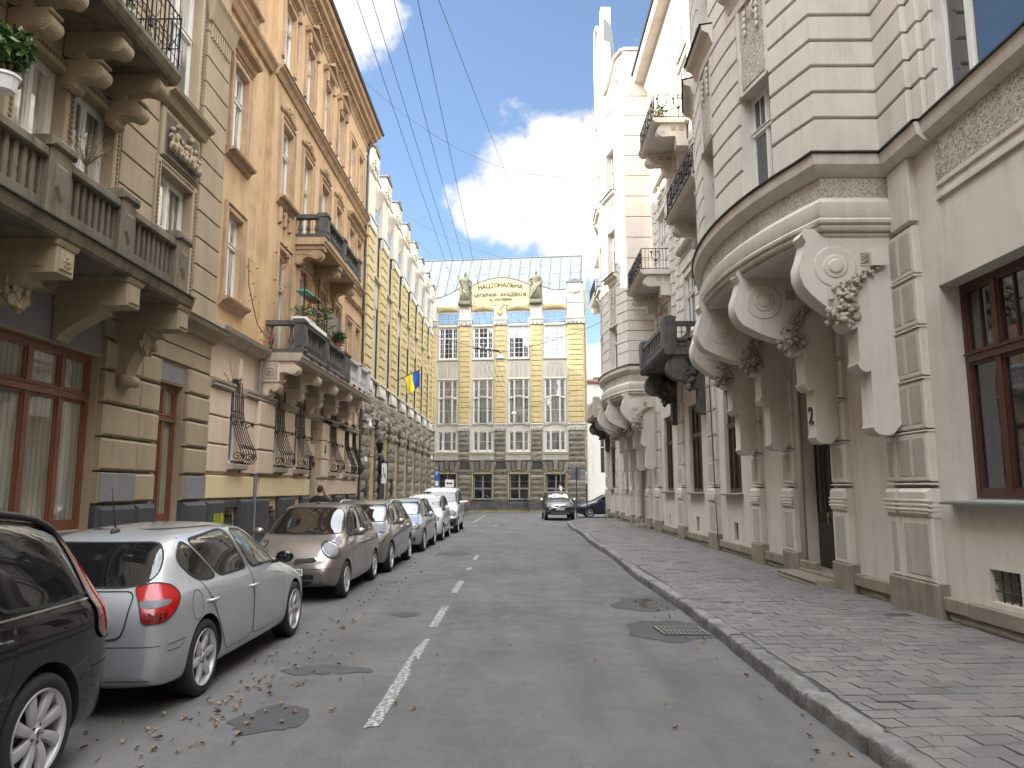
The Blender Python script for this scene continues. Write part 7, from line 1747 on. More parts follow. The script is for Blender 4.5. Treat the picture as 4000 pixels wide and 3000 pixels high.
silver, _ = finish_car(dict(name='hatchback_car', loc=(-3.645, 8.14), rz=0, label='silver five door hatchback parked with its red tail lights towards the camera', paint='paint_silver', st=HATCH, r=.325, axles=(-1.33, 1.33), lvl=3, arch=.035, res=.03, tw=.22,
    wheel=dict(spokes=6, style='star', logo='roundel', rr=.72),
    side=[[(-1.60, 1.17), (-1.42, 1.30), (-1.33, 1.325), (-1.02, .985), (-1.28, .98), (-1.47, 1.03)], [(-1.27, 1.33), (-.62, 1.385), (-.43, 1.385), (-.24, .985), (-.96, .985)], [(-.30, 1.385), (.02, 1.36), (.45, 1.18), (.79, .965), (-.13, .98)]],
    doors=[[(-1.40, 1.02), (-1.34, 1.42), (-.42, 1.43), (-.17, .93), (-.17, .30), (-.86, .29), (-1.02, .55), (-1.2, .78)], [(-.38, 1.42), (.1, 1.40), (.62, 1.14), (.90, .94), (.86, .6), (.80, .30), (-.155, .30), (-.155, .93)]], hz=.80,
    front=[('rear_window', 'B', [(-.66, 1.06), (-.60, 1.24), (-.50, 1.33), (.50, 1.33), (.60, 1.24), (.66, 1.06), (.5, 1.0), (-.5, 1.0)], 'car_glass', 1), ('tailgate', 'B', [(-.56, .97), (-.54, .72), (-.50, .62), (.50, .62), (.54, .72), (.56, .97)], 'paint_silver', 1),
           ('windscreen', 'F', [(-.66, 1.02), (-.56, 1.36), (.56, 1.36), (.66, 1.02)], 'car_glass', 1), ('number_plate', 'B', [(-.26, .63), (-.26, .74), (.26, .74), (.26, .63)], 'plate', 0)],
    lamps=[('tail_light', -52, [('lens_red', [(-.77, .73), (-.80, 1.0), (-.66, 1.03), (-.53, 1.0), (-.46, .92), (-.51, .82), (-.62, .74)]), ('lens_clear', [(-.78, .845), (-.79, .90), (-.55, .90), (-.56, .87), (-.66, .845)]), ('lens_dark_red', [(-.76, .75), (-.77, .81), (-.58, .81), (-.63, .76)])], 1)],
    lines=[('B', [(-.80, .56), (-.2, .56), (.2, .56), (.80, .56)], .006, 'seam', .003), (('R', 'L'), [(-2.0, .56), (-1.74, .57)], .006, 'seam', .003), (('R', 'L'), [(-2.0, .51), (-1.84, .51), (-1.76, .54)], .006, 'seam', .003), ('B', [(-.74, .30), (.74, .30)], .006, 'seam', .003)],
    mirror=(.62, 1.02, .84, 'paint_black'), extra=multi(antenna(-1.35, .40, .28), silver_extra)))
# ---- black people carrier, only its tail in view
MPV = [(-2.20, .36, .70, .78, .68, .86, .55), (-2.16, .26, .83, .95, .80, 1.04, .68), (-2.08, .23, .88, 1.02, .82, 1.20, .68), (-1.86, .22, .905, 1.05, .835, 1.50, .635), (-1.70, .21, .91, 1.055, .84, 1.62, .62), (-1.1, .2, .915, 1.05, .85, 1.68, .65), (-.3, .2, .915, 1.03, .85, 1.69, .66), (.4, .2, .915, 1.0, .845, 1.64, .64), (1.0, .2, .91, .97, .83, 1.36, .62), (1.5, .2, .9, .94, .80, 1.06, .64), (1.9, .21, .86, .84, .74, .90, .56), (2.2, .25, .75, .68, .62, .74, .46), (2.27, .34, .6, .56, .5, .6, .4)]
finish_car(dict(name='people_carrier', loc=(-3.77, 3.30), rz=math.pi, label='black people carrier at the left edge with tall red tail light and roof rail', paint='paint_black', st=MPV, r=.345, axles=(-1.36, 1.37), lvl=3, arch=.05, res=.04, tw=.22, low=None,
    wheel=dict(spokes=8, style='fan', logo='chevrons', rr=.72),
    side=[[(-2.0, 1.10), (-1.84, 1.42), (-1.66, 1.55), (-1.12, 1.60), (-.98, 1.10), (-1.5, 1.07)], [(-.88, 1.60), (-.2, 1.61), (-.12, 1.08), (-.80, 1.09)], [(-.1, 1.61), (.4, 1.56), (.75, 1.4), (1.0, 1.08), (0, 1.07)]],
    doors=[[(-1.04, 1.62), (-.16, 1.63), (-.06, 1.0), (-.06, .32), (-.75, .30), (-.98, .6), (-1.1, .9)], [(-.12, 1.63), (.5, 1.56), (1.1, 1.1), (1.1, .9), (1.0, .32), (-.04, .32), (-.04, 1.0)]], hz=.94, handle='paint_black',
    front=[('rear_window', 'B', [(-.64, 1.10), (-.56, 1.50), (.56, 1.50), (.64, 1.10)], 'car_glass', 1), ('number_plate', 'B', [(-.26, .80), (-.26, .91), (.26, .91), (.26, .80)], 'plate', 0)],
    lamps=[('tail_light', -50, [('lens_dark_red', [(-.78, .80), (-.80, 1.05), (-.78, 1.32), (-.70, 1.60), (-.62, 1.60), (-.62, 1.32), (-.58, 1.05), (-.55, .84), (-.62, .77)]), ('lens_red', [(-.74, .86), (-.76, 1.05), (-.75, 1.3), (-.70, 1.3), (-.66, 1.05), (-.64, .86)])], 1)],
    lines=[(('R', 'L'), [(-2.15, .62), (-1.85, .62)], .007, 'seam', .003), (('R', 'L'), [(-1.9, 1.06), (1.1, 1.03)], .012, 'chrome', .006), (('R', 'L'), [(-.72, .44), (1.0, .44)], .035, 'plastic', .008), (('R',), [(-1.62 + .10 * math.cos(t * .35), .90 + .11 * math.sin(t * .35)) for t in range(19)], .006, 'seam', .003)],
    mirror=(.95, 1.12, .88, 'paint_black'), extra=rails(.64, -1.85, .35, 1.6, 'plastic', .022, .055)))
# ---- rounded small hatchback, front towards the camera
MIC = [(-1.83, .36, .62, .72, .60, .80, .48), (-1.80, .26, .76, .88, .73, .98, .6), (-1.68, .22, .82, .94, .75, 1.2, .57), (-1.4, .2, .832, .955, .765, 1.42, .55), (-.9, .19, .835, .955, .77, 1.50, .565), (-.3, .18, .835, .95, .775, 1.54, .575), (.15, .18, .835, .94, .775, 1.51, .57), (.42, .18, .833, .935, .77, 1.43, .56), (.80, .18, .83, .925, .76, 1.18, .59), (1.06, .18, .828, .91, .745, 1.02, .62), (1.28, .18, .82, .88, .72, .965, .58), (1.55, .19, .79, .81, .68, .88, .52), (1.75, .22, .74, .70, .62, .76, .46), (1.86, .27, .64, .56, .54, .60, .42), (1.88, .34, .56, .48, .48, .50, .4)]
def micra_extra(root, bv, M):
    b = B()
    for x in (.25, -.25): pass
    D = DIRS['F']
    ring_ = [(.052 * math.cos(t * .524), .725 + .052 * math.sin(t * .524)) for t in range(12)]
    ribbon(b, bv, D, ring_, .014, .012, 'chrome', True); b.mat('chrome'); ribbon(b, bv, D, [(-.075, .725), (.075, .725)], .02, .014, 'chrome'); b.build('badge', root, M=M)
    for sg in (1, -1):
        b = B(); P = [(sg * x, z) for x, z in [(.10, .59), (.12, .665), (.41, .70), (.48, .645), (.42, .60)]]
        patch(b, bv, D, P, .006, 'seam', .03); ribbon(b, bv, D, P, .016, .010, 'chrome', True)
        for z in (.63, .65): ribbon(b, bv, D, [(sg * .14, z), (sg * .42, z + .012)], .005, .010, 'iron_grey')
        b.build('grille', root, M=M)
        b = B(); c = [(sg * .55 + .042 * math.cos(t * .524), .40 + .042 * math.sin(t * .524)) for t in range(12)]
        patch(b, bv, D, c, .006, 'lens_clear', .02); ribbon(b, bv, D, c, .014, .009, 'paint_bronze', True); b.build('fog_light', root, M=M)
    b = B().mat('plastic').smooth()
    for x0, x1 in ((.48, -.02), (-.05, -.5)): b.tube([shoot(bv, D, (x0 + (x1 - x0) * t / 6, 1.045 + .012 * math.sin(t)), .012) for t in range(7)], .008, 5)
    b.build('wiper', root, M=M)
finish_car(dict(name='small_car', loc=(-3.70, 13.96), rz=math.pi, label='bronze brown rounded small car with oval headlights, front towards the camera', paint='paint_bronze', st=MIC, r=.295, axles=(-1.2, 1.23), lvl=3, arch=.035, res=.03, tw=.18,
    wheel=dict(spokes=6, style='star', rr=.68),
    side=[[(-1.42, 1.22), (-1.2, 1.37), (-.98, 1.42), (-.80, 1.0), (-1.2, 1.0)], [(-.92, 1.43), (-.32, 1.47), (-.25, .99), (-.72, .99)], [(-.24, 1.47), (.10, 1.45), (.48, 1.26), (.82, .99), (-.16, .98)]],
    doors=[[(-1.02, 1.46), (-.28, 1.50), (-.2, .93), (-.2, .30), (-.72, .29), (-.88, .55), (-1.02, .8)], [(-.24, 1.50), (.16, 1.47), (.6, 1.2), (.90, .95), (.84, .30), (-.18, .30), (-.18, .93)]], hz=.88, handle='paint_bronze',
    front=[('windscreen', 'F', [(-.66, 1.035), (-.60, 1.25), (-.53, 1.42), (-.3, 1.455), (.3, 1.455), (.53, 1.42), (.60, 1.25), (.66, 1.035), (.3, 1.02), (-.3, 1.02)], 'car_glass', 1), ('lower_grille', 'F', [(-.42, .31), (-.44, .44), (.44, .44), (.42, .31), (.3, .275), (-.3, .275)], 'seam', 1)],
    lamps=[('headlight', 58, [('lens_smoke', [(-.30 + .155 * math.cos(t * .449), .80 + .125 * math.sin(t * .449) - .0) for t in range(14)]), ('lens_clear', [(-.31 + .12 * math.cos(t * .449), .80 + .095 * math.sin(t * .449)) for t in range(14)])], 0)],
    lines=[('F', [(-.7, .53), (-.5, .52), (.5, .52), (.7, .53)], .006, 'seam', .003), ('F', [(-.42, .345), (.42, .345)], .008, 'chrome', .009), ('F', [(-.42, .39), (.42, .39)], .008, 'chrome', .009), ('F', [(-.62, .985), (-.66, .80), (-.56, .62), (.56, .62), (.66, .80), (.62, .985)], .006, 'seam', .003), (('R', 'L'), [(1.74, .50), (1.55, .50)], .006, 'seam', .003)],
    mirror=(.70, 1.05, .80, 'paint_bronze'), extra=multi(micra_extra, antenna(.1, .2, -.6), plate(1.89, .475, 'F', 'IM', right=True))))
# ---- estates
WAG = [(-2.22, .36, .68, .70, .66, .78, .5), (-2.19, .26, .82, .88, .79, .96, .66), (-2.08, .22, .87, .96, .81, 1.12, .64), (-1.85, .21, .89, .985, .825, 1.38, .60), (-1.55, .2, .898, .99, .83, 1.47, .61), (-.8, .19, .9, .985, .835, 1.52, .62), (-.1, .19, .9, .97, .835, 1.52, .62), (.35, .19, .9, .955, .83, 1.46, .60), (.8, .19, .898, .94, .82, 1.25, .60), (1.2, .19, .895, .925, .80, 1.03, .64), (1.5, .19, .88, .89, .765, .96, .60), (1.85, .2, .845, .82, .71, .88, .54), (2.1, .23, .77, .71, .64, .77, .48), (2.21, .28, .66, .58, .56, .62, .42), (2.24, .36, .58, .5, .5, .52, .4)]
WS = [[(-2.0, 1.13), (-1.78, 1.34), (-1.3, 1.42), (-1.2, 1.03), (-1.8, 1.04)], [(-1.12, 1.43), (-.32, 1.46), (-.24, 1.02), (-1.02, 1.03)], [(-.22, 1.46), (.2, 1.42), (.6, 1.27), (.98, 1.0), (-.14, 1.015)]]
WD = [[(-1.2, 1.46), (-.28, 1.49), (-.19, .95), (-.19, .32), (-.8, .3), (-1.0, .6), (-1.16, .85)], [(-.24, 1.49), (.25, 1.45), (.7, 1.24), (1.04, .98), (.98, .32), (-.17, .32), (-.17, .95)]]
WSC = ('windscreen', 'F', [(-.68, 1.06), (-.57, 1.42), (.57, 1.42), (.68, 1.06)], 'car_glass', 1)
def estate_extra(root, bv, M):
    D = DIRS['F']; b = B(); patch(b, bv, D, smoothpoly([(-.52, .27), (-.56, .45), (.56, .45), (.52, .27)], 1), .006, 'seam', .04); ribbon(b, bv, D, [(-.5, .36), (.5, .36)], .012, .01, 'chrome'); b.build('grille', root, M=M)
finish_car(dict(name='estate_car', loc=(-3.67, 17.98), rz=math.pi, label='taupe estate with swept back clear headlights parked behind the bronze small car', paint='paint_taupe', group='estate cars in the parked row', st=WAG, r=.315, axles=(-1.35, 1.36), lvl=2, wheel=dict(spokes=7, style='thin'), side=WS, doors=WD, hz=.90, handle='chrome', front=[WSC],
    lamps=[('headlight', 52, [('lens_smoke', [(-.98, .60), (-.90, .72), (-.52, .87), (-.40, .84), (-.50, .72), (-.75, .62)]), ('lens_clear', [(-.93, .62), (-.86, .71), (-.54, .84), (-.46, .82), (-.54, .73), (-.75, .64)])], 0), ('fog_light', 62, [(-.60, .34), (-.60, .46), (-.38, .46), (-.38, .36)], 'lens_clear', 1)],
    lines=[('F', [(-.6, .57), (.6, .57)], .01, 'chrome', .01), (('R', 'L'), [(-1.0, .50), (.95, .50)], .02, 'chrome', .006)], mirror=(.84, 1.06, .87, 'paint_taupe'), extra=multi(rails(.60, -1.75, .1, 1.5, 'alloy', .018, .05), estate_extra)))
finish_car(dict(name='estate_car', loc=(-3.60, 23.15), rz=math.pi, label='blue grey estate with slim dark headlights, third car facing the camera', paint='paint_bluegrey', group='estate cars in the parked row', st=WAG, scale=(1, 1, .98), r=.32, axles=(-1.32, 1.34), lvl=2, wheel=dict(spokes=7, style='star'), side=WS, doors=WD, hz=.88, front=[WSC],
    lamps=[('headlight', 52, [('lens_smoke', [(-.95, .64), (-.90, .76), (-.55, .82), (-.45, .77), (-.6, .68)]), ('lens_clear', [(-.88, .67), (-.82, .75), (-.62, .78), (-.62, .70)])], 0), ('fog_light', 62, [(-.66, .33), (-.62, .45), (-.36, .45), (-.40, .35)], 'seam', 1)],
    lines=[('F', [(-.6, .64), (0, .60), (.6, .64)], .02, 'chrome', .01)], mirror=(.84, 1.05, .87, 'paint_bluegrey'), extra=multi(rails(.60, -1.75, .1, 1.5, 'plastic', .018, .04), estate_extra)))
# ---- white boxy small car
PAN = [(-1.75, .38, .64, .80, .62, .88, .52), (-1.72, .26, .76, .95, .74, 1.06, .62), (-1.6, .22, .79, 1.0, .75, 1.4, .60), (-1.35, .2, .80, 1.01, .755, 1.56, .61), (-.6, .19, .80, 1.0, .755, 1.6, .615), (.2, .19, .80, .99, .755, 1.57, .60), (.5, .19, .80, .98, .75, 1.46, .59), (1.0, .19, .795, .96, .74, 1.08, .62), (1.25, .19, .79, .93, .72, 1.0, .6), (1.55, .2, .77, .86, .68, .91, .54), (1.72, .23, .71, .74, .62, .78, .5), (1.79, .30, .62, .58, .56, .62, .46), (1.80, .38, .56, .5, .5, .52, .42)]
SMALLS = [[(-1.5, 1.18), (-1.35, 1.44), (-1.0, 1.50), (-.92, 1.05), (-1.45, 1.06)], [(-.88, 1.50), (-.22, 1.52), (-.18, 1.04), (-.80, 1.05)], [(-.14, 1.52), (.25, 1.49), (.62, 1.3), (.86, 1.03), (-.10, 1.04)]]
finish_car(dict(name='compact_car', loc=(-3.42, 27.56), rz=math.pi, label='small white hatchback parked between the blue grey estate and the white van', paint='paint_white', st=PAN, r=.29, axles=(-1.14, 1.16), lvl=2, tw=.17, wheel=dict(spokes=6, style='thin'), side=SMALLS, doors=[[(-.95, 1.54), (-.2, 1.56), (-.14, .98), (-.14, .3), (-.7, .3), (-.9, .7)], [(-.16, 1.56), (.3, 1.53), (.9, 1.0), (.84, .3), (-.12, .3), (-.12, .98)]], hz=.94, handle='plastic', front=[('windscreen', 'F', [(-.66, 1.1), (-.56, 1.46), (.56, 1.46), (.66, 1.1)], 'car_glass', 1), ('grille', 'F', [(-.4, .32), (-.4, .48), (.4, .48), (.4, .32)], 'seam', 1)],
    lamps=[('headlight', 55, [('lens_clear', [(-.72, .70), (-.66, .88), (-.42, .92), (-.36, .76), (-.5, .68)])], 1)], lines=[(('R', 'L'), [(-.8, .48), (.85, .48)], .05, 'plastic', .006), ('F', [(-.6, .56), (.6, .56)], .03, 'plastic', .006)], mirror=(.68, 1.12, .77, 'paint_white'), extra=estate_extra))
# ---- white van
VAN = [(-2.08, .40, .78, .92, .77, 1.05, .66), (-2.06, .30, .84, 1.05, .82, 1.5, .72), (-2.0, .26, .86, 1.1, .83, 1.75, .70), (-1.5, .25, .865, 1.12, .835, 1.83, .71), (-.4, .25, .865, 1.12, .835, 1.85, .71), (.35, .25, .865, 1.1, .83, 1.80, .69), (.62, .25, .86, 1.09, .825, 1.68, .66), (1.12, .25, .855, 1.06, .81, 1.20, .68), (1.4, .25, .85, 1.02, .79, 1.08, .64), (1.75, .26, .83, .93, .74, .98, .58), (1.98, .28, .78, .76, .66, .80, .5), (2.07, .32, .70, .58, .58, .62, .46), (2.09, .40, .62, .52, .5, .54, .42)]
finish_car(dict(name='delivery_van', loc=(-3.33, 32.35), rz=math.pi, label='tall white van with black bumper, last vehicle facing the camera on the left', paint='paint_white', st=VAN, r=.31, axles=(-1.29, 1.29), lvl=2, tw=.19, wheel=dict(spokes=9, style='thin'), side=[[(.45, 1.68), (.62, 1.60), (1.0, 1.22), (.40, 1.17), (.38, 1.66)], [(-.3, 1.70), (.25, 1.70), (.25, 1.18), (-.3, 1.18)], [(-1.4, 1.70), (-.5, 1.70), (-.5, 1.2), (-1.4, 1.2)]], doors=[[(.32, 1.74), (.6, 1.70), (1.2, 1.1), (1.0, .35), (-.4, .35), (-.4, 1.74)], [(-1.55, 1.74), (-.46, 1.74), (-.46, .35), (-.85, .35), (-1.0, .75), (-1.55, .8)]], hz=1.05, handle='plastic',
    front=[('windscreen', 'F', [(-.70, 1.22), (-.62, 1.66), (.62, 1.66), (.70, 1.22)], 'car_glass', 1), ('bumper', 'F', [(-.9, .22), (-.9, .60), (.9, .60), (.9, .22)], 'plastic', 0)], lamps=[('headlight', 58, [('lens_clear', [(-.62, .72), (-.6, .93), (-.34, .95), (-.3, .78), (-.4, .7)])], 1)],
    lines=[(('R', 'L'), [(1.7, .55), (2.1, .55)], .10, 'plastic', .006), (('R', 'L'), [(1.72, .42), (2.1, .42)], .2, 'plastic', .006)], mirror=(.92, 1.22, .84, 'paint_white'), extra=antenna(.2, .22, -.3)))
# ---- grey saloon parked across
SAL = [(-2.25, .40, .70, .80, .66, .92, .5), (-2.22, .28, .83, .90, .78, 1.02, .64), (-1.95, .22, .87, .95, .80, 1.05, .66), (-1.65, .2, .88, .96, .81, 1.07, .62), (-1.15, .19, .885, .97, .82, 1.38, .56), (-.5, .19, .885, .96, .82, 1.45, .58), (.15, .19, .885, .95, .82, 1.43, .57), (.5, .19, .885, .94, .81, 1.34, .56), (1.1, .19, .88, .92, .79, 1.02, .63), (1.5, .19, .87, .87, .75, .93, .58), (2.0, .21, .80, .74, .66, .79, .5), (2.25, .3, .64, .58, .54, .62, .42)]
finish_car(dict(name='saloon_car', loc=(-5.62, 50.9), rz=R(97), label='dark grey saloon parked across the end of the street, tail light to the right', paint='paint_darkgrey', st=SAL, r=.31, axles=(-1.32, 1.32), lvl=2, wheel=dict(spokes=7, style='thin'), side=[[(-1.1, 1.36), (-.3, 1.39), (-.2, 1.0), (-1.4, 1.02)], [(-.15, 1.39), (.3, 1.36), (.85, 1.0), (-.1, 1.0)]], doors=[[(-1.1, 1.40), (-.22, 1.42), (-.16, .3), (-.8, .3), (-1.0, .7)], [(-.18, 1.42), (.35, 1.38), (.98, .95), (.9, .3), (-.14, .3)]],
    front=[('rear_window', 'B', [(-.6, 1.08), (-.5, 1.36), (.5, 1.36), (.6, 1.08)], 'car_glass', 1)], lamps=[('tail_light', -55, [('lens_red', [(-.80, .72), (-.82, .92), (-.45, .90), (-.5, .76)])], 1)], lines=[]))
# ---- dark off-roader facing the camera
SUV = [(-2.12, .42, .74, .92, .72, 1.0, .6), (-2.08, .32, .85, 1.05, .80, 1.3, .66), (-1.9, .3, .87, 1.08, .81, 1.55, .64), (-1.0, .29, .88, 1.08, .82, 1.64, .65), (-.1, .29, .88, 1.07, .82, 1.64, .64), (.3, .29, .88, 1.06, .81, 1.56, .62), (.98, .29, .875, 1.04, .80, 1.18, .66), (1.3, .29, .865, 1.02, .78, 1.11, .63), (1.7, .3, .85, .97, .75, 1.04, .6), (1.98, .31, .80, .84, .70, .9, .56), (2.07, .36, .72, .68, .62, .72, .5), (2.09, .42, .64, .6, .56, .62, .46)]
def suv_extra(root, bv, M):
    D = DIRS['F']; b = B(); P = [(-.5, .77), (-.42, .86), (.42, .86), (.5, .77), (.1, .70), (-.1, .70)]
    patch(b, bv, D, P, .006, 'seam', .04); ribbon(b, bv, D, P, .028, .012, 'chrome', True)
    for z in (.76, .81): ribbon(b, bv, D, [(-.42, z), (.42, z)], .012, .012, 'iron_grey')
    b.build('grille', root, M=M)
    b = B(); Q = [(0, .73), (.05, .80), (0, .87), (-.05, .80)]; patch(b, bv, D, Q, .02, 'chrome', .03); patch(b, bv, D, [(0, .765), (.022, .80), (0, .835), (-.022, .80)], .024, 'iron_grey', .03); b.build('badge', root, M=M)
    b = B(); patch(b, bv, D, smoothpoly([(-.5, .40), (-.55, .56), (.55, .56), (.5, .40)], 1), .006, 'plastic', .04); ribbon(b, bv, D, [(-.55, .41), (.55, .41)], .03, .012, 'chrome'); b.build('lower_grille', root, M=M)
    for sg in (1, -1):
        b = B(); c = [(sg * .66 + .05 * math.cos(t * .524), .52 + .05 * math.sin(t * .524)) for t in range(12)]; patch(b, bv, D, c, .008, 'lens_clear', .03); b.build('fog_light', root, M=M)
finish_car(dict(name='offroad_car', loc=(2.32, 44.75), rz=math.pi + .02, label='almost black off-roader facing the camera at the far street corner', paint='paint_deep', st=SUV, r=.335, axles=(-1.33, 1.33), lvl=2, low=None, tw=.2, wheel=dict(spokes=6, style='thin'), side=[[(-1.9, 1.2), (-1.75, 1.46), (-1.2, 1.52), (-1.1, 1.14)], [(-1.05, 1.53), (-.3, 1.55), (-.2, 1.13), (-1.0, 1.14)], [(-.2, 1.55), (.15, 1.52), (.75, 1.12), (-.1, 1.12)]], doors=[[(-1.1, 1.58), (-.25, 1.6), (-.15, .4), (-.8, .4), (-1.0, .9)], [(-.2, 1.6), (.2, 1.57), (.9, 1.08), (.85, .4), (-.12, .4)]],
    front=[('windscreen', 'F', [(-.70, 1.17), (-.60, 1.50), (.60, 1.50), (.70, 1.17)], 'car_glass', 1)], lamps=[('headlight', 62, [('lens_clear', [(-.58, .76), (-.62, .92), (-.36, .93), (-.18, .84), (-.2, .76), (-.4, .72)])], 1)], lines=[], mirror=(.74, 1.13, .86, 'chrome'), extra=multi(rails(.6, -1.7, .1, 1.6, 'alloy', .016, .05), suv_extra, plate(2.10, .63, 'F', 'BC 6248 HE'))))
# ---- navy hatchback seen side on beyond the corner
finish_car(dict(name='hatchback_car', loc=(5.72, 47.6), rz=R(90), label='dark blue hatchback seen side on, half hidden by the cream building corner', paint='paint_navy', st=HATCH, scale=(1.03, 1.0, 1.04), r=.32, axles=(-1.3, 1.31), lvl=2, wheel=dict(spokes=7, style='thin'), side=[[(-1.27, 1.36), (-.62, 1.42), (-.43, 1.42), (-.24, 1.0), (-.96, 1.0)], [(-.30, 1.42), (.02, 1.38), (.45, 1.2), (.85, .985), (-.13, 1.0)]], doors=[[(-1.34, 1.42), (-.42, 1.45), (-.17, .93), (-.17, .30), (-.86, .29), (-1.02, .55)], [(-.38, 1.45), (.1, 1.42), (.62, 1.15), (.95, .94), (.86, .30), (-.155, .30), (-.155, .93)]], hz=.86,
    front=[('windscreen', 'F', [(-.66, 1.0), (-.56, 1.34), (.56, 1.34), (.66, 1.0)], 'car_glass', 1)], lamps=[('headlight', 55, [('lens_clear', [(-.98, .68), (-.88, .78), (-.62, .84), (-.5, .78), (-.7, .68)])], 0)], lines=[], mirror=(.66, 1.05, .86, 'paint_navy')))
# ================================================================ PEOPLE, SIGNS, BICYCLES, WIRES, LAMPS
# man in a dark suit seen from behind, phone at his right ear
mt = thing('person', (-5.31, 20, .12), 'man with cropped hair in a black jacket seen from behind, phone at his ear', 'person')
PM = T(-5.31, 20.0, .12)
J = [(0, 0, .98, (.16, .12)), (0, .0, 1.12, (.155, .11)), (0, 0, 1.30, (.18, .12)), (0, 0, 1.44, (.13, .09)), (0, .0, 1.51, .058), (0, .01, 1.57, .06), (0, .02, 1.64, .078),
     (.19, 0, 1.40, .075), (.31, .02, 1.16, .055), (.22, .14, 1.40, .036), (.13, .09, 1.53, .028), (-.19, 0, 1.40, .075), (-.27, -.01, 1.12, .052), (-.26, .05, .86, .036), (-.255, .08, .80, .03),
     (.09, 0, .90, .09), (.10, .03, .50, .062), (.10, -.02, .10, .045), (.10, .12, .04, .04), (-.09, 0, .90, .09), (-.10, -.02, .50, .062), (-.10, -.06, .10, .045), (-.10, .08, .04, .04)]
E_ = [(0, 1), (1, 2), (2, 3), (3, 4), (4, 5), (5, 6), (3, 7), (7, 8), (8, 9), (9, 10), (3, 11), (11, 12), (12, 13), (13, 14), (0, 15), (15, 16), (16, 17), (17, 18), (0, 19), (19, 20), (20, 21), (21, 22)]
figure('body', [(a, b_, c, (r[0] * .85, r[1] * .85) if isinstance(r, tuple) else r * (1 if c > 1.46 or .78 < c < .88 else .8)) for a, b_, c, r in J], E_, 'skin', mt, PM)
Jj = [(a, b_, c, (r[0] * 1.12, r[1] * 1.2) if isinstance(r, tuple) else r * 1.3) for a, b_, c, r in J]
jk = [0, 1, 2, 3, 7, 8, 9, 11, 12, 13]; mp = {k: i for i, k in enumerate(jk)}
JJ = [Jj[k] for k in jk] + [(0, 0, .86, (.19, .14)), (0, 0, 1.50, .078)]
EE = [(mp[a], mp[c]) for a, c in E_ if a in mp and c in mp] + [(0, 10), (mp[3], 11)]
figure('jacket', JJ, EE, 'cloth_black', mt, PM)
tr = [0, 15, 16, 17, 19, 20, 21]; mp2 = {k: i for i, k in enumerate(tr)}
figure('trousers', [(a, b_, c, (r[0] * 1.06, r[1] * 1.1) if isinstance(r, tuple) else r * 1.18) for a, b_, c, r in [J[k] for k in tr]], [(mp2[a], mp2[c]) for a, c in E_ if a in mp2 and c in mp2], 'cloth_black', mt, PM)
b = B(PM).mat('skin').smooth(); b.ball((0, .015, 1.645), .10, sq=(.78, .95, 1.18), seg=18, rings=14); b.ball((.080, .0, 1.635), .028, sq=(.5, .8, 1.3)); b.ball((-.080, .0, 1.635), .028, sq=(.5, .8, 1.3)); b.ball((0, .115, 1.63), .02, sq=(.8, 1, 1.4)); b.ball((.03, .098, 1.665), .012); b.ball((-.03, .098, 1.665), .012); b.tube([(-.025, .105, 1.585), (.025, .105, 1.585)], .007, 5); b.build('head', mt)
b = B(PM).mat('hair').smooth(); b.ball((0, -.002, 1.668), .104, sq=(.79, .93, 1.05), seg=18, rings=14, nz=.06); b.build('hair', mt)
b = B(PM).mat('skin').smooth(); hp = Vector((.115, .06, 1.575)); b.ball(hp, .035, sq=(.6, .8, 1.2))
for k in range(4): b.tube([hp + Vector((0, .0, -.02 + .014 * k)), hp + Vector((.012, .045, .01 + .014 * k)), hp + Vector((-.01, .07, .02 + .013 * k))], [.009, .008, .007], 6)
b.tube([hp + Vector((0, -.01, 0)), hp + Vector((.0, -.04, .03)), hp + Vector((-.01, -.035, .055))], [.010, .009, .008], 6); b.build('hand', mt)
b = B(PM).mat('ink'); b.box(.088, .098, .0, .07, 1.53, 1.67); tag(b.build('phone'), 'black phone held to the ear of the man in the black jacket', 'phone')
b = B(PM).mat('plastic').smooth()
for x, y in ((.10, .06), (-.10, .02)): b.ball((x, y, .05), .09, sq=(.55, 1.5, .55), seg=10)
b.build('shoes', mt)
# ---- overhead wires and hanging lamps
def catenary(p, q, sag, n=14): p, q = Vector(p), Vector(q); return [p.lerp(q, i / n) - Vector((0, 0, sag * 4 * (i / n) * (1 - i / n))) for i in range(n + 1)]
WX = [(-1.96, -1.81), (-1.77, -1.56), (-1.50, -1.31), (-1.21, -1.08)]
for k, (x0, x1) in enumerate(WX):
    b = B().mat('iron_grey').smooth(); b.tube(catenary((x0 + (x0 - x1) * .8, -9, 7.95), (x1, 30, 7.62 - .03 * k), .12, 24), .0045, 4); b.tube(catenary((x1, 30, 7.62 - .03 * k), (-.95 + .2 * k, 45, 6.9), .1), .006, 4)
    tag(b.build('power_line'), ['leftmost', 'second from the left', 'third from the left', 'rightmost'][k] + ' of four parallel wires above the street', 'wire', 'wires along the street')
def wire(name, P, r, lb): tag(B().mat('iron_grey').smooth().tube(P, r, 4).build(name), lb, 'wire')
wire('cable', catenary((-5.7, 25.2, 16.6), (3.95, 31.5, 15.9), 1.55), .008, 'sagging cable from the orange house eaves to the far rounded bay')
wire('cable', catenary((-1.45, 8.0, 8.9), (1.6, 50, 17.2), .0), .006, 'single wire slanting up to the academy roof, apart from the other four')
wire('cable', catenary((-6.9, 38.3, 16.9), (4.05, 37.3, 13.0), .9), .007, 'upper thin cable from the yellow wing turret to the far bay')
wire('cable', catenary((-6.9, 39.3, 16.5), (5.0, 56.5, 12.2), .9), .007, 'lower thin cable from the yellow wing towards the academy corner')
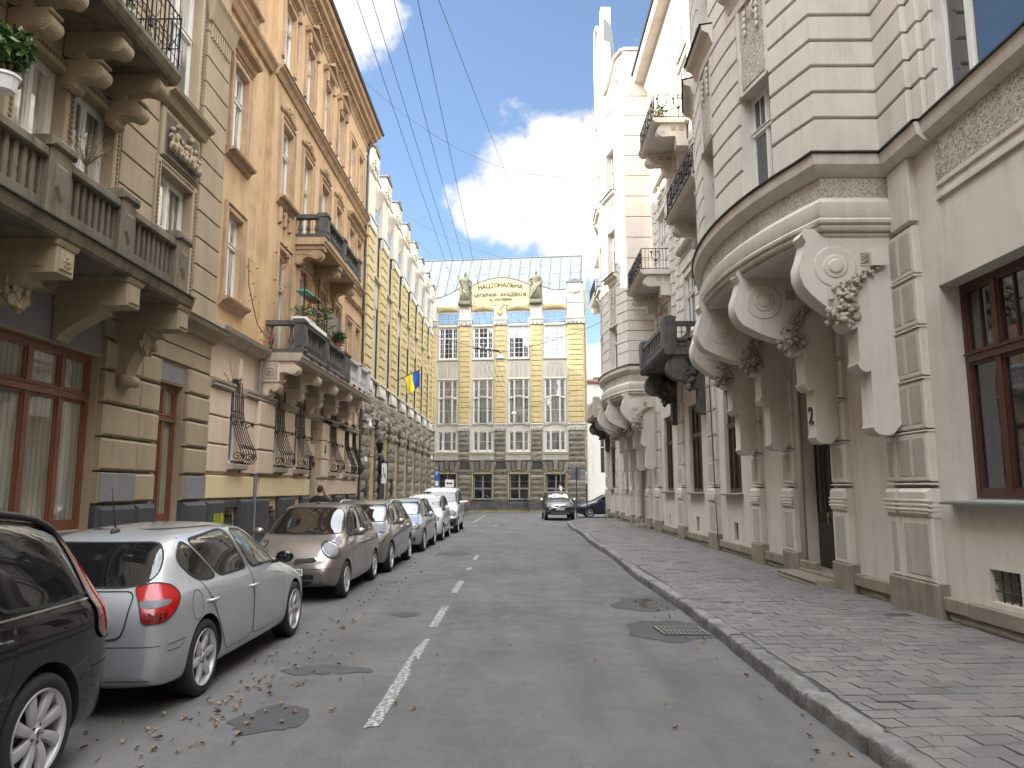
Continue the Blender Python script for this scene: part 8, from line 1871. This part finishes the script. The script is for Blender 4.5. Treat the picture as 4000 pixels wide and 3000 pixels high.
def street_lamp(x, y, z, s, L, Rr, lb):
    t = thing('hanging_street_lamp', (x, y, z), lb, 'street lamp', 'lamps hung over the street'); M = T(x, y, z) @ Matrix.Scale(s, 4)
    b = B(M).mat('lamp_white').smooth(); b.lathe([(.05, .32), (.09, .30), (.16, .22), (.30, .05), (.36, 0), (.37, -.03), (.34, -.03), (.28, .03)], 20); b.build('lamp_shade', t)
    b = B(M).mat('iron_grey').lathe([(.05, .30), (.06, .42), (.03, .46)], 10).build('mount', t); b = B(M).mat('white_plastic').smooth(); b.ball((0, 0, .02), .22, sq=(1, 1, .35), seg=14); b.build('diffuser', t)
    B().mat('iron').smooth().tube(catenary(L, (x, y, z + .42 * s), .25), .009, 4).build('span_wire', t); B().mat('iron').smooth().tube(catenary((x, y, z + .42 * s), Rr, .2), .009, 4).build('span_wire', t)
    return t
l1 = street_lamp(-.74, 30, 7.08, .62, (-6.1, 28.3, 9.0), (4.2, 33, 9.5), 'larger white hanging street lamp beside the black bar of insulators')
street_lamp(-.28, 45, 6.32, .5, (-7.0, 55, 8.7), (4.3, 39.5, 7.6), 'smaller white hanging street lamp low in front of the academy windows')
t = thing('insulator_bar', (-1.45, 30, 7.45), 'black bar with white insulators carrying the street wires', 'insulator bar')
B().mat('iron').tube([(-1.86, 30, 7.53), (-.78, 30, 7.40)], .035, 6).build('bar', t)
for k in range(4): B(T(WX[k][1], 30, 7.50 - .03 * k)).mat('white_plastic').smooth().lathe([(.03, 0), (.05, .03), (.03, .06), (.05, .09), (.03, .13)], 10).build('insulator', t)
# ---- road signs
def pole(t, x, y, z1, z0=.12): B().mat('iron_grey').tube([(x, y, z0), (x, y, z1)], .032, 8).build('pole', t)
t = thing('road_sign', (3.41, 44, .13), 'round road sign seen from its grey back on a pole at the kerb corner', 'road sign'); pole(t, 3.41, 44, 3.15)
b = B(T(3.36, 44.05, 2.68) @ Matrix.Rotation(R(90), 4, 'X')).mat('sign_grey').lathe([(.0, -.006), (.33, -.006), (.335, 0), (.33, .006)], 32, cap=True); b.build('disc', t)
B().mat('ink').box(3.22, 3.27, 43.98, 43.99, 2.52, 2.57).build('sticker', t); B().mat('iron_grey').box(3.3, 3.5, 44.0, 44.04, 2.66, 2.70).build('clamp', t)
t = thing('road_sign', (4.2, 46.0, .13), 'narrow white plate sign on a thin pole behind the round sign', 'road sign'); pole(t, 4.2, 46, 2.3)
B().mat('sign_white').box(4.14, 4.27, 45.9, 45.98, 2.1, 2.82).build('plate', t); B().mat('iron_grey').smooth().tube([(4.205 + .03 * math.cos(k * .524), 45.895, 2.46 + .2 * math.sin(k * .524)) for k in range(12)], .008, 4, close=True).build('symbol', t)
t = thing('road_sign', (-5.17, 56, .12), 'white plate with a black double headed arrow in front of the academy', 'road sign'); pole(t, -5.17, 56, 3.2)
B().mat('sign_white').box(-5.50, -4.84, 55.93, 55.95, 1.9, 2.45).build('plate', t)
P = [(-.24, 0), (-.12, .12), (-.12, .045), (.12, .045), (.12, .12), (.24, 0), (.12, -.12), (.12, -.045), (-.12, -.045), (-.12, -.12)]
B(T(-5.17, 0, 2.175)).mat('ink').prism(P, 55.915, 55.928, ax='y').build('arrow', t)
t = thing('road_sign', (-5.43, 30, .12), 'narrow white parking plate on a pole beside the orange house end', 'road sign'); pole(t, -5.43, 30, 2.85)
B().mat('sign_white').box(-5.50, -5.30, 29.93, 29.96, 2.0, 2.80).build('plate', t); B().mat('ink').smooth().tube([(-5.42, 29.92, 2.62), (-5.41, 29.92, 2.42), (-5.36, 29.92, 2.40), (-5.35, 29.92, 2.2)], .012, 5).tube([(-5.43 + .06 * math.cos(k * .6), 29.92, 2.28 + .08 * math.sin(k * .6)) for k in range(8)], .01, 4).build('symbol', t)
t = thing('road_sign', (-5.03, 46, .12), 'tall blue parking sign on a pole by the rock faced wing', 'road sign'); pole(t, -5.03, 46, 2.9)
B().mat('sign_blue').box(-5.16, -4.88, 45.93, 45.96, 1.85, 2.95).build('plate', t); o = text_obj('P', 'symbol', Matrix(((1, 0, 0, -5.02), (0, 0, -1, 45.92), (0, 1, 0, 2.7), (0, 0, 0, 1))), .34, 'sign_white', t, .004); B().mat('sign_white').box(-5.11, -4.93, 45.915, 45.93, 1.95, 2.25).build('lower_panel', t)
# paper notice on a leaning post by the barred window
t = thing('road_sign', (2.98, 53, .12), 'thin post with a narrow arrow plate and a torn paper notice', 'road sign'); pole(t, 2.98, 53, 3.0)
B().mat('sign_grey').prism([(2.95, 2.3), (3.01, 2.3), (3.03, 2.8), (2.98, 3.1), (2.93, 2.8)], 52.93, 52.96, ax='y').build('plate', t); B().mat('sign_white').add([(2.88, 52.92, 2.05), (3.1, 52.92, 1.9), (3.08, 52.9, 1.55), (2.9, 52.92, 1.68)], [(0, 1, 2, 3)]).build('paper', t)
# ---- bicycles, racks
def bicycle(M, lb, grp='bicycles by the academy'):
    t = thing('bicycle', M.translation, lb, 'bicycle', grp)
    def whl(y):
        b = B(M).mat('rubber').smooth(); b.tube([(0, y + .34 * math.cos(k * .262), .34 + .34 * math.sin(k * .262)) for k in range(24)], .02, 6, close=True); b.mat('iron_grey')
        for k in range(9): a = k * .698; b.tube([(0, y, .34), (0, y + .33 * math.cos(a), .34 + .33 * math.sin(a))], .003, 3)
        b.build('wheel', t)
    whl(-.52); whl(.52)
    b = B(M).mat('ink').smooth()
    for P in ([(0, -.52, .34), (0, -.15, .82), (0, .34, .86)], [(0, -.52, .34), (0, -.05, .30), (0, -.15, .82)], [(0, -.05, .30), (0, .34, .80)], [(0, .52, .34), (0, .38, .72), (0, .33, .95)]): b.tube(P, .018, 6)
    b.build('frame', t)
    B(M).mat('plastic').smooth().tube([(-.30, .28, 1.05), (-.05, .33, 1.0), (.05, .33, 1.0), (.30, .28, 1.05)], .014, 6).build('handlebar', t)
    b = B(M).mat('plastic').smooth(); b.ball((0, -.17, .92), .12, sq=(.55, 1.1, .3)); b.tube([(0, -.15, .80), (0, -.17, .9)], .014, 5); b.build('saddle', t)
    B(M).mat('iron_grey').tube([(-.09, -.05, .18), (-.09, -.05, .3), (.09, -.05, .3), (.09, -.05, .42)], .012, 5).build('pedal', t)
bicycle(T(.62, 56.4, .12) @ RZ(R(14)) @ Matrix.Rotation(R(-6), 4, 'Y'), 'black bicycle seen end on, leaning by the second barred window from the right')
bicycle(T(3.9, 55.0, .12) @ RZ(R(85)), 'dark bicycle seen side on behind the round sign pole')
for k, x in enumerate((2.25, 2.6)):
    tag(B().mat('iron').smooth().tube([(x, 56.6, .12), (x, 56.6, .95), (x + .03, 56.8, 1.0), (x + .03, 57.2, 1.0), (x + .03, 57.3, .12)], .022, 6).build('bike_rack'), ['black hoop rack nearer the end-on bicycle', 'black hoop rack nearer the dark off-roader'][k], 'bike rack', 'bike hoops by the academy')
# end of street low railing behind the cars is not visible; cast shade keepers: houses behind the camera
for (nm, x0, x1, y0, y1, h, m, lb) in (('rear_house', -16, 16, -34, -22, 17, 'beige', 'plain beige house closing the street behind the camera'),):
    t = thing(nm, (0, -28, 0), lb, 'building'); F0 = Matrix(((1, 0, 0, 0), (0, 1, 0, -22), (0, 0, 1, 0), (0, 0, 0, 1))); ops = [(x, x + 1.2, z, z + 2.2) for x in (-12, -9, -6, -3, 0, 3, 6, 9) for z in (1.4, 5.6, 9.6, 13.2)]
    B(F0).mat(m).wall(x0, x1, 0, h, ops, .3, 0).quad((x0, 0, 0), (x0, -12, 0), (x0, -12, h), (x0, 0, h)).quad((x1, 0, 0), (x1, -12, 0), (x1, -12, h), (x1, 0, h)).quad((x0, -12, 0), (x1, -12, 0), (x1, -12, h), (x0, -12, h)).build('wall', t); B(F0).mat('red_roof').box(x0 - .3, x1 + .3, -12.3, .4, h, h + .3).build('roof', t)
    for o in ops: put_window(t, F0, 'rearw', o[0], o[2], -.2, (1.2, 2.2, 'wood_white', 'glass'), dict(cols=2))
# ---- separate pieces of building trim that stand apart become parts of their own
def clusters(me, gap):
    n = len(me.vertices); par = list(range(n))
    def find(i):
        while par[i] != i: par[i] = par[par[i]]; i = par[i]
        return i
    for p in me.polygons:
        a = find(p.vertices[0])
        for v in p.vertices[1:]: par[find(v)] = a
    co = [v.co for v in me.vertices]; bb = {}
    for i in range(n):
        r = find(i); c = co[i]; q = bb.get(r)
        if q is None: bb[r] = [c.x, c.y, c.z, c.x, c.y, c.z]
        else:
            for k in range(3): q[k] = min(q[k], c[k]); q[k + 3] = max(q[k + 3], c[k])
    ks = sorted(bb, key=lambda r: bb[r][1]); g = {r: r for r in ks}
    def gf(r):
        while g[r] != r: g[r] = g[g[r]]; r = g[r]
        return r
    for i, a in enumerate(ks):
        A = bb[a]
        for b_ in ks[i + 1:]:
            Bx = bb[b_]
            if Bx[1] > A[4] + gap: break
            if all(A[k] - gap <= Bx[k + 3] and Bx[k] - gap <= A[k + 3] for k in (0, 2)): g[gf(b_)] = gf(a)
    return [gf(find(i)) for i in range(n)]
SKIP = ('window', 'pane', 'letter', 'railing', 'foliage', 'stem', 'wheel', 'tyre', 'rim', 'baluster', 'graffiti', 'roof', 'standing', 'festoon', 'scroll', 'gable', 'coping')
for o in list(bpy.data.objects):
    if o.type != 'MESH' or o.parent is None or o.name.startswith(SKIP) or o.children: continue
    top = o
    while top.parent: top = top.parent
    if top.get('category') != 'building' or len(o.data.vertices) > 60000: continue
    lab = clusters(o.data, .13); ids = sorted(set(lab))
    if len(ids) < 2 or len(ids) > 60: continue
    me = o.data
    for gi, r in enumerate(ids):
        idx = {}; vs = []; fs = []; mi = []; sm = []
        for p in me.polygons:
            if lab[p.vertices[0]] != r: continue
            f = []
            for v in p.vertices:
                if v not in idx: idx[v] = len(vs); vs.append(tuple(me.vertices[v].co))
                f.append(idx[v])
            fs.append(f); mi.append(p.material_index); sm.append(p.use_smooth)
        m2 = bpy.data.meshes.new(o.name.split('.')[0]); m2.from_pydata(vs, [], fs)
        for m in me.materials: m2.materials.append(m)
        m2.polygons.foreach_set('material_index', mi); m2.polygons.foreach_set('use_smooth', sm)
        c = o.copy(); c.data = m2; COL.objects.link(c)
        c.name = o.name.split('.')[0]
    bpy.data.objects.remove(o)
